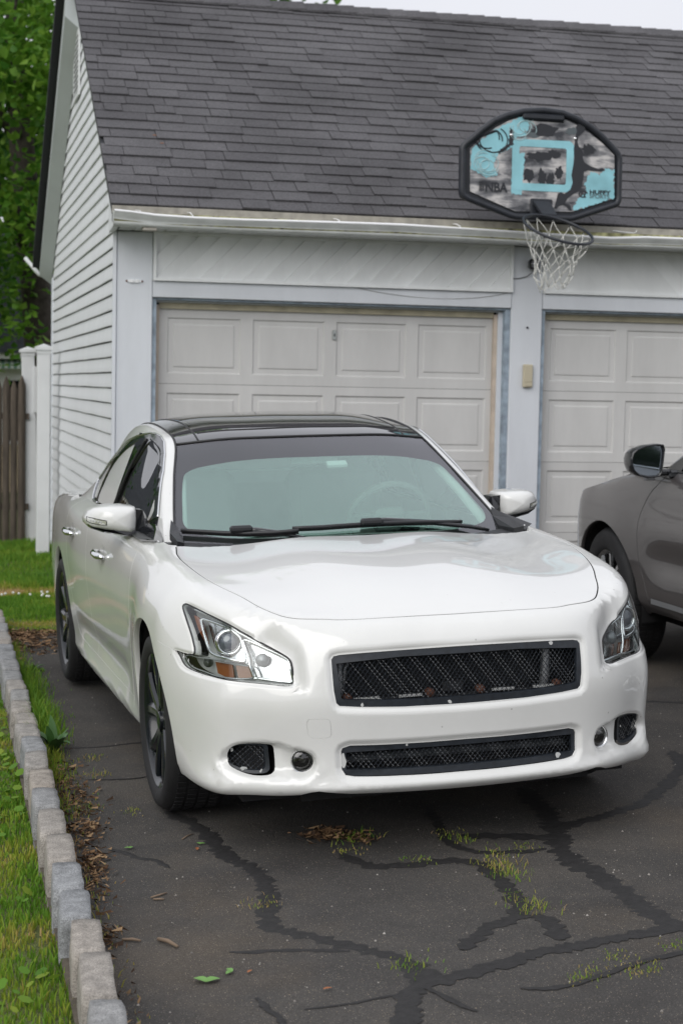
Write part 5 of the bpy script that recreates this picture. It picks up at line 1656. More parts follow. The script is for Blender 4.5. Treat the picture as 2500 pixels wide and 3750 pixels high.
# gable louvre vent
vent = empty('gable_vent', (0, 0, 0), parent=GARAGE)
VM = plain('vent_plastic', (.72, .74, .74), rough=.45, noise=.06)
b = MB(); Y0, Y1, Z0, Z1 = 2.74, 3.24, 3.90, 4.42
for lo, hi in (((-.028, Y0, Z0), (-.012, Y0+.035, Z1)), ((-.028, Y1-.035, Z0), (-.012, Y1, Z1)), ((-.028, Y0+.035, Z1-.035), (-.012, Y1-.035, Z1)), ((-.028, Y0+.035, Z0), (-.012, Y1-.035, Z0+.035))):
    b.box(lo, hi)
b.build('vent_frame', VM, vent)
b = MB(); b.box((-.0235, Y0+.035, Z0+.035), (-.013, Y1-.035, Z1-.035)); b.build('vent_back', G['darkgap'], vent)
for i in range(11):
    z = Z0+.045+i*.040
    b = MB(); b.add([(-.029, Y0+.036, z), (-.029, Y1-.036, z), (-.0238, Y1-.036, z+.002), (-.0238, Y0+.036, z+.002), (-.029, Y0+.036, z+.016), (-.029, Y1-.036, z+.016), (-.0238, Y1-.036, z+.016), (-.0238, Y0+.036, z+.016)],
                    [(0, 1, 2, 3), (7, 6, 5, 4), (0, 4, 5, 1), (3, 2, 6, 7), (0, 3, 7, 4), (1, 5, 6, 2)])
    b.build('louvre', VM, vent)

# front wall
def fbox(name, x0, x1, z0, z1, y0, y1, mat, par=None, bev=0.0):
    b = MB(); b.box((x0, y0, z0), (x1, y1, z1), bev=bev); return b.build(name, mat, par or GARAGE)
fbox('front_post', .002, .237, gz(.1)-.05, 2.598, 0.0, .13, G['trim'], bev=.006)
fbox('front_post', 2.690, 2.914, gz(2.8)-.05, 2.598, 0.0, .13, G['trim'], bev=.006)
fbox('front_post', 5.36, 5.60, gz(5.4)-.05, 2.598, 0.0, .13, G['trim'], bev=.006)
fbox('front_wall', 5.60, XR, gz(5.4)-.05, 2.598, .004, .13, G['trim'])
for x0, x1, lean in ((.2385, 2.6885, 1), (2.9155, 5.3585, -1)):
    fbox('header_board', x0, x1, 2.178, 2.283, -.006, .125, G['trim'], bev=.004)
    fr = MB(); w = .0185
    z0_, z1_ = 2.2845, 2.600
    fr.box((x0, -.030, z0_), (x1, .01, z0_+w)); fr.box((x0, -.030, z1_-w), (x1, .01, z1_))
    fr.box((x0, -.030, z0_+w), (x0+w, .01, z1_-w)); fr.box((x1-w, -.030, z0_+w), (x1, .01, z1_-w))
    fo = fr.build('frieze_panel', G['frieze'], GARAGE)
    # diagonal boards clipped to the frame
    a0, a1, c0, c1 = x0+w, x1-w, z0_+w, z1_-w
    pitch = .141; H = c1-c0
    k = -3
    while True:
        xs = a0+k*pitch; k += 1
        if lean == 1: P0, P1 = xs, xs+H
        else: P0, P1 = xs+H, xs
        if xs-H > a1: break
        quad = [(P0, c0), (P0+pitch, c0), (P1+pitch, c1), (P1, c1)]
        # clip in x
        def clip(poly, xm, keep):
            out = []
            for i in range(len(poly)):
                p, q = poly[i], poly[(i+1) % len(poly)]
                ip, iq = keep(p[0]-xm), keep(q[0]-xm)
                if ip: out.append(p)
                if ip != iq:
                    t = (xm-p[0])/(q[0]-p[0]); out.append((xm, p[1]+(q[1]-p[1])*t))
            return out
        poly = clip(clip(quad, a0, lambda d: d >= 0), a1, lambda d: d <= 0)
        if len(poly) < 3: continue
        d = (H, H) if lean == 1 else (-H, H)
        nx, nz = (d[1], -d[0]) if lean == 1 else (d[1], -d[0])
        L = math.hypot(nx, nz); nx /= L; nz /= L
        vals = [(p[0]-P0)*nx+(p[1]-c0)*nz for p in quad]; lo, hi = min(vals), max(vals)
        v = []
        for p in poly:
            t = ((p[0]-P0)*nx+(p[1]-c0)*nz-lo)/(hi-lo)
            if lean == 1: t = 1-t
            v.append((p[0], .007-.020*t, p[1]))
        n = len(v); v += [(p[0], .012, p[1]) for p in poly]
        o = mesh_obj('frieze_board', v, [tuple(range(n)), tuple(range(2*n-1, n-1, -1))]+[(i, n+i, n+(i+1) % n, (i+1) % n) for i in range(n)], G['frieze'], fo)
    fbox('frieze_backing', x0+.003, x1-.003, z0_+.003, z1_-.003, .0125, .05, G['darkgap'])

# sectional doors
def emboss(bm, x0, x1, z0, z1, panels, y=0.0):
    """plate in the x-z plane with raised-and-fielded panels; front faces -y"""
    zs0, zs1 = panels[0][2], panels[0][3]
    quads = [(x0, x1, z0, zs0), (x0, x1, zs1, z1)]
    xs = [x0]
    for p in panels: xs += [p[0], p[1]]
    xs.append(x1)
    for i in range(0, len(xs), 2): quads.append((xs[i], xs[i+1], zs0, zs1))
    def q(a, b_, c, d, ya=y, yb=y): bm.add([(a, ya, c), (b_, ya, c), (b_, yb, d), (a, yb, d)], [(0, 1, 2, 3)])
    for (a, b_, c, d) in quads: q(a, b_, c, d)
    for (a, b_, c, d) in panels:
        rings = [(0, 0), (.010, .010), (.040, .010), (.046, .0055), (.052, .0045)]
        for (i0, d0), (i1, d1) in zip(rings[:-1], rings[1:]):
            o = [(a+i0, y+d0, c+i0), (b_-i0, y+d0, c+i0), (b_-i0, y+d0, d-i0), (a+i0, y+d0, d-i0)]
            n = [(a+i1, y+d1, c+i1), (b_-i1, y+d1, c+i1), (b_-i1, y+d1, d-i1), (a+i1, y+d1, d-i1)]
            bm.add(o+n, [(0, 1, 5, 4), (1, 2, 6, 5), (2, 3, 7, 6), (3, 0, 4, 7)])
        i1, d1 = rings[-1]
        q(a+i1, b_-i1, c+i1, d-i1, y+d1, y+d1)
    bm.box((x0, y+.012, z0), (x1, y+.04, z1))
def garage_door(x0, x1, px0, label):
    D = empty('garage_door', (0, 0, 0), parent=GARAGE)
    for r in range(4):
        zt = 1.6195+.4953*(1-r)-.0012; zb = zt-.4953+.0024
        pan = [(px0+i*.5715, px0+i*.5715+.490, zb+.067, zt-.058) for i in range(4)]
        m = MB(); emboss(m, x0, x1, zb, zt, pan)
        m.build('door_section', G['door'], D, loc=(0, .12, 0))
    fbox('bottom_seal', x0, x1, .10, .1345, .125, .15, M['rubber'], D)
    return D
d1 = garage_door(.292, 2.598, .352, '')
d2 = garage_door(2.938, 5.30, 3.022, '')
# jambs, mouldings and the dark reveal round each door
for x0, x1 in ((.237, 2.690), (2.914, 5.36)):
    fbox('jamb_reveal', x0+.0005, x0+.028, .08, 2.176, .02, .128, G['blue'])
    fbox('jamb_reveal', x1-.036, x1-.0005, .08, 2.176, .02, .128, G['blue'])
    fbox('door_stop', x0+.0285, x0+.0365, .08, 2.150, .088, .118, G['trim'])
    fbox('door_stop', x0+.037, x0+.056, .08, 2.135, .092, .1185, G['tan'])
    fbox('door_stop', x1-.093, x1-.0685, .08, 2.135, .090, .1185, G['tan'])
    fbox('door_stop', x1-.068, x1-.0365, .08, 2.150, .070, .118, G['trim'])
    fbox('top_stop', x0+.0285, x1-.0365, 2.1505, 2.163, .080, .118, G['soffit'])
    fbox('top_stop', x0+.057, x1-.094, 2.112, 2.150, .098, .1195, G['tan2'])
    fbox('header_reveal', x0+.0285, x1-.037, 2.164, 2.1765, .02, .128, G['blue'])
b = MB(); b.box((1.466, .1085, 1.935), (1.494, .119, 2.0), bev=.003); lk = b.build('door_lock', plain('zinc', (.45, .47, .46), rough=.4, metal=.7), d1)
b = MB(); b.box((1.4765, .106, 1.957), (1.4835, .1086, 1.978)); b.build('key_slot', G['darkgap'], lk)

# roof: decks, shingles one by one, ridge caps
front_deck = mesh_obj('roof', [(-.055, -.235, RC-RS*.235-.012), (XR+.1, -.235, RC-RS*.235-.012), (XR+.1, YR, ZR-.012), (-.055, YR, ZR-.012),
                               (-.055, -.225, RC-RS*.235-.06), (XR+.1, -.225, RC-RS*.235-.06), (XR+.1, YR, ZR-.06), (-.055, YR, ZR-.06)],
                      [(0, 1, 2, 3), (7, 6, 5, 4), (0, 3, 7, 4), (1, 5, 6, 2), (0, 4, 5, 1)], G['rakeblack'], GARAGE)
RSB = .64
YB = 5.95; ZB = ZR-RSB*(YB-YR)
mesh_obj('rear_roof', [(-.135, YR, ZR-.006), (XR+.1, YR, ZR-.006), (XR+.1, YB, ZB), (-.135, YB, ZB), (-.135, YR, ZR-.05), (XR+.1, YR, ZR-.05), (XR+.1, YB, ZB-.045), (-.135, YB, ZB-.045)],
         [(0, 1, 2, 3), (4, 7, 6, 5), (0, 3, 7, 4), (3, 2, 6, 7), (1, 5, 6, 2)], G['rakeblack'], GARAGE)
# boxed rake along the rear slope
b = MB()
b.add([(-.128, YR-.02, ZR-.05), (-.128, YB-.02, ZB-.045), (-.128, YB-.02, ZB-.115), (-.128, YR-.02, ZR-.21), (-.013, YR-.02, ZR-.05), (-.013, YB-.02, ZB-.045), (-.013, YB-.02, ZB-.20), (-.013, YR-.02, ZR-.30)],
      [(0, 1, 2, 3), (3, 2, 6, 7), (4, 7, 6, 5), (0, 3, 7, 4), (1, 5, 6, 2)])
b.build('rake_box', G['soffitgrey'], GARAGE)
b = MB()
b.add([(x, y, z+d) for x in (-.195, -.129) for (y, z) in ((YR-.02, ZR), (YB, ZB+.005)) for d in (.012, -.045)], [(0, 2, 3, 1), (4, 5, 7, 6), (0, 1, 5, 4), (2, 6, 7, 3), (0, 4, 6, 2), (1, 3, 7, 5)])
b.build('rake_edge', G['rakeblack'], GARAGE)
b = MB(); b.tube([(-.02, YB+.02, ZB-.13), (-.13, YB+.05, ZB-.10), (-.26, YB+.12, ZB+.06)], .02, n=6); b.build('rear_gutter_end', G['gut'], GARAGE, smooth=True)

sl = math.hypot(1, RS); ex, ez = 1/sl, RS/sl            # unit vector up the slope (in y, z)
slope_len = (YR+.24)*sl
exposure = .1405
ang = math.atan(RS)
unit = MB()
unit.add([(0, 0, 0), (1, 0, 0), (1, 1, -.010), (0, 1, -.010), (0, 0, .0105), (1, 0, .0105), (1, 1, .0), (0, 1, 0)],
         [(0, 3, 2, 1), (4, 5, 6, 7), (0, 1, 5, 4), (1, 2, 6, 5), (2, 3, 7, 6), (3, 0, 4, 7)])
tabme = bpy.data.meshes.new('shingle'); tabme.from_pydata(unit.v, [], unit.f); tabme.materials.append(G['shingle'])
at = tabme.attributes.new('tone', 'FLOAT', 'FACE'); at.data.foreach_set('value', [0.0]*6)
tabs = []
rs = random.Random(21)
nc = int(slope_len/exposure)
for c in range(nc+1):
    s0 = c*exposure; x = -.062-rs.uniform(0, .2)
    wav = rs.uniform(0, 6)
    first = True
    while x < 6.2:
        w = rs.choice((.13, .17, .20, .24, .28, .34, .42))*rs.uniform(.9, 1.1)
        x0, x1 = x, x+w; x = x1+.004
        x0 = max(x0, -.06)
        if x1-x0 < .03: continue
        lift = rs.choice((0, 0, .002, .004))
        tabs.append((x0, x1-x0, s0-.004+rs.uniform(-.005, .005)+.004*math.sin(x0*1.7+wav), lift, rs.uniform(.0, 1.0)))
def tab_matrix(t):
    x0, w, s0, lift, tone = t
    hgt = min(exposure+.045, slope_len-s0+.02)
    R_ = Matrix.Rotation(ang, 4, 'X') @ Matrix.Rotation((tone-.5)*.016, 4, 'Z')
    return Matrix.Translation((x0, -.24+ex*s0-ez*lift, RC-RS*.24+ez*s0+ex*lift+.002)) @ R_ @ Matrix.Diagonal((w, hgt, 1.0+lift*60, 1))
# the 300 that show largest: nearest to the eye
vis = sorted(tabs, key=lambda t: (Vector((t[0]+t[1]/2, -.24+ex*t[2], RC+ez*t[2]))-Vector(CP)).length-1.3*t[1] if t[0]+t[1]/2 < 3.9 else 99)
single, rest = vis[:300], vis[300:]
for t in single:
    o = bpy.data.objects.new('shingle', tabme); COL.objects.link(o); o.parent = front_deck; o.matrix_local = tab_matrix(t)
sb = MB(); tones = []
for t in rest:
    Mx = tab_matrix(t); sb.add([Mx @ Vector(v) for v in unit.v], unit.f); tones += [t[4]]*6
o = sb.build('shingles_beyond', G['shingle'], front_deck); o['kind'] = 'stuff'
a = o.data.attributes.new('tone', 'FLOAT', 'FACE'); a.data.foreach_set('value', tones)
x = -.08; capv = [(0, -.13, -.082), (0, 0, 0), (0, .13, -.082), (1, -.13, -.082), (1, 0, 0), (1, .13, -.082)]
cme = bpy.data.meshes.new('ridge_cap')
cme.from_pydata([(p[0], p[1], p[2]+(.012 if p[0] == 1 else .002)) for p in capv]+[(p[0], p[1], p[2]-.010) for p in capv], [], [(0, 3, 4, 1), (1, 4, 5, 2), (6, 7, 10, 9), (7, 8, 11, 10), (0, 1, 7, 6), (1, 2, 8, 7), (3, 9, 10, 4), (4, 10, 11, 5), (0, 6, 9, 3), (2, 5, 11, 8)])
cme.materials.append(G['shingle'])
while x < 6.4:
    o = bpy.data.objects.new('ridge_cap', cme); COL.objects.link(o); o.parent = front_deck
    o.matrix_local = Matrix.Translation((x, YR, ZR+.030+rs.uniform(-.003, .003))) @ Matrix.Diagonal((.19, 1, 1, 1)); x += .142
# rusty smears on the shingles near the left edge
for (sx, ss, w, h) in ((.30, 1.02, .05, .014), (.34, .90, .03, .012)):
    o = mesh_obj('rust_smear', [(sx, -.24+ex*ss, RC-RS*.24+ez*ss+.0145), (sx+w, -.24+ex*ss, RC-RS*.24+ez*ss+.0145), (sx+w*.8, -.24+ex*(ss+h), RC-RS*.24+ez*(ss+h)+.0145), (sx+w*.2, -.24+ex*(ss+h), RC-RS*.24+ez*(ss+h)+.0145)], [(0, 1, 2, 3)], G['rustw'], front_deck)

# eaves: drip edge, sagging gutter, soffit
ze = RC-RS*.24
fbox('drip_edge', -.055, XR, ze-.052, ze-.006, -.262, -.232, G['drip'])
GUT = empty('gutter', (0, 0, 0), parent=GARAGE)
xsg = [-.052, .06, .2, .45, .75, 1.1, 1.5, 1.8, 2.1, 2.4, 2.7, 3.0, 3.25, 3.5, 3.9, 4.5, 5.2, XR]
dzg = [.018, .012, -.002, -.008, -.008, -.004, .001, .003, -.002, -.008, -.016, -.022, -.026, -.012, -.01, -.012, -.01, -.01]
def gut_strip(name, prof, mat, x0=0, smooth=True):
    v, f = [], []
    n = len(prof)
    for i, x in enumerate(xsg):
        for (y, z, k) in prof: v.append((x, y+rs.uniform(-.001, .001), z+dzg[i]*k+rs.uniform(-.0008, .0008)))
    for i in range(len(xsg)-1):
        for q in range(n-1): f.append((i*n+q, i*n+q+1, (i+1)*n+q+1, (i+1)*n+q))
    return mesh_obj(name, v, f, mat, GUT, smooth=smooth)
gut_strip('gutter_face', [(-.366, 2.668, 1), (-.362, 2.656, 1), (-.345, 2.640, .8), (-.335, 2.622, .6), (-.338, 2.612, .4), (-.322, 2.598, .2), (-.262, 2.596, 0), (-.258, 2.60, 0)], G['gut'])
gut_strip('gutter_lip', [(-.350, 2.664, 1), (-.353, 2.676, 1), (-.362, 2.681, 1), (-.370, 2.677, 1), (-.371, 2.668, 1), (-.366, 2.664, 1)], G['lip'])
gut_strip('gutter_inside', [(-.345, 2.664, 1), (-.335, 2.615, .5), (-.268, 2.605, 0), (-.2635, 2.690, 0)], G['algae'])
b = MB(); b.add([(-.0525, -.366, 2.69), (-.0525, -.345, 2.655), (-.0525, -.332, 2.62), (-.0525, -.32, 2.602), (-.0525, -.26, 2.60), (-.0525, -.26, 2.70)], [(0, 1, 2, 3, 4, 5)]); b.build('gutter_cap', G['gut'], GUT)
for x in (.09, .42, 1.37, 2.18):
    b = MB(); b.tube([(x, -.258, 2.705), (x+.012, -.30, 2.70), (x+.02, -.36, 2.683+np.interp(x, xsg, dzg))], .0035, n=5); b.build('gutter_hanger', G['lip'], GUT)
b = MB(); b.tube([(3.30, -.268, 2.705), (3.44, -.30, 2.692), (3.455, -.305, 2.700), (3.458, -.305, 2.712)], .003, n=5); b.build('gutter_hanger', G['lip'], GUT)
b = MB(); b.box((.13, -.325, 2.575), (.22, -.26, 2.5955), bev=.006); b.build('outlet', G['drip'], GUT)
x = .005; i = 0
while x < 5.6:
    b = MB(); b.box((x, -.258, 2.6005), (x+.094, -.001, 2.610)); b.build('soffit_panel', G['soffit'], GARAGE); x += .1; i += 1
fbox('soffit_back', .0, 5.7, 2.611, 2.63, -.258, .1, G['darkgap'])
fbox('eave_board', -.05, XR, 2.632, ze-.055, -.256, -.20, G['trim'])
b = MB(); b.add([(-.05, -.235, ze-.01), (-.05, .0, ze+.14), (-.05, .012, 2.72), (-.05, .012, 2.585), (-.05, -.235, 2.60), (-.012, -.235, ze-.02), (-.012, .0, ze+.13), (-.012, .012, 2.72), (-.012, .012, 2.585), (-.012, -.235, 2.60)],
               [(0, 1, 2, 3, 4)[::-1], (5, 6, 7, 8, 9), (4, 3, 8, 9), (0, 4, 9, 5), (3, 2, 7, 8)]); b.build('eave_return', G['siding'], GARAGE)

# bits fixed to the front: keypad, camera, bracket, screw, sagging cable
KP = empty('keypad', (2.815, 0, 1.64), 'beige garage door keypad on the white pillar between the two doors', 'keypad')
KPM = plain('beige_plastic', (.50, .45, .33), rough=.5)
b = MB(); b.box((-.034, -.028, 0), (.034, -.001, .158), bev=.006); kb = b.build('keypad_case', KPM, KP)
b = MB(); b.box((-.029, -.031, .038), (.029, -.0275, .152), bev=.003); b.build('keypad_cover', KPM, KP)
b = MB(); b.box((-.014, -.0315, .010), (.029, -.0275, .032), bev=.002); b.build('keypad_latch', KPM, KP)
CAMO = empty('security_camera', (2.821, 0, 2.44), 'small black security camera under the eave beside the hoop net', 'camera')
b = MB(); b.box((-.036, -.085, .0), (.036, -.03, .073), bev=.014); b.build('camera_body', M['gloss_black'], CAMO, smooth=True, auto=40)
b = MB(); b.tube([(0, -.001, .05), (0, -.03, .04)], .012, n=10); b.lathe([(.022, 0), (.022, .006)], n=12, M=Matrix.Translation((0, -.001, .05)) @ Matrix.Rotation(rad(90), 4, 'X')); b.build('camera_mount', M['black_plastic'], CAMO)
b = MB(); b.lathe([(.001, .004), (.013, .003), (.016, 0)], n=16, M=Matrix.Translation((0, -.0855, .038)) @ Matrix.Rotation(rad(90), 4, 'X')); b.build('camera_lens', M['proj'], CAMO, smooth=True)
b = MB(); b.tube([(2.825, -.04, 2.445), (2.82, -.03, 2.42), (2.79, -.012, 2.395), (2.74, -.008, 2.382), (2.695, -.012, 2.379)], .0028, n=6)
o = b.build('camera_cable', M['seal'], None, smooth=True); tag(o, 'short black cable curving from the security camera to the frieze', 'cable')
b = MB(); pts = []
for t in np.linspace(0, 1, 18): pts.append((1.60+1.06*t, -.0085-.002*math.sin(t*9), 2.282-.085*math.sin(math.pi*t)**.8*(.55+.2*t)))
b.tube(pts, .0016, n=5); o = b.build('loose_wire', plain('grey_wire', (.30, .30, .28), rough=.6), None); tag(o, 'thin grey wire sagging across the white header board', 'wire')
BR = empty('wall_bracket', (.118, 0, 2.278), 'small white metal bracket with rusty screws on the left post', 'bracket')
b = MB(); b.box((-.052, -.006, -.008), (.052, -.001, .006)); b.box((-.03, -.014, -.013), (-.004, -.006, .010), bev=.003); b.box((.004, -.014, -.013), (.03, -.006, .010), bev=.003); b.build('bracket_plate', G['lip'], BR)
for x in (-.050, .050):
    b = MB(); b.lathe([(.001, .003), (.006, .002), (.007, 0)], n=10, M=Matrix.Translation((x, -.006, -.001)) @ Matrix.Rotation(rad(90), 4, 'X')); b.build('screw', M['rust'], BR)
SCW = MB(); SCW.lathe([(.001, .012), (.006, .010), (.008, 0)], n=10, M=Matrix.Translation((2.808, -.001, 2.049)) @ Matrix.Rotation(rad(90), 4, 'X'))
o = SCW.build('wall_screw', M['dark'], None, smooth=True); tag(o, 'single dark screw head in the white pillar above the keypad', 'screw')

# ------------------------------------------------------------------ basketball hoop over the eave
HOOP = empty('basketball_hoop', (2.695, -.50, 2.74), 'black framed basketball backboard with blue print, drooping rim and white net', 'basketball hoop')
HM = {}
HM['frame'] = plain('backboard_frame', (.020, .023, .030), rough=.45, noise=.2, nscale=20)
HM['cyan'] = plain('cyan_print', (.27, .56, .63), rough=.5, noise=.18, nscale=6)
HM['ink'] = plain('black_print', (.022, .024, .030), rough=.5)
HM['ink2'] = plain('grey_print', (.10, .12, .13), rough=.5)
HM['net'] = plain('net_cord', (.62, .62, .58), rough=.85, noise=.15, nscale=80)
def smear_mat():
    m, nt, p = new_mat('smeared_print')
    pset(p, Roughness=.35); p.inputs['Coat Weight'].default_value = .4
    tc = nt.nodes.new('ShaderNodeTexCoord')
    mp = nt.nodes.new('ShaderNodeMapping'); mp.inputs['Scale'].default_value = (2.2, 1, 11); mp.inputs['Rotation'].default_value = (0, .12, 0)
    n1 = nt.nodes.new('ShaderNodeTexNoise'); n1.inputs['Scale'].default_value = 1.6; n1.inputs['Detail'].default_value = 9; n1.inputs['Roughness'].default_value = .62; n1.inputs['Distortion'].default_value = .6
    mp2 = nt.nodes.new('ShaderNodeMapping'); mp2.inputs['Scale'].default_value = (4, 1, 5)
    n2 = nt.nodes.new('ShaderNodeTexNoise'); n2.inputs['Scale'].default_value = 1.5; n2.inputs['Detail'].default_value = 4
    nt.links.new(tc.outputs['Object'], mp.inputs['Vector']); nt.links.new(mp.outputs['Vector'], n1.inputs['Vector'])
    nt.links.new(tc.outputs['Object'], mp2.inputs['Vector']); nt.links.new(mp2.outputs['Vector'], n2.inputs['Vector'])
    ad = nt.nodes.new('ShaderNodeMath'); ad.operation = 'ADD'
    nt.links.new(n1.outputs['Fac'], ad.inputs[0]); nt.links.new(n2.outputs['Fac'], ad.inputs[1])
    r = nt.nodes.new('ShaderNodeValToRGB'); e = r.color_ramp.elements
    e[0].position = .40; e[0].color = (.025, .027, .034, 1); e[1].position = .57; e[1].color = (.55, .53, .52, 1)
    k = e.new(.49); k.color = (.20, .20, .21, 1)
    hf = nt.nodes.new('ShaderNodeMath'); hf.operation = 'MULTIPLY'; hf.inputs[1].default_value = .5
    nt.links.new(ad.outputs['Value'], hf.inputs[0]); nt.links.new(hf.outputs['Value'], r.inputs['Fac'])
    nt.links.new(r.outputs['Color'], p.inputs['Base Color'])
    return m
HM['smear'] = smear_mat()
def hz(x, z): return (x-2.695, z-2.74)
outer = [(2.142, 3.172), (2.160, 3.198), (2.197, 3.228), (2.27, 3.295), (2.358, 3.361), (2.45, 3.402), (2.56, 3.433), (2.695, 3.447), (2.83, 3.437), (2.93, 3.405), (3.02, 3.362), (3.11, 3.300), (3.19, 3.228), (3.235, 3.183), (3.246, 3.15),
         (3.248, 2.875), (3.236, 2.848), (3.20, 2.835), (2.94, 2.745), (2.90, 2.736), (2.53, 2.732), (2.49, 2.738), (2.19, 2.838), (2.155, 2.856), (2.146, 2.88)]
inner = [(2.205, 3.166), (2.28, 3.238), (2.37, 3.305), (2.46, 3.355), (2.552, 3.388), (2.565, 3.363), (2.832, 3.360), (2.845, 3.384), (2.93, 3.352), (3.02, 3.305), (3.11, 3.245), (3.196, 3.172), (3.204, 2.892), (2.908, 2.792), (2.522, 2.778), (2.212, 2.892)]
outer = [hz(*p) for p in outer]; inner = [hz(*p) for p in inner]
FX = Matrix(((1, 0, 0, 0), (0, 0, 1, 0), (0, 1, 0, 0), (0, 0, 0, 1)))       # 2D (x, z) with depth along +y
def sheet(name, poly, y, mat, thick=.0016, par=HOOP):
    b = MB(); n = len(poly)
    a = sum(poly[i][0]*poly[(i+1) % n][1]-poly[(i+1) % n][0]*poly[i][1] for i in range(n))
    P = poly if a > 0 else poly[::-1]
    v = [(p[0], y, p[1]) for p in P]+[(p[0], y+thick, p[1]) for p in P]
    b.add(v, [tuple(range(n)), tuple(range(2*n-1, n-1, -1))]+[(i, n+i, n+(i+1) % n, (i+1) % n) for i in range(n)])
    return b.build(name, mat, par)
sheet('backboard', outer, .0, HM['frame'], .03)
pan = sheet('print_panel', inner, -.012, HM['smear'], .012)
b = MB()
ring = densify([(p[0]*.975, -.012, (p[1]-.35)*.965+.35) for p in outer], .03)
b.tube(list(ring), .022, n=8, closed=True); b.build('backboard_rim', HM['frame'], HOOP, smooth=True)
b = MB(); b.box((-.145, -.034, .628), (.145, -.008, .672), bev=.012); b.build('top_pad', HM['frame'], HOOP)
rh = random.Random(5)
def ragged(P, amp, step=.012):
    Q = densify([(p[0], 0, p[1]) for p in P], step)
    return [(q[0]+rh.uniform(-amp, amp), q[2]+rh.uniform(-amp, amp)) for q in Q]
def inside_clip(P): return P
# blue corners
sheet('blue_print', ragged([(-.48, .42), (-.40, .498), (-.31, .562), (-.22, .612), (-.145, .642), (-.09, .60), (-.11, .53), (-.20, .50), (-.19, .455), (-.30, .40), (-.33, .33), (-.30, .26), (-.38, .245), (-.46, .29), (-.482, .30)], .006), -.0135, HM['cyan'], .001, pan)
sheet('blue_print', ragged([(.22, .058), (.505, .152), (.503, .335), (.44, .34), (.40, .30), (.34, .32), (.30, .235), (.315, .18), (.25, .13)], .008), -.0135, HM['cyan'], .001, pan)
# target square
def frame2(name, x0, x1, z0, z1, w, y, mat):
    b = MB()
    def rr(a, c, e, f, r):
        P = []
        for cx, cz, a0 in ((e-r, f-r, 0), (a+r, f-r, 90), (a+r, c+r, 180), (e-r, c+r, 270)):
            for k in range(5):
                t = rad(a0+90*k/4); P.append((cx+r*math.cos(t), cz+r*math.sin(t)))
        return P
    O, I = rr(x0, z0, x1, z1, .03), rr(x0+w, z0+w, x1-w, z1-w, .014); n = len(O)
    v = [(p[0]+rh.uniform(-.003, .003), y, p[1]+rh.uniform(-.003, .003)) for p in O]+[(p[0], y, p[1]) for p in I]
    b.add(v, [(i, (i+1) % n, n+(i+1) % n, n+i) for i in range(n)])
    return b.build(name, mat, pan)
frame2('target_square', -.205, .215, .175, .505, .048, -.0150, HM['cyan'])
sheet('blue_print', ragged([(-.205, .15), (-.13, .15), (-.12, .42), (-.20, .41)], .006), -.0138, HM['cyan'], .001, pan)
# dark smudges across the square
for (cx, cz, w, h) in ((-.09, .27, .05, .045), (0, .26, .035, .06), (.06, .255, .03, .05), (-.02, .40, .09, .035), (.08, .42, .05, .03), (.02, .565, .11, .045), (-.07, .545, .06, .03), (.32, .46, .05, .04), (.12, .30, .03, .05), (.20, .57, .05, .03)):
    P = [(cx+w*math.cos(t)*rh.uniform(.55, 1.15), cz+h*math.sin(t)*rh.uniform(.55, 1.15)) for t in np.linspace(0, 2*math.pi, 22, endpoint=False)]
    sheet('smudge', P, -.0142-rh.uniform(0, .0006), HM['ink'] if rh.random() < .6 else HM['ink2'], .0008, pan)
# generic leaping player
sil = [(.235, .575), (.225, .60), (.245, .622), (.275, .622), (.292, .60), (.285, .575), (.262, .555), (.243, .535), (.240, .50), (.250, .475), (.268, .462), (.278, .44), (.280, .40), (.292, .375), (.335, .352), (.39, .338), (.42, .345), (.438, .330), (.41, .322), (.37, .322), (.32, .325), (.290, .315), (.288, .27), (.280, .225), (.262, .19), (.22, .165), (.18, .135), (.165, .105),
       (.20, .095), (.215, .060), (.20, .058), (.175, .085), (.150, .095), (.125, .085), (.105, .065), (.092, .072), (.105, .12), (.115, .165), (.135, .175), (.16, .165), (.20, .195), (.215, .24), (.205, .29), (.213, .34), (.222, .40), (.215, .455), (.222, .50), (.226, .545)]
sheet('player_print', sil, -.0160, HM['ink'], .0008, pan)
# scribbled loops
for (cx, cz, r, k, m_) in ((-.385, .335, .085, 9, 'cyan'), (-.135, .565, .075, 8, 'cyan'), (-.36, .50, .12, 4, 'ink2')):
    for i in range(k):
        a0 = rh.uniform(0, 6.3); rr_ = r*rh.uniform(.45, 1.0); ox, oz = rh.uniform(-.03, .03), rh.uniform(-.03, .03)
        pts = []
        for t in np.linspace(0, rh.uniform(2.5, 5.5), 18):
            x, z = cx+ox+rr_*math.cos(a0+t), cz+oz+rr_*.85*math.sin(a0+t)
            if x > -.475 and z < .45+.38*(x+.48)*1.0+.04: pts.append((x, -.0152, z))
        if len(pts) > 3:
            b = MB(); b.tube(pts, .0022 if m_ == 'cyan' else .004, n=4); b.build('scribble', plain('pale_scribble', (.42, .58, .60), rough=.6) if m_ == 'cyan' else HM['ink'], pan)
sheet('smudge', ragged([(-.29, .40), (-.20, .47), (-.20, .55), (-.225, .57), (-.23, .47), (-.30, .415)], .005), -.0155, HM['ink'], .0008, pan)
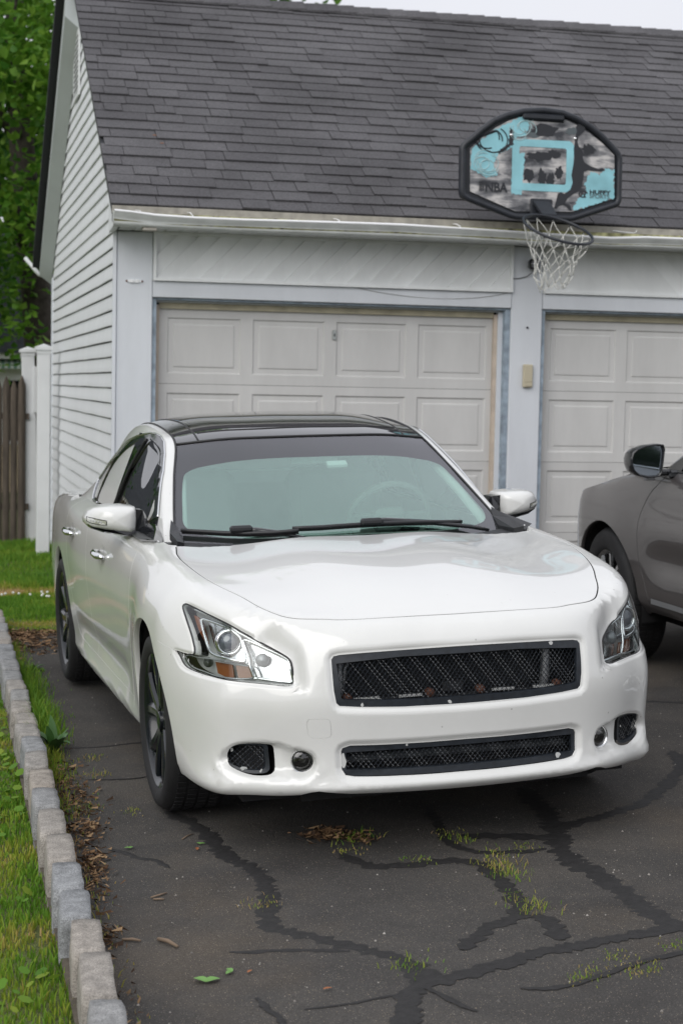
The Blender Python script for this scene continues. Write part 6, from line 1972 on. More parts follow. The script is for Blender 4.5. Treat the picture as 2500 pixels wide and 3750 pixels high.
def text_obj(s, size, x, z, mat, par, bold=0.0, sx=1.0, y=-.0162):
    cu = bpy.data.curves.new('t', 'FONT'); cu.body = s; cu.size = size; cu.offset = bold; cu.extrude = .0004
    t = bpy.data.objects.new('t', cu); COL.objects.link(t)
    dg = bpy.context.evaluated_depsgraph_get(); me = bpy.data.meshes.new_from_object(t.evaluated_get(dg))
    bpy.data.objects.remove(t)
    me.transform(Matrix.Translation((x, y, z)) @ Matrix.Rotation(rad(90), 4, 'X') @ Matrix.Diagonal((sx, 1, 1, 1)))
    me.materials.clear()
    return link_mesh('lettering', me, mat, par)
text_obj('NBA', .085, -.385, .158, HM['ink'], pan, .0022, .88)
b = MB()
for k in range(3): b.box((-.424+k*.012, -.0165, .160), (-.417+k*.012, -.0158, .220))
b.build('logo_bars', HM['ink'], pan)
text_obj('HUFFY', .037, .333, .173, HM['ink'], pan, .0012, 1.32)
text_obj('SPORTS', .037, .333, .147, HM['ink2'], pan, 0, 1.10)
b = MB()
v = []; n = 24
for t in np.linspace(.35, 2*math.pi-.9, n): v += [(.291+.034*math.cos(t), -.0162, .168+.022*math.sin(t)), (.291+.025*math.cos(t), -.0162, .168+.015*math.sin(t))]
b.add(v, [(2*i, 2*i+1, 2*i+3, 2*i+2) for i in range(n-1)])
b.add([(.270, -.0163, .155), (.279, -.0163, .155), (.287, -.0163, .183), (.278, -.0163, .183)], [(0, 1, 2, 3)])
b.add([(.292, -.0163, .152), (.301, -.0163, .152), (.310, -.0163, .181), (.301, -.0163, .181)], [(0, 1, 2, 3)])
b.add([(.276, -.0164, .166), (.305, -.0164, .166), (.307, -.0164, .173), (.278, -.0164, .173)], [(0, 1, 2, 3)])
b.build('logo_mark', HM['ink'], pan)
for x in (-.215, .225):
    b = MB(); b.lathe([(.001, .006), (.008, .005), (.011, 0)], n=12, M=Matrix.Translation((x, -.0135, .525)) @ Matrix.Rotation(rad(90), 4, 'X')); b.build('bolt', M['chrome'], pan, smooth=True)
    b = MB(); b.tube([(x, .02, .50), (x, .30, .42), (x, .52, .40)], .018, n=8); b.tube([(x, .02, .20), (x, .24, .19)], .018, n=8); b.build('mounting_arm', HM['frame'], HOOP, smooth=True)
# rim: droops forwards and to the right
rim_c = Vector((.005, -.36, -.105)); back = Vector((-.012, -.125, .008))
fw = Vector((.03, -.405, -.205)).normalized(); rt = Vector((1, .02, -.145)); rt = (rt-fw*rt.dot(fw)).normalized(); upv = rt.cross(fw); upv = upv if upv.z > 0 else -upv
RC_ = back+fw*.235; rr_ = .229
def rimp(a, dz=0, r=rr_): return RC_+rt*(r*math.cos(a))+fw*(r*math.sin(a))+upv*dz
b = MB(); b.tube([rimp(a) for a in np.linspace(0, 2*math.pi, 48, endpoint=False)], .0095, n=8, closed=True); rimo = b.build('rim', HM['frame'], HOOP, smooth=True)
b = MB()
b.box((-.075, -.03, .02), (.075, -.012, .125), bev=.006)
b.add([(-.06, -.035, .11), (.055, -.035, .11), (.07, -.125, .02), (-.03, -.125, .02), (-.06, -.035, .09), (.055, -.035, .09), (.07, -.125, .0), (-.03, -.125, .0)], [(0, 3, 2, 1), (4, 5, 6, 7), (0, 1, 5, 4), (1, 2, 6, 5), (2, 3, 7, 6), (3, 0, 4, 7)])
b.build('rim_bracket', HM['frame'], HOOP)
b = MB()
for s in (-1, 1): b.tube([Vector((.03*s, -.06, .03)), rimp(rad(-90+s*62), -.006)], .006, n=6)
b.build('rim_brace', HM['frame'], rimo, smooth=True)
NH = 12
for i in range(NH):
    a = 2*math.pi*(i+.5)/NH
    b = MB(); b.tube([rimp(a, -.008), rimp(a, -.022, rr_-.004), rimp(a, -.024, rr_-.014), rimp(a, -.010, rr_-.012)], .0028, n=5); b.build('net_hook', HM['frame'], rimo, smooth=True)
# net: gravity keeps it below the tilted rim
cb = RC_+Vector((-.005, .05, 0))
def netp(level, k):
    """level 0 = rim, 1..5 = knots below"""
    if level == 0: return rimp(2*math.pi*(k+.5)/NH, -.018, rr_-.006)
    a = 2*math.pi*(k+.5+.5*(level % 2))/NH
    fr = level/5.0
    rad_ = rr_*(1-.62*fr**.8)*rh.uniform(.93, 1.07)
    top = RC_*(1-min(1, fr*1.2))+cb*min(1, fr*1.2)
    tilt = max(0, 1-fr*1.35)
    p = Vector((top.x+rad_*math.cos(a)*rt.x, top.y+(fw.y*tilt-(1-tilt))*rad_*math.sin(a), RC_.z-.355*fr**.95+tilt*(rad_*math.cos(a)*rt.z+rad_*math.sin(a)*fw.z)))
    return p+Vector((rh.uniform(-.018, .018), rh.uniform(-.018, .018), rh.uniform(-.024, .02)))
K = {(l, k): netp(l, k) for l in range(6) for k in range(NH)}
for l in range(5):
    for k in range(NH):
        for s in (0, 1):
            k2 = (k+s-(0 if l % 2 else 1)) % NH if l % 2 == 0 else (k+s) % NH
            p, q = K[l, k], K[l+1, k2]
            m_ = (p+q)/2+Vector((rh.uniform(-.006, .006), rh.uniform(-.006, .006), -.006 if l else -.002))
            b = MB(); b.tube([p, (p+m_)/2+Vector((0, 0, -.001)), m_, (q+m_)/2, q], .0027 if l else .0025, n=5); b.build('net_cord', HM['net'], rimo, smooth=True)
for k in range(NH):
    p, q = K[5, k], K[5, (k+1) % NH]
    b = MB(); b.tube([p, (p+q)/2-Vector((0, 0, .022)), q], .0025, n=5); b.build('net_cord', HM['net'], rimo, smooth=True)

# ------------------------------------------------------------------ ground, drive, lawn, kerb
def nlink(nt, a, b): nt.links.new(a, b)
def asphalt_mat():
    m, nt, p = new_mat('old_asphalt')
    pset(p, Roughness=.88); p.inputs['Specular IOR Level'].default_value = .3
    tc = nt.nodes.new('ShaderNodeNewGeometry'); pos = tc.outputs['Position']
    def noise(sc, det=6, ro=.6, dist=0):
        n = nt.nodes.new('ShaderNodeTexNoise'); n.inputs['Scale'].default_value = sc; n.inputs['Detail'].default_value = det; n.inputs['Roughness'].default_value = ro; n.inputs['Distortion'].default_value = dist
        nlink(nt, pos, n.inputs['Vector']); return n.outputs['Fac']
    def ramp(f, stops):
        r = nt.nodes.new('ShaderNodeValToRGB'); e = r.color_ramp.elements
        e[0].position, e[0].color = stops[0][0], tuple(stops[0][1])+(1,); e[1].position, e[1].color = stops[-1][0], tuple(stops[-1][1])+(1,)
        for s in stops[1:-1]: k = e.new(s[0]); k.color = tuple(s[1])+(1,)
        nlink(nt, f, r.inputs['Fac']); return r.outputs['Color']
    base = ramp(noise(1.3, 8, .65, .4), [(.32, (.046, .043, .041)), (.5, (.068, .064, .060)), (.68, (.096, .087, .077))])
    brown = ramp(noise(.9, 6, .6), [(.52, (0, 0, 0)), (.70, (1, 1, 1))])
    mx = nt.nodes.new('ShaderNodeMixRGB'); mx.inputs['Color2'].default_value = (.105, .084, .062, 1)
    ml = nt.nodes.new('ShaderNodeMath'); ml.operation = 'MULTIPLY'; ml.inputs[1].default_value = .65
    nlink(nt, brown, ml.inputs[0]); nlink(nt, ml.outputs['Value'], mx.inputs['Fac']); nlink(nt, base, mx.inputs['Color1'])
    # binder grain
    g = ramp(noise(210, 4, .8), [(.3, (.40, .40, .40)), (.7, (1.6, 1.6, 1.6))])
    m1 = nt.nodes.new('ShaderNodeMixRGB'); m1.blend_type = 'MULTIPLY'; m1.inputs['Fac'].default_value = 1
    nlink(nt, mx.outputs['Color'], m1.inputs['Color1']); nlink(nt, g, m1.inputs['Color2'])
    # exposed pale stones in two sizes
    col = m1.outputs['Color']; hsum = None
    for sc, thr, c in ((150, .22, (.20, .185, .17)), (75, .15, (.30, .275, .245))):
        v = nt.nodes.new('ShaderNodeTexVoronoi'); v.inputs['Scale'].default_value = sc; nlink(nt, pos, v.inputs['Vector'])
        lt = nt.nodes.new('ShaderNodeMath'); lt.operation = 'LESS_THAN'; lt.inputs[1].default_value = thr
        nlink(nt, v.outputs['Distance'], lt.inputs[0])
        sp = nt.nodes.new('ShaderNodeSeparateColor'); nlink(nt, v.outputs['Color'], sp.inputs['Color'])
        pk = nt.nodes.new('ShaderNodeMath'); pk.operation = 'GREATER_THAN'; pk.inputs[1].default_value = .60 if sc > 100 else .86
        nlink(nt, sp.outputs['Red'], pk.inputs[0])
        mm = nt.nodes.new('ShaderNodeMath'); mm.operation = 'MULTIPLY'; nlink(nt, lt.outputs['Value'], mm.inputs[0]); nlink(nt, pk.outputs['Value'], mm.inputs[1])
        x = nt.nodes.new('ShaderNodeMixRGB'); x.inputs['Color2'].default_value = tuple(c)+(1,)
        tint = nt.nodes.new('ShaderNodeMixRGB'); tint.inputs['Color1'].default_value = tuple(c)+(1,); tint.inputs['Color2'].default_value = (.30, .24, .17, 1); nlink(nt, sp.outputs['Green'], tint.inputs['Fac'])
        nlink(nt, tint.outputs['Color'], x.inputs['Color2'])
        nlink(nt, mm.outputs['Value'], x.inputs['Fac']); nlink(nt, col, x.inputs['Color1']); col = x.outputs['Color']
    nlink(nt, col, p.inputs['Base Color'])
    h = nt.nodes.new('ShaderNodeMath'); h.operation = 'ADD'; nlink(nt, noise(150, 4, .7), h.inputs[0]); nlink(nt, noise(14, 6, .6), h.inputs[1])
    b = nt.nodes.new('ShaderNodeBump'); b.inputs['Strength'].default_value = .8; b.inputs['Distance'].default_value = .006
    nlink(nt, h.outputs['Value'], b.inputs['Height']); nlink(nt, b.outputs['Normal'], p.inputs['Normal'])
    return m
def soil_mat():
    m, nt, p = new_mat('lawn_soil')
    pset(p, Roughness=.95)
    tc = nt.nodes.new('ShaderNodeNewGeometry')
    n = nt.nodes.new('ShaderNodeTexNoise'); n.inputs['Scale'].default_value = 5; n.inputs['Detail'].default_value = 9; n.inputs['Roughness'].default_value = .7
    nlink(nt, tc.outputs['Position'], n.inputs['Vector'])
    r = nt.nodes.new('ShaderNodeValToRGB'); e = r.color_ramp.elements
    e[0].position, e[0].color = .3, (.055, .052, .026, 1); e[1].position, e[1].color = .72, (.19, .18, .07, 1)
    k = e.new(.5); k.color = (.10, .125, .035, 1)
    nlink(nt, n.outputs['Fac'], r.inputs['Fac']); nlink(nt, r.outputs['Color'], p.inputs['Base Color'])
    b = nt.nodes.new('ShaderNodeBump'); b.inputs['Strength'].default_value = 1; b.inputs['Distance'].default_value = .02
    n2 = nt.nodes.new('ShaderNodeTexNoise'); n2.inputs['Scale'].default_value = 60; nlink(nt, tc.outputs['Position'], n2.inputs['Vector'])
    nlink(nt, n2.outputs['Fac'], b.inputs['Height']); nlink(nt, b.outputs['Normal'], p.inputs['Normal'])
    return m
ASPH = asphalt_mat(); SOIL = soil_mat()
def sheet_grid(name, x0, x1, y0, y1, nx, ny, dz, mat, bump=0.0):
    r = random.Random(9); v = []
    for j in range(ny+1):
        for i in range(nx+1):
            x = x0+(x1-x0)*i/nx; y = y0+(y1-y0)*j/ny
            v.append((x, y, gz(x, y)+dz+bump*(math.sin(x*2.3+y*1.1)+math.sin(y*1.7-x*.8))*.5))
    f = [(j*(nx+1)+i, j*(nx+1)+i+1, (j+1)*(nx+1)+i+1, (j+1)*(nx+1)+i) for j in range(ny) for i in range(nx)]
    o = mesh_obj(name, v, f, mat, smooth=True); o['kind'] = 'structure'; return o
# one big sheet to the horizon, then the drive and the lawn over it
xs = [-300, -60, -6.46, 7.54, 60, 300]
v = [(x, y, gz(x)-.16) for y in (-300, 300) for x in xs]
o = mesh_obj('ground', v, [(i, i+1, 7+i, 6+i) for i in range(5)], SOIL); o['kind'] = 'structure'
sheet_grid('driveway', -.69, 7.5, -16, .16, 30, 60, .0, ASPH)
sheet_grid('lawn', -6.4, -.735, -16, 12, 30, 80, -.045, SOIL, .012)
sheet_grid('back_lawn', -.735, .0, -.23, 12, 6, 40, -.005, SOIL, .008)
sheet_grid('road', -60, 60, -60, -16, 4, 4, -.03, ASPH)

# sealed cracks: raised ribbons of tar
TAR = plain('tar_seal', (.017, .016, .016), rough=.72, noise=.35, nscale=40, bump=.6, bscale=90)
SEAMS = {
 'a': (.034, [(-.30, -4.85), (-.213, -5.122), (-.198, -5.336), (-.186, -5.463), (-.17, -5.564), (-.131, -5.668), (-.115, -5.784), (-.128, -5.95), (-.158, -6.121), (-.181, -6.264), (-.15, -6.327), (-.085, -6.399), (-.016, -6.488), (.052, -6.575), (.126, -6.652)]),
 'b': (.014, [(-.338, -6.461), (-.28, -6.478), (-.194, -6.487), (-.069, -6.523), (-.008, -6.548)]),
 'c': (.030, [(.191, -5.602), (.225, -5.707), (.275, -5.768), (.402, -5.784), (.524, -5.775), (.608, -5.846), (.609, -6.003), (.603, -6.169), (.575, -6.32), (.517, -6.416), (.43, -6.463), (.356, -6.546), (.3, -6.631)]),
 'd': (.020, [(.64, -5.1), (.62, -5.325), (.587, -5.526), (.602, -5.655), (.675, -5.726), (.791, -5.747), (.876, -5.739)]),
 'e': (.036, [(.653, -5.495), (.791, -5.547), (.888, -5.593), (.955, -5.639)]),
 'f': (.045, [(1.08, -4.9), (1.06, -5.118), (1.037, -5.344), (.973, -5.593), (.913, -5.822), (.921, -6.009), (.936, -6.228), (.932, -6.387), (.943, -6.505), (.972, -6.623), (1.019, -6.707), (1.1, -6.9)]),
 'g': (.032, [(.97, -5.56), (1.021, -5.503), (1.15, -5.434), (1.301, -5.358), (1.457, -5.242), (1.623, -5.046), (1.815, -4.769), (1.9, -4.5)]),
 'h': (.034, [(.551, -6.388), (.61, -6.425), (.612, -6.516), (.597, -6.63)]),
 'i': (.034, [(1.071, -6.598), (.972, -6.623), (.858, -6.642), (.733, -6.658), (.605, -6.688), (.48, -6.717), (.348, -6.775), (.221, -6.83), (.125, -6.862), (.071, -6.905), (-.001, -7.104), (-.045, -7.243)]),
 'j': (.013, [(.99, -6.767), (.882, -6.819), (.767, -6.85), (.657, -6.896), (.52, -6.962), (.427, -6.979), (.35, -6.957)]),
 'k': (.045, [(.126, -6.652), (.13, -6.773), (.121, -6.876)]),
 'l': (.013, [(-.56, -5.30), (-.515, -5.363), (-.472, -5.448), (-.425, -5.486), (-.388, -5.59)]),
 'm': (.007, [(-.227, -6.945), (-.104, -6.939), (.006, -6.915), (.077, -6.921)]),
 'n': (.012, [(-.33, -6.832), (-.319, -6.905), (-.299, -7.005), (-.303, -7.12)]),
 'o': (.010, [(.117, -6.889), (.162, -7.016), (.193, -7.08)]),
 'p': (.020, [(1.9, -3.25), (2.27, -3.473), (2.5, -3.6), (2.8, -3.66), (3.4, -3.6)]),
 'q': (.010, [(-.62, -3.62), (-.45, -3.66), (-.25, -3.63), (-.1, -3.70)]),
 'r': (.008, [(-.62, -.85), (-.5, -.90), (-.42, -.93)]),
 's': (.008, [(-.55, -4.26), (-.38, -4.30), (-.30, -4.28)]),
}
rt_ = random.Random(4)
nb_ = 0
for key, (w, pts) in SEAMS.items():
    q = densify([(p[0], p[1], 0) for p in pts], .018, closed=False, smooth=True)
    n = len(q); tg = np.gradient(q, axis=0); tg /= np.linalg.norm(tg, axis=1, keepdims=True)
    nm = np.stack([-tg[:, 1], tg[:, 0], np.zeros(n)], 1)
    k1 = np.array([rt_.uniform(.45, 1.35) for _ in range(n)]); k2 = np.array([rt_.uniform(.45, 1.35) for _ in range(n)])
    end = np.minimum(1, .35+np.minimum(np.arange(n), n-1-np.arange(n))/6)
    lay = .0016+.0006*(nb_ % 5); nb_ += 1
    v = []; cols = [(-1, lay-.0012), (-.8, lay), (0, lay+.0004), (.8, lay), (1, lay-.0012)]
    for i in range(n):
        for s, dz in cols:
            kk = k1[i] if s < 0 else k2[i]
            x, y = (q[i]+nm[i]*s*w*kk*end[i])[:2]; v.append((x, y, gz(x, y)+dz))
    f = [(i*5+j, i*5+j+1, (i+1)*5+j+1, (i+1)*5+j) for i in range(n-1) for j in range(4)]
    o = mesh_obj('tar_seam', v, [t[::-1] for t in f], TAR, smooth=True); o['kind'] = 'structure'

# granite kerb, one stone after another
def granite_mat():
    m, nt, p = new_mat('granite')
    pset(p, Roughness=.85)
    tc = nt.nodes.new('ShaderNodeNewGeometry'); oi = nt.nodes.new('ShaderNodeObjectInfo')
    r = nt.nodes.new('ShaderNodeValToRGB'); e = r.color_ramp.elements
    e[0].color = (.26, .27, .28, 1); e[1].color = (.33, .295, .255, 1); k = e.new(.5); k.color = (.30, .295, .285, 1)
    nlink(nt, oi.outputs['Random'], r.inputs['Fac'])
    col = r.outputs['Color']
    for sc, lo, hi, a, c in ((230, .3, .7, .55, 1.35), (26, .3, .7, .72, 1.18)):
        n = nt.nodes.new('ShaderNodeTexNoise'); n.inputs['Scale'].default_value = sc; n.inputs['Detail'].default_value = 5; nlink(nt, tc.outputs['Position'], n.inputs['Vector'])
        mr = nt.nodes.new('ShaderNodeMapRange'); mr.inputs['From Min'].default_value = lo; mr.inputs['From Max'].default_value = hi; mr.inputs['To Min'].default_value = a; mr.inputs['To Max'].default_value = c
        nlink(nt, n.outputs['Fac'], mr.inputs['Value'])
        vm = nt.nodes.new('ShaderNodeVectorMath'); vm.operation = 'SCALE'; nlink(nt, col, vm.inputs[0]); nlink(nt, mr.outputs['Result'], vm.inputs['Scale']); col = vm.outputs['Vector']
    nlink(nt, col, p.inputs['Base Color'])
    b = nt.nodes.new('ShaderNodeBump'); b.inputs['Strength'].default_value = .8; b.inputs['Distance'].default_value = .006
    n2 = nt.nodes.new('ShaderNodeTexNoise'); n2.inputs['Scale'].default_value = 55; n2.inputs['Detail'].default_value = 6; nlink(nt, tc.outputs['Position'], n2.inputs['Vector'])
    nlink(nt, n2.outputs['Fac'], b.inputs['Height']); nlink(nt, b.outputs['Normal'], p.inputs['Normal'])
    return m
GRAN = granite_mat()
KERB = empty('stone_kerb', (-.74, -4, gz(-.74)), 'row of rough grey granite kerb stones between the lawn and the drive', 'kerb')
KERB_Y = [.33, .02, -.309, -.64, -.96, -1.17, -1.381, -1.74, -2.087, -2.38, -2.678, -2.97, -3.26, -3.53, -3.81, -4.121, -4.437, -4.755, -5.046, -5.397, -5.74, -6.049, -6.323, -6.646, -6.985, -7.30, -7.62, -7.93, -8.25, -8.55, -8.88]
from mathutils import noise as mnoise
rk = random.Random(12)
for i in range(len(KERB_Y)-1):
    y1, y0 = KERB_Y[i]-.004, KERB_Y[i+1]+.004
    bm = bmesh.new(); bmesh.ops.create_cube(bm, size=1)
    bmesh.ops.subdivide_edges(bm, edges=bm.edges[:], cuts=4, use_grid_fill=True)
    xo = rk.uniform(-.008, .008); zo = rk.uniform(-.006, .007); sx = rk.uniform(-.02, .02); sd = rk.uniform(0, 99)
    x0, x1 = -.792+xo, -.697+xo*.5
    for vtx in bm.verts:
        c = vtx.co*2; 
        # rounded corners
        k = 1-.020*(max(0, abs(c.x)-.4)**2*max(0, abs(c.y)-.55)**2*8+max(0, abs(c.x)-.4)**2*max(0, abs(c.z)-.4)**2*6+max(0, abs(c.y)-.55)**2*max(0, abs(c.z)-.4)**2*8)*3
        x = (x0+x1)/2+(x1-x0)/2*c.x*(k-.03*abs(c.z)*(c.z > 0)); y = (y0+y1)/2+(y1-y0)/2*c.y*(k*.5+.5); z = c.z
        zz = gz(-.74)+(.100+zo if z > 0 else -.10)*abs(z) if abs(z) > .999 else gz(-.74)+(-.10+(.200+zo)*(z+1)/2)
        if c.z > .9: zz -= .010*(max(0, abs(c.x)-.75)/.25+max(0, abs(c.y)-.85)/.15)*.25
        nv = mnoise.noise_vector(Vector((x*17+sd, y*17, zz*17)))*.0048+mnoise.noise_vector(Vector((x*45+sd, y*45, zz*45)))*.0025
        vtx.co = Vector((x+sx*c.y*.5, y, zz+(rk.uniform(-.001, .001))))+nv
    me = bpy.data.meshes.new('kerb_stone'); bm.to_mesh(me); bm.free(); me.shade_smooth()
    o = link_mesh('kerb_stone', me, GRAN); o.parent = KERB; o.matrix_parent_inverse = Matrix.Translation(KERB.location).inverted()
sheet_grid('kerb_bed', -.80, -.685, -9.2, .35, 2, 30, -.02, plain('kerb_joint', (.10, .085, .065), rough=.95, noise=.3, nscale=30))

# ------------------------------------------------------------------ grass, weeds, litter
def tone_mat(name, stops, rough=.6, transl=.35):
    m, nt, p = new_mat(name)
    pset(p, Roughness=rough); p.inputs['Specular IOR Level'].default_value = .3
    at = nt.nodes.new('ShaderNodeAttribute'); at.attribute_name = 'tone'
    r = nt.nodes.new('ShaderNodeValToRGB'); e = r.color_ramp.elements
    e[0].position, e[0].color = stops[0][0], tuple(stops[0][1])+(1,); e[1].position, e[1].color = stops[-1][0], tuple(stops[-1][1])+(1,)
    for s in stops[1:-1]: k = e.new(s[0]); k.color = tuple(s[1])+(1,)
    nt.links.new(at.outputs['Fac'], r.inputs['Fac']); nt.links.new(r.outputs['Color'], p.inputs['Base Color'])
    if transl > 0:
        out = nt.nodes['Material Output']; tr = nt.nodes.new('ShaderNodeBsdfTranslucent'); mx = nt.nodes.new('ShaderNodeMixShader'); mx.inputs['Fac'].default_value = transl
        nt.links.new(r.outputs['Color'], tr.inputs['Color']); nt.links.new(p.outputs['BSDF'], mx.inputs[1]); nt.links.new(tr.outputs['BSDF'], mx.inputs[2]); nt.links.new(mx.outputs['Shader'], out.inputs['Surface'])
    return m
GRASS = tone_mat('grass_blades', [(0, (.07, .18, .018)), (.35, (.14, .29, .028)), (.6, (.28, .35, .040)), (.78, (.40, .33, .09)), (.9, (.52, .36, .18)), (1, (.58, .41, .23))])
LEAF = tone_mat('tree_leaves', [(0, (.030, .105, .016)), (.4, (.060, .175, .022)), (.75, (.125, .27, .030)), (1, (.21, .36, .05))], rough=.5, transl=.55)
def raw_mesh(name, V, F, mat, tone=None, smooth=False):
    V = np.asarray(V, np.float32); F = np.asarray(F, np.int32); k = F.shape[1]
    me = bpy.data.meshes.new(name)
    me.vertices.add(len(V)); me.vertices.foreach_set('co', V.ravel())
    me.loops.add(F.size); me.loops.foreach_set('vertex_index', F.ravel())
    me.polygons.add(len(F)); me.polygons.foreach_set('loop_start', np.arange(0, F.size, k, dtype=np.int32)); me.polygons.foreach_set('loop_total', np.full(len(F), k, np.int32))
    if tone is not None:
        a = me.attributes.new('tone', 'FLOAT', 'FACE'); a.data.foreach_set('value', np.asarray(tone, np.float32))
    me.update(calc_edges=True)
    if smooth: me.shade_smooth()
    return link_mesh(name, me, mat)
gzv = np.vectorize(gz)
def fbm(x, y, s=1.0, seed=0):
    return np.array([mnoise.fractal(Vector((a*s+seed, b*s, seed*1.7)), 1.0, 2.0, 4) for a, b in zip(x, y)])
def blades(x, y, z, h, w, tone, lean=.5, rng=nrng):
    n = len(x)
    a = rng.uniform(0, 2*np.pi, n); l = rng.uniform(.1, 1, n)*lean*h; b = rng.uniform(0, 2*np.pi, n)
    dx, dy = np.cos(a)*w*.5, np.sin(a)*w*.5; lx, ly = np.cos(b)*l, np.sin(b)*l
    V = np.zeros((n, 5, 3))
    V[:, 0] = np.stack([x-dx, y-dy, z], 1); V[:, 1] = np.stack([x+dx, y+dy, z], 1)
    V[:, 2] = np.stack([x+dx*.8+lx*.35, y+dy*.8+ly*.35, z+h*.6], 1); V[:, 3] = np.stack([x-dx*.8+lx*.35, y-dy*.8+ly*.35, z+h*.6], 1)
    V[:, 4] = np.stack([x+lx, y+ly, z+h*.95], 1)
    base = (np.arange(n)*5)[:, None]
    F = np.concatenate([base+[0, 1, 2], base+[0, 2, 3], base+[3, 2, 4]], 1).reshape(-1, 3)
    return V.reshape(-1, 3), F, np.repeat(tone, 3)
def lawn_patch(x0, x1, y0, y1, n, hfun, tfun, dz):
    x = nrng.uniform(x0, x1, n); y = nrng.uniform(y0, y1, n)
    h = hfun(x, y)*nrng.uniform(.55, 1.25, n); t = np.clip(tfun(x, y)+nrng.normal(0, .10, n), 0, 1)
    k = h > .006
    return blades(x[k], y[k], gzv(x[k])+dz, h[k], np.minimum(.0075, .0022+.0014*np.abs(y[k]+11)*.55), t[k])
def join(parts):
    V, F, T = [], [], []; b = 0
    for v, f, t in parts: V.append(v); F.append(f+b); T.append(t); b += len(v)
    return np.concatenate(V), np.concatenate(F), np.concatenate(T)
# near lawn left of the kerb: mossy, mixed, with taller tufts against the stones
def t_near(x, y): return np.clip(.44+.45*fbm(x, y, 2.2, 3), 0, .8)
def h_near(x, y): return np.clip(.030+.022*fbm(x, y, 3.0, 8), .006, .08)
parts = [lawn_patch(-1.9, -.795, -7.9, -2.2, 42000, h_near, t_near, -.045),
         lawn_patch(-2.6, -.795, -2.2, .4, 12000, lambda x, y: h_near(x, y)*1.3, t_near, -.045),
         lawn_patch(-5, -1.9, -8, .4, 9000, lambda x, y: h_near(x, y)*1.4, t_near, -.045)]
V, F, T = join(parts); o = raw_mesh('lawn_grass', V, F, GRASS, T); o['kind'] = 'stuff'
# lawn behind the drive, with burnt straw strips
def t_back(x, y):
    s = .30+.25*fbm(x, y, 1.6, 5)
    straw = np.exp(-((y-1.85-.12*np.sin(x*6))/.30)**2)*np.clip(.55+.9*fbm(x, y, 1.3, 2), 0, 1)+np.exp(-((y-.30)/.22)**2)*np.clip(.5+.9*fbm(x, y, 2.0, 7), 0, 1)*.9+np.exp(-((y-2.45)/.18)**2)*.5*np.clip(.3+fbm(x, y, 2, 1), 0, 1)
    return np.clip(s+straw*.75, 0, 1)
def h_back(x, y):
    s = .050+.03*fbm(x, y, 2, 9)
    return np.clip(s*np.where(np.abs(y-1.85) < .3, .6, 1)*np.where(y < .5, .5, 1), .012, .12)
parts = [lawn_patch(-1.6, -.03, -.20, 2.6, 26000, h_back, t_back, -.005), lawn_patch(-1.6, -.03, 2.6, 6.0, 14000, h_back, t_back, -.005), lawn_patch(-5, -1.6, .3, 7, 9000, h_back, t_back, -.045)]
V, F, T = join(parts); o = raw_mesh('back_lawn_grass', V, F, GRASS, T); o['kind'] = 'stuff'
# strip of grass and weeds growing between kerb and asphalt
def edge_clump(y0, y1, n, h, xw=.10, tone=.33):
    y = nrng.uniform(y0, y1, n); x = -.69+np.abs(nrng.normal(0, xw*.5, n)); hh = h*nrng.uniform(.4, 1.2, n)*np.exp(-((x+.69)/xw)**2)
    return blades(x, y, gzv(x), np.maximum(hh, .01), np.full(n, .004), np.clip(tone+nrng.normal(0, .12, n), 0, 1), .7)
parts = [edge_clump(-2.9, -1.6, 900, .10, .13), edge_clump(-1.6, -.6, 260, .06, .10, .5), edge_clump(-3.6, -2.9, 700, .13, .14), edge_clump(-4.3, -3.7, 420, .06, .11, .55), edge_clump(-4.9, -4.3, 160, .04, .12, .6), edge_clump(-7.2, -4.9, 130, .03, .08, .75)]
V, F, T = join(parts); o = raw_mesh('kerb_grass', V, F, GRASS, T); o['kind'] = 'stuff'
# tufts in the cracks of the drive
WEEDS = [(.638, -5.541, .035), (.70, -5.751, .03), (.667, -5.909, .05), (.657, -5.995, .045), (.603, -6.328, .05), (-.179, -6.056, .028), (.126, -6.71, .035), (.531, -6.935, .022), (.691, -6.921, .022), (.3, -5.438, .05), (.688, -6.794, .018), (.221, -5.563, .02), (.601, -6.209, .02), (.822, -5.698, .02), (.602, -5.453, .02), (.89, -6.755, .02), (.74, -6.91, .02), (-.49, -4.19, .03), (-.57, -4.72, .03), (-.42, -4.82, .02), (-.50, -3.88, .03), (.42, -5.74, .02), (.58, -6.90, .018), (.66, -5.85, .03)]
for i, (x, y, h) in enumerate(WEEDS):
    n = int(26+h*900); sp = .018+h*.45
    xx = x+nrng.normal(0, sp, n); yy = y+nrng.normal(0, sp*1.1, n)
    V, F, T = blades(xx, yy, gzv(xx), h*.62*nrng.uniform(.3, 1.1, n), np.full(n, .0030), np.clip(.48+.12*(i % 3)+nrng.normal(0, .14, n), 0, .92), 1.0)
    o = raw_mesh('weed_tuft', V, F, GRASS, T)
    tag(o, 'small tuft of grass growing out of a crack in the drive', 'weed', 'grass tufts in the drive cracks')
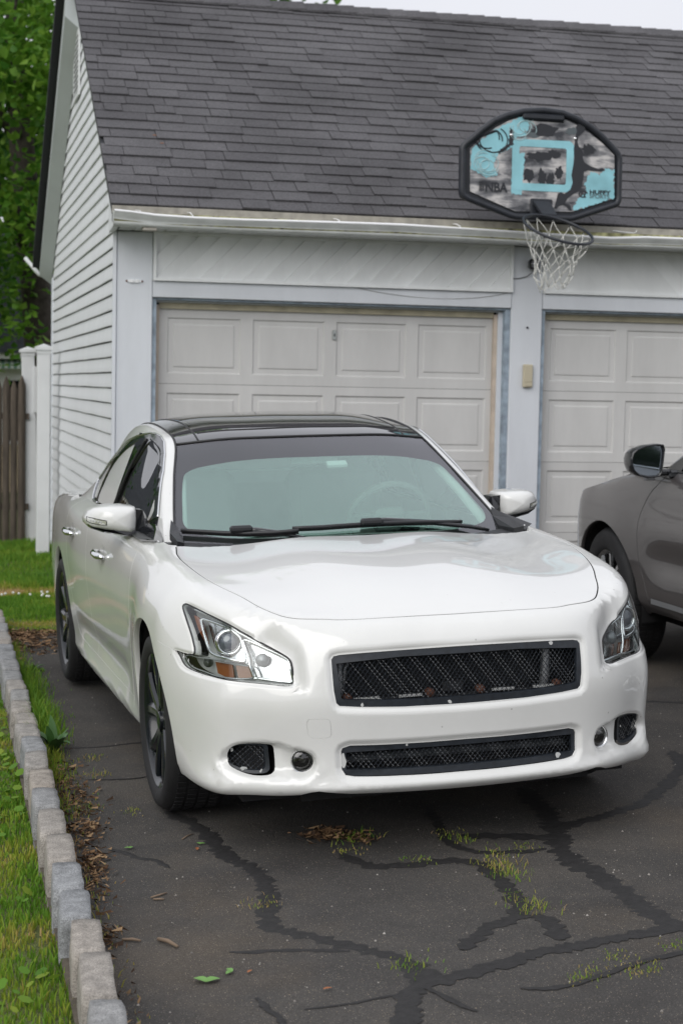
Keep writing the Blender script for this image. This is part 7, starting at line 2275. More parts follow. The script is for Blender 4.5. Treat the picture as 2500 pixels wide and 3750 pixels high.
# broad-leaved weed by the kerb
def leaf_blade(L, W, bend, az, el, base, n=6):
    v = []; d = Vector((math.cos(az), math.sin(az), 0)); s = Vector((-math.sin(az), math.cos(az), 0))
    for i in range(n+1):
        t = i/n; w = W*math.sin(math.pi*min(.98, .12+.86*t)**.9)*.5
        p = base+d*(L*t*math.cos(el))+Vector((0, 0, L*t*math.sin(el)-bend*L*t*t))
        v += [p-s*w+Vector((0, 0, w*.4)), p, p+s*w+Vector((0, 0, w*.4))]
    f = []
    for i in range(n):
        for j in (0, 1): f.append((i*3+j, i*3+j+1, i*3+j+4, i*3+j+3))
    return v, f
WEEDG = plain('weed_leaf', (.050, .125, .030), rough=.45, noise=.2, nscale=14)
WP = empty('broadleaf_weed', (-.635, -3.72, gz(-.635)), 'bright green broad-leaved weed growing beside the kerb stones', 'weed')
rw = random.Random(8)
for i in range(11):
    v, f = leaf_blade(rw.uniform(.13, .21), rw.uniform(.032, .048), rw.uniform(.1, .6), i*2.4, rw.uniform(.7, 1.3), Vector((rw.uniform(-.01, .01), rw.uniform(-.02, .02), 0)))
    mesh_obj('leaf', v, f, WEEDG, WP, smooth=True)
WP2 = empty('broadleaf_weed', (-.60, -1.55, gz(-.6)), 'small dark weed with spreading leaves near the far end of the kerb', 'weed')
for i in range(8):
    v, f = leaf_blade(rw.uniform(.08, .15), rw.uniform(.02, .03), rw.uniform(.3, .8), i*2.4, rw.uniform(.3, .9), Vector((0, 0, 0)))
    mesh_obj('leaf', v, f, WEEDG, WP2, smooth=True)
# clover and violets scattered in the near lawn: small round leaves
n = 900
x = nrng.uniform(-1.5, -.80, n); y = nrng.uniform(-7.6, -2.0, n); k = fbm(x, y, 3, 4) > -.05
x, y = x[k], y[k]; n = len(x); r = nrng.uniform(.008, .022, n); h = nrng.uniform(.015, .05, n)
a = np.linspace(0, 2*np.pi, 6, endpoint=False); tilt = nrng.normal(0, .35, (n, 2))
V = np.zeros((n, 6, 3)); V[:, :, 0] = x[:, None]+r[:, None]*np.cos(a); V[:, :, 1] = y[:, None]+r[:, None]*np.sin(a)
V[:, :, 2] = (gzv(x)-.045+h)[:, None]+r[:, None]*(np.cos(a)*tilt[:, :1]+np.sin(a)*tilt[:, 1:])
o = raw_mesh('clover', V.reshape(-1, 3), np.arange(n*6).reshape(n, 6), GRASS, np.clip(nrng.normal(.38, .12, n), 0, .62)); o['kind'] = 'stuff'
# white clover heads in the back lawn
for i in range(34):
    x = rw.uniform(-1.2, -.05); y = rw.gauss(1.42, .12)
    b = MB(); b.lathe([(.001, .010), (.008, .007), (.010, 0), (.006, -.006), (.001, -.008)], n=6)
    o = b.build('clover_flower', plain('clover_white', (.75, .76, .70), rough=.8) if i == 0 else bpy.data.materials['clover_white'], None, loc=(x, y, gz(x)+.055))
    tag(o, 'tiny white clover flower in the lawn behind the drive', 'flower', 'white clover flowers in the back lawn')
# leaf litter, straw and twigs along the kerb
LIT = tone_mat('dry_litter', [(0, (.035, .022, .014)), (.4, (.10, .055, .030)), (.7, (.22, .13, .065)), (1, (.34, .23, .13))], rough=.85, transl=0)
def litter(cx, cy, sx, sy, n, L):
    x = nrng.normal(cx, sx, n); y = nrng.normal(cy, sy, n); x = np.maximum(x, -.685); z = gzv(x)+nrng.uniform(.004, .014, n)
    a = nrng.uniform(0, 2*np.pi, n); l = L*nrng.uniform(.3, 1.3, n); w = l*nrng.uniform(.08, .35, n)
    c, s = np.cos(a), np.sin(a); V = np.zeros((n, 4, 3))
    for j, (u, vv, dz) in enumerate(((-.5, -.3, 0), (.5, -.1, .004), (.55, .25, .008), (-.3, .5, .003))):
        V[:, j, 0] = x+c*l*u-s*w*vv; V[:, j, 1] = y+s*l*u+c*w*vv; V[:, j, 2] = z+dz*nrng.uniform(0, 2, n)
    return V.reshape(-1, 3), np.arange(n*4).reshape(n, 4), nrng.uniform(0, 1, n)
parts = [litter(-.62, -4.56, .05, .20, 260, .03), litter(-.62, -5.05, .04, .12, 200, .03), litter(-.635, -5.46, .03, .12, 200, .035), litter(-.65, -5.75, .02, .12, 90, .03), litter(-.59, -.30, .07, .12, 420, .06), litter(-.52, -.70, .10, .18, 260, .05), litter(-.65, -6.27, .02, .05, 60, .03),
         litter(-.64, -4.2, .04, .15, 130, .03), litter(.20, -5.37, .05, .04, 260, .035), litter(.3, -5.46, .02, .03, 50, .03), litter(-.35, -.22, .2, .07, 260, .04), litter(-.66, -6.9, .02, .3, 60, .02)]
V, F, T = join(parts); o = raw_mesh('leaf_litter', V, F, LIT, T); o['kind'] = 'stuff'
x = nrng.uniform(-.6, 1.3, 60); y = nrng.uniform(-7.3, -4.9, 60)
TW = plain('dry_twig', (.20, .145, .10), rough=.85)
for (x0, y0, x1, y1, r, lab) in ((-.62, -6.28, -.57, -6.305, .0045, 'short pale twig lying nearest the kerb stones'), (-.52, -6.31, -.475, -6.39, .006, 'short thick brown twig lying on the drive'), (-.49, -5.90, -.435, -5.865, .003, 'thin straw coloured splinter on the drive'),
                            (-.485, -5.92, -.452, -5.93, .003, 'short splinter crossing the end of a longer one on the drive'), (-.30, -5.26, -.25, -5.20, .0022, 'thin dry grass stalk lying on the drive near the front wheel'), (-.48, -.42, -.43, -.52, .006, 'curved bare twig at the far end of the drive')):
    b = MB(); m_ = ((x0+x1)/2+rw.uniform(-.006, .006), (y0+y1)/2+rw.uniform(-.006, .006))
    b.tube([(x0, y0, gz(x0)+r*1.3), (m_[0], m_[1], gz(m_[0])+r*1.8), (x1, y1, gz(x1)+r*1.3)], [r, r*1.1, r*.7], n=6); o = b.build('twig', TW, None, smooth=True); tag(o, lab, 'twig')
GL = plain('fresh_leaf', (.14, .30, .07), rough=.5)
for (x, y, s, az, lab) in ((-.44, -6.69, .030, .4, 'fallen green leaf with two lobes on the drive'), (-.36, -6.63, .018, 2.0, 'smaller green leaf beside the two-lobed leaf on the drive'), (-.49, -5.33, .014, 1.0, 'small green leaf near the thin crack by the kerb'), (-.25, -5.35, .014, .2, 'little green leaf on the tar seam near the front wheel')):
    b = MB()
    for dz in (0, 1.9):
        v, f = leaf_blade(s*1.5, s, .1, az+dz, .12, Vector((x, y, gz(x)+.006)), 4); b.add(v, f)
    o = b.build('fallen_leaf', GL, None, smooth=True); tag(o, lab, 'leaf')
DL = plain('orange_dead_leaf', (.30, .11, .04), rough=.7)
for (x, y, s, az, lab) in ((-.32, -6.65, .014, .8, 'tiny orange leaf fragment near the green leaves'), (-.15, -6.83, .016, .1, 'orange leaf scrap near the bottom of the drive'), (-.27, -5.42, .018, 1.5, 'reddish scrap of bark beside the tar seam')):
    v, f = leaf_blade(s*1.6, s*.7, .1, az, .15, Vector((x, y, gz(x)+.006)), 4); o = mesh_obj('leaf_scrap', v, f, DL, smooth=True); tag(o, lab, 'leaf')
# loose grit
n = 1500; x = nrng.uniform(-.66, 2.2, n); y = nrng.uniform(-7.4, -1.0, n); s = np.abs(nrng.normal(0, .0014, n))+.0010
V = np.zeros((n, 5, 3)); z = gzv(x)
for j, (u, vv, w) in enumerate(((-1, -.6, 0), (.8, -.9, 0), (1, .7, 0), (-.7, 1, 0), (.1, 0, 1.3))):
    V[:, j] = np.stack([x+u*s, y+vv*s, z+w*s], 1)
bse = (np.arange(n)*5)[:, None]; F = np.concatenate([bse+[0, 1, 4], bse+[1, 2, 4], bse+[2, 3, 4], bse+[3, 0, 4]], 1).reshape(-1, 3)
GRIT = tone_mat('grit', [(0, (.10, .095, .09)), (.6, (.24, .22, .20)), (1, (.38, .36, .33))], rough=.9, transl=0)
o = raw_mesh('grit', V.reshape(-1, 3), F, GRIT, np.repeat(nrng.uniform(0, 1, n), 4)); o['kind'] = 'stuff'

# ------------------------------------------------------------------ trees
BARK = plain('tree_bark', (.060, .050, .042), rough=.95, noise=.45, nscale=14, bump=1.0, bscale=30)
def leaf_cloud(clusters, n, size, seed, tone0=0.0, bark_pts=None):
    """n leaves spread through ellipsoid clusters (centre, radii); each leaf a folded pointed pair of quads"""
    rg = np.random.default_rng(seed)
    w = np.array([c[1][0]*c[1][1]*c[1][2] for c in clusters])**.8; w /= w.sum()
    k = rg.choice(len(clusters), n, p=w)
    C = np.array([c[0] for c in clusters])[k]; R_ = np.array([c[1] for c in clusters])[k]
    tb = np.array([c[2] if len(c) > 2 else 0 for c in clusters])[k]
    d = rg.normal(0, 1, (n, 3)); d /= np.linalg.norm(d, axis=1, keepdims=True); r = rg.uniform(.25, 1, n)**.5
    P = C+d*r[:, None]*R_
    # leaves hang in sprays: pull towards a few hundred twig ends
    tw = P[rg.choice(n, max(8, n//26))]
    j = rg.integers(0, len(tw), n); near = rg.uniform(0, 1, n) < .75
    P = np.where(near[:, None], tw[j]+rg.normal(0, size*1.7, (n, 3))*np.array([1, 1, .7]), P)
    a = rg.uniform(0, 2*np.pi, n); el = rg.normal(-.45, .5, n); s = size*rg.uniform(.6, 1.25, n)
    u = np.stack([np.cos(a)*np.cos(el), np.sin(a)*np.cos(el), np.sin(el)], 1)
    v = np.cross(u, np.stack([rg.normal(0, .45, n), rg.normal(0, .45, n), np.ones(n)], 1)); v /= np.linalg.norm(v, axis=1, keepdims=True)
    wv = np.cross(u, v)
    V = np.zeros((n, 6, 3)); fold = .18
    V[:, 0] = P; V[:, 1] = P+(u*.45+v*.42+wv*fold)*s[:, None]; V[:, 2] = P+(u*.80+v*.26+wv*fold*.6)*s[:, None]; V[:, 3] = P+u*s[:, None]
    V[:, 4] = P+(u*.80-v*.26+wv*fold*.6)*s[:, None]; V[:, 5] = P+(u*.45-v*.42+wv*fold)*s[:, None]
    b_ = (np.arange(n)*6)[:, None]
    F = np.concatenate([b_+[0, 1, 2, 3], b_+[0, 3, 4, 5]], 1).reshape(-1, 4)
    spray = rg.uniform(-.16, .16, len(tw))
    t = np.clip(.42+tone0+tb+np.where(near, spray[j], 0)+rg.normal(0, .12, n), 0, 1)
    return V.reshape(-1, 3), F, np.repeat(t, 2)
def tree(name, label, base, trunk, limbs, clusters, n, size, seed, group=None, tone0=0.0):
    T = empty(name, base, label, 'tree', group)
    b = MB(); b.tube([Vector(p[:3]) for p in trunk], [p[3] for p in trunk], n=14); b.build('trunk', BARK, T, smooth=True)
    rl = random.Random(seed)
    for L in limbs:
        b = MB(); b.tube([Vector(p[:3]) for p in L], [p[3] for p in L], n=8); b.build('limb', BARK, T, smooth=True)
    V, F, t = leaf_cloud(clusters, n, size, seed, tone0)
    o = raw_mesh('crown', V, F, LEAF, t); o.parent = T
    return T
rtc = random.Random(31)
def crown(cx, cy, cz, rx, ry, rz, n, s0):
    out = []
    for _ in range(n):
        d = Vector((rtc.gauss(0, 1), rtc.gauss(0, 1), rtc.gauss(0, 1))).normalized()*rtc.uniform(.3, 1)**.6
        q = rtc.uniform(.6, 1.2)*s0
        out.append(((cx+d.x*rx, cy+d.y*ry, cz+d.z*rz), (q, q, q*.75), rtc.uniform(-.16, .18)))
    return out
# maple behind the wooden fence: trunk leans left as it rises
tx, ty = .06, 9.0; tz = gz(tx)
cl_ = crown(-1.1, -.9, 4.3, 1.9, 1.6, 2.3, 46, .62)+crown(-.3, .6, 6.6, 2.6, 2.2, 2.4, 40, .8)+crown(-1.6, -1.6, 2.75, 1.0, .8, .55, 16, .36)+crown(-.15, -1.1, 2.35, .22, .3, .35, 6, .17)
TREE1 = tree('maple_tree', 'big leafy green tree with a thick brown trunk behind the wooden fence', (tx, ty, tz),
     [(.05, 0, -.1, .26), (.02, 0, .8, .19), (0, 0, 2.0, .175), (-.04, 0, 2.6, .17), (-.16, 0, 3.6, .16), (-.28, 0, 5.2, .12), (-.34, 0, 7.2, .06)],
     [[(-.08, 0, 3.0, .09), (-.6, -.5, 3.9, .06), (-1.4, -1.0, 4.6, .03)], [(-.1, 0, 3.4, .08), (.5, -.3, 4.6, .05), (.9, -.5, 6, .025)], [(-.2, 0, 4.2, .07), (-1.0, .3, 5.6, .04), (-1.8, .5, 6.6, .02)],
      [(-.75, -1.35, 5.9, .018), (-.62, -1.40, 5.3, .022), (-.70, -1.42, 4.6, .016)], [(-.40, -1.2, 6.6, .02), (-.30, -1.25, 6.0, .024), (-.36, -1.3, 5.5, .016)]],
     cl_, 18000, .115, 5, tone0=.28)
tree('backdrop_tree', 'dark green tree standing farther back, behind the big leafy tree', (-2.2, 15.5, 0), [(0, 0, -.2, .3), (.1, 0, 3, .22), (0, 0, 7, .1)], [[(0, 0, 3, .1), (1.2, -.3, 5, .05)]],
     crown(0, 0, 5.2, 3.4, 1.6, 3.6, 60, 1.0), 15000, .17, 6, tone0=-.12)
tree('ridge_tree', 'tree whose crown just shows above the garage ridge', (2.35, 12.2, .1), [(0, 0, -.2, .28), (.1, 0, 3, .2), (.1, 0, 6.5, .1)], [[(0, 0, 4, .09), (.7, -.2, 5.6, .05)]],
     crown(0, 0, 7.25, 1.35, 1.2, 1.3, 26, .55), 7000, .13, 9, tone0=.06)
# trees on the near side of the plot, out of the picture: they show in the glass and paint
tree('street_tree', 'leafy tree on the left side of the plot, mirrored in the windscreen', (-8.6, -5.5, -.2), [(0, 0, -.2, .25), (.1, 0, 2.4, .2), (0, 0, 6, .1)], [[(.05, 0, 2.4, .09), (1.5, .1, 4.3, .05), (2.7, .2, 5.2, .02)], [(.05, 0, 2.8, .08), (.8, -1.4, 4.5, .04)]],
     crown(.4, 0, 5.3, 2.6, 2.4, 1.9, 30, .75), 9000, .15, 12)
tree('street_tree', 'leafy tree across the road, mirrored in the car paint', (6.0, -27, .2), [(0, 0, -.2, .3), (0, 0, 3, .22), (0, 0, 7, .1)], [], crown(0, 0, 5.4, 3.4, 2.6, 3.0, 30, 1.0), 6000, .22, 13)
tree('street_tree', 'second leafy tree across the road, behind the viewer', (-8.0, -29, -.2), [(0, 0, -.2, .3), (0, 0, 3, .22), (0, 0, 7, .1)], [], crown(0, 0, 5.0, 4.0, 2.6, 2.8, 30, 1.1), 6000, .22, 14)

# ------------------------------------------------------------------ fences and the neighbour's house
PVC = plain('white_pvc', (.70, .71, .72), rough=.4, noise=.05, nscale=4)
def pvc_post(x, y, h, w, lean, label):
    P = empty('fence_post', (x, y, gz(x)), label, 'fence post')
    b = MB(); Mx = Matrix.Rotation(lean, 4, 'Y')
    b.box((-w/2, -w/2, -.05), (w/2, w/2, h-.06), M=Mx, bev=.006); b.build('post', PVC, P)
    b = MB(); q = w/2
    b.box((-q-.006, -q-.006, h-.085), (q+.006, q+.006, h-.050), M=Mx); b.box((-q-.020, -q-.020, h-.050), (q+.020, q+.020, h-.022), M=Mx)
    v = [(-q-.020, -q-.020, h-.022), (q+.020, -q-.020, h-.022), (q+.020, q+.020, h-.022), (-q-.020, q+.020, h-.022), (0, 0, h+.008)]
    b.add([Mx @ Vector(p) for p in v], [(0, 1, 4), (1, 2, 4), (2, 3, 4), (3, 0, 4)]); b.build('post_cap', PVC, P)
    return P
pvc_post(-.155, 4.79, 1.93, .118, 0, 'white vinyl fence post standing against the garage corner')
fp2 = pvc_post(-.17, 6.20, 1.93, .125, rad(-1.6), 'leaning white vinyl fence post beside the wooden fence')
b = MB(); b.box((.0, -.085, 1.28), (.075, -.064, 1.74), bev=.004); b.build('post_bracket', PVC, fp2)
WOODS = []
def fence_mat():
    m, nt, p = new_mat('weathered_wood')
    pset(p, Roughness=.9)
    tc = nt.nodes.new('ShaderNodeTexCoord'); mp = nt.nodes.new('ShaderNodeMapping'); mp.inputs['Scale'].default_value = (22, 22, 2.2)
    nt.links.new(tc.outputs['Object'], mp.inputs['Vector'])
    oi = nt.nodes.new('ShaderNodeObjectInfo'); ad = nt.nodes.new('ShaderNodeVectorMath'); ad.operation = 'ADD'
    nt.links.new(mp.outputs['Vector'], ad.inputs[0]); nt.links.new(oi.outputs['Random'], ad.inputs[1])
    n = nt.nodes.new('ShaderNodeTexNoise'); n.inputs['Scale'].default_value = 1.6; n.inputs['Detail'].default_value = 8; n.inputs['Roughness'].default_value = .7
    nt.links.new(ad.outputs['Vector'], n.inputs['Vector'])
    r = nt.nodes.new('ShaderNodeValToRGB'); e = r.color_ramp.elements
    e[0].position, e[0].color = .28, (.035, .028, .022, 1); e[1].position, e[1].color = .75, (.15, .12, .095, 1); k = e.new(.5); k.color = (.085, .068, .053, 1)
    nt.links.new(n.outputs['Fac'], r.inputs['Fac']); nt.links.new(r.outputs['Color'], p.inputs['Base Color'])
    b = nt.nodes.new('ShaderNodeBump'); b.inputs['Strength'].default_value = .6; b.inputs['Distance'].default_value = .004; nt.links.new(n.outputs['Fac'], b.inputs['Height']); nt.links.new(b.outputs['Normal'], p.inputs['Normal'])
    return m
FW = fence_mat()
FENCE = empty('wooden_fence', (-1.2, 6.1, gz(-1.2)), 'weathered brown stockade fence with pointed pickets at the back of the lawn', 'fence')
rf_ = random.Random(6)
x = -.245; i = 0
while x > -3.4:
    w = rf_.uniform(.066, .078); h = 1.63+rf_.uniform(-.02, .03); lx = x-w/2+1.2; dz = gz(x)-gz(-1.2)
    b = MB(); n = 7; pr = []
    for k in range(n):
        t = -1+2*k/(n-1); pr.append((t*w/2, -.016*(1-t*t)))
    v = []
    for zz, s in ((-.05, 1), (h-.10, 1), (h-.05, .62), (h, .10)):
        v += [(lx+p[0]*s, p[1], dz+zz) for p in pr]
    f = [(q*n+k, q*n+k+1, (q+1)*n+k+1, (q+1)*n+k) for q in range(3) for k in range(n-1)]
    v += [(lx-w/2, .008, dz-.05), (lx+w/2, .008, dz-.05), (lx+w/2, .008, dz+h-.10), (lx-w/2, .008, dz+h-.10), (lx, .008, dz+h)]
    m_ = 4*n; f += [(m_+1, m_, m_+3, m_+2), (m_+2, m_+3, m_+4), (0, n, m_+3, m_), (n-1, m_+1, m_+2, 2*n-1)]
    b.add(v, f); b.build('picket', FW, FENCE)
    x -= w+rf_.uniform(.002, .007); i += 1
for zz in (.35, 1.25):
    b = MB(); b.box((-2.2, .009, zz), (.99, .05, zz+.06)); b.build('fence_rail', FW, FENCE)

HOUSE = empty('neighbour_house', (-1.2, 16, 0), 'cream house with grey roof and green striped awning behind the fence', 'house')
CRM = plain('cream_siding', (.62, .50, .32), rough=.8, noise=.08); HWH = plain('house_white', (.72, .73, .72), rough=.6)
def hb(name, lo, hi, mat, par=HOUSE, bev=0):
    b = MB(); b.box(lo, hi, bev=bev); return b.build(name, mat, par)
hb('wall', (-5.5, .05, -.4), (4.5, 5, 2.02), CRM)
hb('gutter', (-5.7, -.32, 1.95), (4.7, -.12, 2.06), HWH)
b = MB(); b.add([(-5.8, -.36, 2.04), (4.8, -.36, 2.04), (4.8, 2.6, 4.3), (-5.8, 2.6, 4.3), (-5.8, 5.6, 2.04), (4.8, 5.6, 2.04)], [(0, 1, 2, 3), (3, 2, 5, 4), (0, 3, 4), (1, 5, 2)])
b.build('roof', plain('neighbour_roof', (.052, .058, .068), rough=.9, noise=.35, nscale=9, bump=.5, bscale=12), HOUSE)
wf_ = hb('window', (1.03, -.02, .62), (1.50, .06, 1.88), HWH)
hb('pane', (1.18, -.035, .68), (1.39, -.021, 1.62), glass('house_pane', (.25, .3, .3), refl=.12), wf_); hb('pane_back', (1.18, .03, .68), (1.39, .062, 1.62), M['dark'], wf_)
AWN = empty('awning', (0, 0, 0), parent=HOUSE)
AG = plain('awning_green', (.16, .30, .22), rough=.6); AW = plain('awning_white', (.66, .72, .68), rough=.6)
for i in range(14):
    x0 = .96+i*.046
    b = MB(); b.add([(x0, -.02, 1.97), (x0+.046, -.02, 1.97), (x0+.046, -.30, 1.875), (x0, -.30, 1.875), (x0, -.315, 1.80), (x0+.046, -.315, 1.80)], [(3, 2, 1, 0), (4, 5, 2, 3)])
    b.build('awning_stripe', AG if i % 2 else AW, AWN)
# house on the left of the plot, outside the picture: the side windows mirror it
H2 = empty('side_house', (-17, -3, -.4), 'pale grey house on the left side of the plot, mirrored in the side windows', 'house')
hb('wall', (-6, -5, 0), (0, 6, 3.2), plain('side_house_wall', (.45, .48, .46), rough=.8), H2)
b = MB(); b.add([(.35, -5.4, 3.1), (.35, 6.4, 3.1), (-3, 6.4, 5.6), (-3, -5.4, 5.6), (-6.4, 6.4, 3.1), (-6.4, -5.4, 3.1)], [(0, 1, 2, 3), (3, 2, 4, 5), (0, 3, 5), (1, 4, 2)]); b.build('roof', plain('side_house_roof', (.07, .065, .06), rough=.9, noise=.2), H2)
for y in (-3.4, -.2, 3.0):
    w_ = hb('window', (.0, y, 1.0), (.05, y+1.2, 2.4), HWH, H2); hb('pane', (.051, y+.1, 1.1), (.06, y+1.1, 2.3), M['gloss_black'], w_)

# ------------------------------------------------------------------ grey crossover parked nose-in at the second door
SUV_L = np.array([-1.0, 0, -.0376]); SUV_L /= np.linalg.norm(SUV_L)
SUV_F = np.array([0.0, 1.0, 0.0]); SUV_U = np.cross(SUV_F, SUV_L)
SO = np.array([3.48, -2.24, gz(3.48)])
SUV_M = Matrix(((SUV_F[0], SUV_L[0], SUV_U[0], SO[0]), (SUV_F[1], SUV_L[1], SUV_U[1], SO[1]), (SUV_F[2], SUV_L[2], SUV_U[2], SO[2]), (0, 0, 0, 1)))
M['suv'] = paint_mat('grey_brown_metallic', (.070, .064, .064), rough=.32, dirt=.3)
SUV = empty('crossover', mw=SUV_M, label='dark grey crossover parked nose-in beside the white sedan, only its front left corner in view', cat='car')
def suv_cage():
    W = .97
    def st(x, k, hood, zb=.30, roll=0.0, ym=None):
        """column at station x: k scales the half-width, hood = (y, z) of the upper edge"""
        z = [zb, zb+.08, .45, .58, .70, .80, .90]
        y = [.90*k, .955*k, .965*k, .975*k, .98*k, .978*k, .962*k]
        hy, hz = hood
        zz = [a if a < hz-.12 else hz-.12*(1-(a-(hz-.12))/1.0) for a in z]
        return [(x, a, b) for a, b in zip(y, z)]+[(x, .5*(.962*k+hy)+.03, .5*(.90+hz)+.025), (x, hy, hz)]
    C = []
    nose = [(.92, 0.0), (.905, .30), (.85, .58), (.74, .78), (.60, .885)]
    for i, (x, y) in enumerate(nose):
        z = [.25, .33, .45, .58, .70, .78, .84]; dx = [.06, .02, .0, .0, .01, .03, .07]
        f = math.hypot(x, y)
        c = [(x-d*(.9 if i < 3 else .6), y*(1-d*(.2 if i < 3 else .6)), zz) for zz, d in zip(z, dx)]
        c += [(x-.13, y*.93, .885), (x-.22, y*.88, .915)]
        C.append(c)
    C.append(st(.40, .975, (.80, .955)))
    C.append(st(.20, .995, (.815, .995)))
    C.append(st(.0, 1.0, (.825, 1.035)))
    C.append(st(-.20, 1.0, (.83, 1.065)))
    C.append(st(-.42, .985, (.835, 1.09)))
    C.append(st(-.75, .975, (.84, 1.105)))
    C.append(st(-1.3, .98, (.845, 1.12)))
    C.append(st(-1.9, .985, (.85, 1.135)))
    C.append(st(-2.5, .995, (.85, 1.15)))
    C.append(st(-2.9, .995, (.84, 1.16)))
    C.append(st(-3.35, .965, (.80, 1.16)))
    C.append(st(-3.65, .90, (.74, 1.16)))
    for x, y in ((-3.86, .62), (-3.92, .32), (-3.93, 0)):
        C.append([(x+.10, y, .32), (x+.03, y, .40), (x, y, .48), (x, y, .60), (x, y, .72), (x+.01, y, .82), (x+.02, y, .92), (x+.05, y*.97, 1.06), (x+.10, y*.94, 1.16)])
    NC, NR = len(C), 9
    V = [p for c in C for p in c]; idx = lambda c, r: c*NR+r
    F = [(idx(c, r), idx(c+1, r), idx(c+1, r+1), idx(c, r+1)) for c in range(NC-1) for r in range(NR-1)]
    # bonnet
    H = {(3, i): idx(i, 8) for i in range(4)}
    zc = {4: .955, 5: .995, 6: 1.035, 7: 1.07, 8: 1.095, 9: 1.115}; xc = {4: .58, 5: .42, 6: .22, 7: .03, 8: -.15, 9: -.32}
    for c in range(4, 10):
        H[(c, 3)] = idx(c, 8); ex, ey, ez = C[c][8]
        for i, f in enumerate((0, .36, .70)):
            V.append((xc[c]+(ex-xc[c])*f**2, ey*f, zc[c]+(ez-zc[c])*f**2)); H[(c, i)] = len(V)-1
    for c in range(3, 9):
        for i in range(3): F.append((H[(c, i)], H[(c, i+1)], H[(c+1, i+1)], H[(c+1, i)]))
    n = len(V); mp = list(range(n)); V2 = list(V)
    for i, p in enumerate(V):
        if abs(p[1]) > 1e-9: mp[i] = len(V2); V2.append((p[0], -p[1], p[2]))
    return np.array(V2), F+[tuple(mp[i] for i in reversed(f)) for f in F]
_v, _f = suv_cage(); _v = fit_cc(_v, _f, 5); SB = Surf(*eval_cc(_v, _f, 3))
def suv_cabin():
    S = [[(-.36, 0, 1.10), (-.40, .38, 1.10), (-.55, .74, 1.10), (-.58, .80, 1.10), (-.60, .835, 1.08), (-.6, .845, 1.05)],
         [(-.78, 0, 1.37), (-.82, .36, 1.365), (-.95, .685, 1.345), (-1.0, .745, 1.325), (-1.0, .81, 1.18), (-1.0, .845, 1.06)],
         [(-1.20, 0, 1.60), (-1.24, .34, 1.595), (-1.36, .63, 1.565), (-1.42, .69, 1.535), (-1.42, .79, 1.27), (-1.42, .85, 1.07)],
         [(-1.70, 0, 1.69), (-1.70, .34, 1.685), (-1.72, .61, 1.655), (-1.76, .675, 1.615), (-1.76, .785, 1.32), (-1.76, .852, 1.08)],
         [(-2.6, 0, 1.69), (-2.6, .33, 1.685), (-2.6, .60, 1.655), (-2.6, .665, 1.61), (-2.6, .78, 1.32), (-2.6, .852, 1.10)],
         [(-3.4, 0, 1.62), (-3.4, .32, 1.615), (-3.38, .57, 1.58), (-3.36, .63, 1.54), (-3.34, .72, 1.33), (-3.3, .79, 1.11)],
         [(-3.75, 0, 1.40), (-3.74, .30, 1.39), (-3.70, .54, 1.37), (-3.66, .60, 1.35), (-3.62, .68, 1.25), (-3.58, .74, 1.12)],
         [(-3.90, 0, 1.14), (-3.88, .30, 1.13), (-3.84, .56, 1.12), (-3.80, .62, 1.11), (-3.76, .68, 1.11), (-3.72, .72, 1.10)]]
    K, J = len(S), 6; V = [p for s in S for p in s]; idx = lambda k, j: k*J+j
    F = [(idx(k, j), idx(k, j+1), idx(k+1, j+1), idx(k+1, j)) for k in range(K-1) for j in range(J-1)]
    n = len(V); mp = list(range(n)); V2 = list(V)
    for i, p in enumerate(V):
        if abs(p[1]) > 1e-9: mp[i] = len(V2); V2.append((p[0], -p[1], p[2]))
    return np.array(V2), F+[tuple(mp[i] for i in reversed(f)) for f in F], K, J
_v, _f, SK, SJ = suv_cabin(); _v = fit_cc(_v, _f, 5); SCB = Surf(*eval_cc(_v, _f, 3))
nbf = (SK-1)*(SJ-1); per = len(SCB.fs)//(2*nbf); ii = np.arange(len(SCB.fs))//per; sc_ = ii % nbf; sk_, sj_ = sc_//(SJ-1), sc_ % (SJ-1)
sub_mesh(SCB.co, SCB.no, SCB.fs[(sj_ <= 1) & (sk_ <= 1)], 'windscreen', M['tint'], SUV)
sub_mesh(SCB.co, SCB.no, SCB.fs[((sj_ <= 1) & (sk_ > 1) & (sk_ < 5)) | (sj_ == 2)], 'roof', M['suv'], SUV)
sub_mesh(SCB.co, SCB.no, SCB.fs[(sj_ <= 1) & (sk_ >= 5)], 'rear_window', M['gloss_black'], SUV)
sub_mesh(SCB.co, SCB.no, SCB.fs[(sj_ >= 3)], 'side_window', M['gloss_black'], SUV)
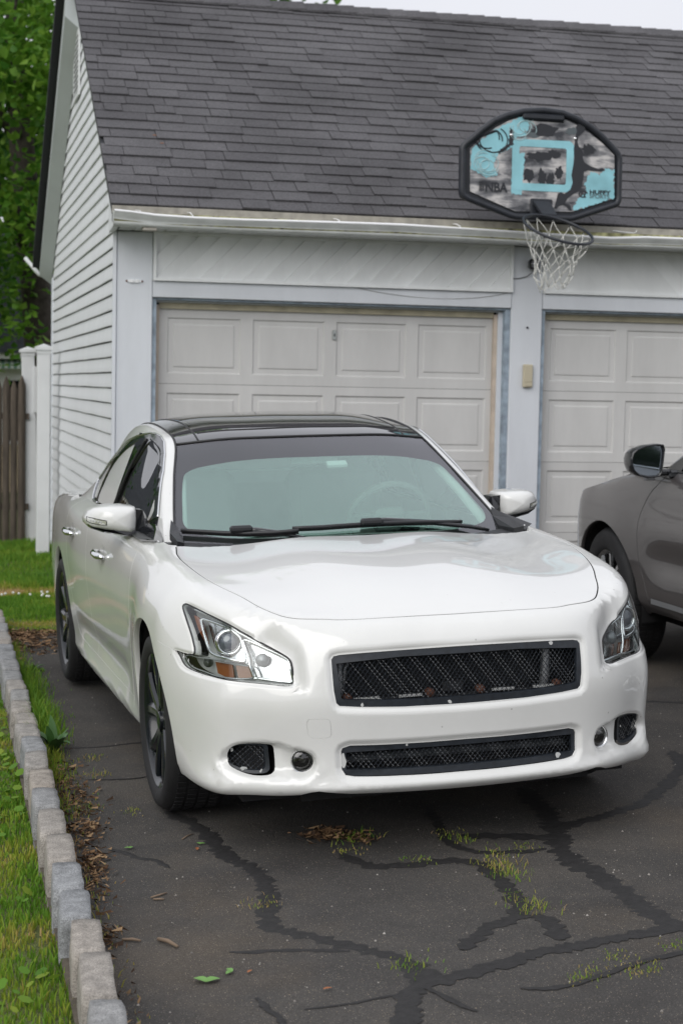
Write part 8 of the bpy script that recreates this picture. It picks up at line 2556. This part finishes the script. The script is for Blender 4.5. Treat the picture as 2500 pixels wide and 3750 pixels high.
# flank: cut the arch, the front door and the sill out of the smooth skin, left side mirrored to the right
SS = Planar(1, 1)
def suv_side():
    arch = np.array([(.44*math.cos(rad(a)), .34+.44*math.sin(rad(a))) for a in np.linspace(-8, 188, 40)])
    arch2 = arch+np.array([-2.9, 0])
    top = [(-3.55, 1.12), (-2.9, 1.125), (-1.9, 1.10), (-.75, 1.085), (-.42, 1.07), (-.2, 1.045), (0, 1.01), (.2, .965), (.38, .925), (.50, .885)]
    lim = np.array(top+[(.56, .80), (.57, .6), (.55, .38), (.46, .285)]+[tuple(p) for p in arch]+[(-.5, .33), (-2.4, .33)]+[tuple(p) for p in arch2]+[(-3.4, .33), (-3.55, .4)])
    lim = densify(np.stack([lim[:, 0], np.zeros(len(lim)), lim[:, 1]], 1), .04)[:, [0, 2]]
    door = densify([(-.72, 0, 1.10), (-.655, 0, 1.03), (-.56, 0, .96), (-.485, 0, .86), (-.462, 0, .76), (-.465, 0, .66), (-.485, 0, .56), (-.54, 0, .44), (-.565, 0, .385)], .03, closed=False, smooth=True)[:, [0, 2]]
    door2 = densify([(-1.62, 0, 1.12), (-1.60, 0, .8), (-1.58, 0, .385)], .05, closed=False)[:, [0, 2]]
    low = densify([(-.565, 0, .385), (-2.3, 0, .385)], .06, closed=False)[:, [0, 2]]
    def rib(P, h):
        t = np.gradient(P, axis=0); t /= np.linalg.norm(t, axis=1, keepdims=True); o = np.stack([-t[:, 1], t[:, 0]], 1)*h
        return np.concatenate([P+o, (P-o)[::-1]])
    rb = [rib(door, .003), rib(door2, .003), rib(low, .003)]
    lo, hi = lim.min(0), lim.max(0)
    g = np.array([(x, z) for x in np.arange(lo[0], hi[0], .045) for z in np.arange(lo[1], hi[1], .035)]); g = g[inpoly(g, lim)]
    g = g[segdist(g, lim) > .012]
    for r in rb: g = g[segdist(g, r) > .01]
    V, T = cdt_regions([(lim, True)]+[(r, True) for r in rb], g)
    C = V[T].mean(1); k = inpoly(C, lim); T, C = T[k], C[k]
    P, N = SB.cast(*SS.rays(V)); bad = np.isnan(P[:, 0]); ok = ~bad[T].any(1); T, C = T[ok], C[ok]; P[bad] = 0
    a, b_, c = P[T[:, 0]], P[T[:, 1]], P[T[:, 2]]; fl = (np.cross(b_-a, c-a)*N[T[:, 0]]).sum(1) < 0; T[fl] = T[fl][:, ::-1]
    # lower door scallop
    def disp(Q): return .028*np.exp(-((Q[:, 2]-.62)/.085)**2)*smooth01((-.45-Q[:, 0])/.35)*smooth01((Q[:, 0]+2.5)/.3)
    d = disp(P); e = .004; gz_ = (disp(P+np.array([0, 0, e]))-disp(P-np.array([0, 0, e])))/(2*e)
    N2 = N+np.array([0, 0, 1.0])*gz_[:, None]; N2 /= np.linalg.norm(N2, axis=1, keepdims=True); P2 = P-N*d[:, None]
    dx = np.interp(C[:, 1], door[::-1, 1], door[::-1, 0])
    reg = np.full(len(T), 'rear_side', dtype='U12'); reg[C[:, 0] > -1.60] = 'front_door'; reg[C[:, 0] > dx] = 'fender'; reg[(C[:, 1] < .385) & (C[:, 0] < -.5)] = 'sill'
    for r in rb: reg[inpoly(C, r)] = 'gap'
    for s in (False, True):
        for nm in ('fender', 'front_door', 'rear_side', 'sill'):
            panel_from(nm, P2, N2, T[reg == nm], M['suv'], SUV, skirt=.02, mirror=s)
        panel_from('panel_gap', P2-N*.005, N2, T[reg == 'gap'], M['dark'], SUV, skirt=0, mirror=s)
suv_side()
cs = SB.co[SB.fs].mean(1)
nosef = (cs[:, 0] > .548) | ((cs[:, 2] > .93) & (cs[:, 0] > -.6) & (np.abs(cs[:, 1]) < .80)) | ((np.abs(cs[:, 1]) < .80) & (cs[:, 0] > .3) & (cs[:, 2] > .85))
sub_mesh(SB.co, SB.no, SB.fs[nosef], 'bonnet', M['suv'], SUV, .001)
sub_mesh(SB.co, SB.no, SB.fs[cs[:, 0] < -3.53], 'rear_bumper', M['suv'], SUV, .001)
b = MB(); b.box((-3.4, -.75, .25), (.60, .75, .42)); b.box((-3.4, -.70, .42), (-.5, .70, 1.0)); b.box((-.40, -.55, .42), (.55, .55, .85)); b.box((-2.42, -.86, .42), (-.47, .86, 1.02)); b.build('underbody', M['dark'], SUV)
for xc in (0, -2.9):
    for s in (-1, 1):
        v, f = [], []
        for i in range(25):
            a = rad(-10+200*i/24)
            for y in (.5, .93): v.append((xc+.447*math.cos(a), s*y, .34+.447*math.sin(a)))
        mesh_obj('wheel_arch_liner', v, [(2*i, 2*i+1, 2*i+3, 2*i+2) for i in range(24)], M['dark'], SUV)
SW = plain('machined_wheel', (.55, .56, .57), rough=.25, metal=1.0)
sw = make_wheel(.372, .245, .118, 5, mats=(M['rubber'], SW), name='wheel', parent=SUV)
place_wheel(sw, 0, .835, .365, rad(-3), rad(12), SUV)
for (x, y, r_) in ((0, -.835, 0), (-2.9, .835, 30), (-2.9, -.835, 50)):
    c = clone_tree(sw, SUV); place_wheel(c, x, y, .365, 0, rad(r_), SUV)
# bright strip along the sill
p, n = SB.cast(*SS.rays(np.array([(x, .40) for x in np.linspace(-.60, -2.3, 18)])))
b = MB(); q = p+n*.006
v = np.concatenate([q+np.array([0, 0, .016]), q-np.array([0, 0, .012]), q-np.array([0, .03, .020])]); m_ = 18
b.add(v, [(i, i+1, m_+i+1, m_+i) for i in range(m_-1)]+[(m_+i, m_+i+1, 2*m_+i+1, 2*m_+i) for i in range(m_-1)]); b.build('sill_trim', M['alu'], SUV)
# chrome line under the glass, black pillar corner
b = MB(); b.tube([(-.66, .868, 1.085), (-1.0, .872, 1.092), (-1.6, .878, 1.10), (-2.4, .878, 1.118)], .006, n=6); b.build('window_chrome', M['chrome'], SUV, smooth=True)
b = MB(); b.add([(-.58, .862, 1.082), (-.80, .868, 1.085), (-.86, .835, 1.20), (-.74, .835, 1.165), (-.58, .84, 1.082), (-.80, .845, 1.085), (-.86, .81, 1.20), (-.74, .81, 1.165)], [(0, 3, 2, 1), (4, 5, 6, 7), (0, 1, 5, 4), (1, 2, 6, 5), (2, 3, 7, 6), (3, 0, 4, 7)]); b.build('corner_cover', M['gloss_black'], SUV)
# door mirror: the glass faces us
MO = [(1.135, 1.165), (1.125, 1.195), (1.10, 1.215), (1.05, 1.232), (.99, 1.238), (.955, 1.234), (.948, 1.21), (.955, 1.15), (.965, 1.085), (.98, 1.066), (1.04, 1.064), (1.09, 1.075), (1.122, 1.10), (1.135, 1.135)]
P = densify(np.array([(0, y, z) for y, z in MO]), .014)[:, 1:]; c0 = P.mean(0); n = len(P)
def mrings(rg, x0):
    v = [(x0+dx, *(c0+(p-c0)*s)) for s, dx in rg for p in P]
    f = [(k*n+i, k*n+(i+1) % n, (k+1)*n+(i+1) % n, (k+1)*n+i) for k in range(len(rg)-1) for i in range(n)]
    return v, f
XM = -.78
v, f = mrings([(.86, .004), (.90, -.012), (.97, -.016), (1.0, 0), (1.0, .05), (.96, .09), (.84, .125), (.6, .15), (.02, .165)], XM)
mo = mesh_obj('door_mirror', v, f, M['gloss_black'], SUV, smooth=True)
v, f = mrings([(.865, .003), (.02, .003)], XM); mg = mesh_obj('mirror_glass', v, f, plain('mirror_glass', (.30, .34, .38), rough=.04, metal=1.0), mo)
b = MB(); b.box((XM+.02, .89, 1.07), (XM+.10, 1.0, 1.105), bev=.012); b.box((XM+.0, .86, 1.055), (XM+.14, .92, 1.10), bev=.012); b.build('mirror_arm', M['gloss_black'], mo)
b = MB(); b.box((XM+.03, .985, 1.048), (XM+.07, 1.035, 1.066), bev=.004); b.build('puddle_lamp', M['alu'], mo)
p2 = [q for q in mo.data.vertices]
c2 = clone_tree(mo, SUV); c2.scale = (1, -1, 1)
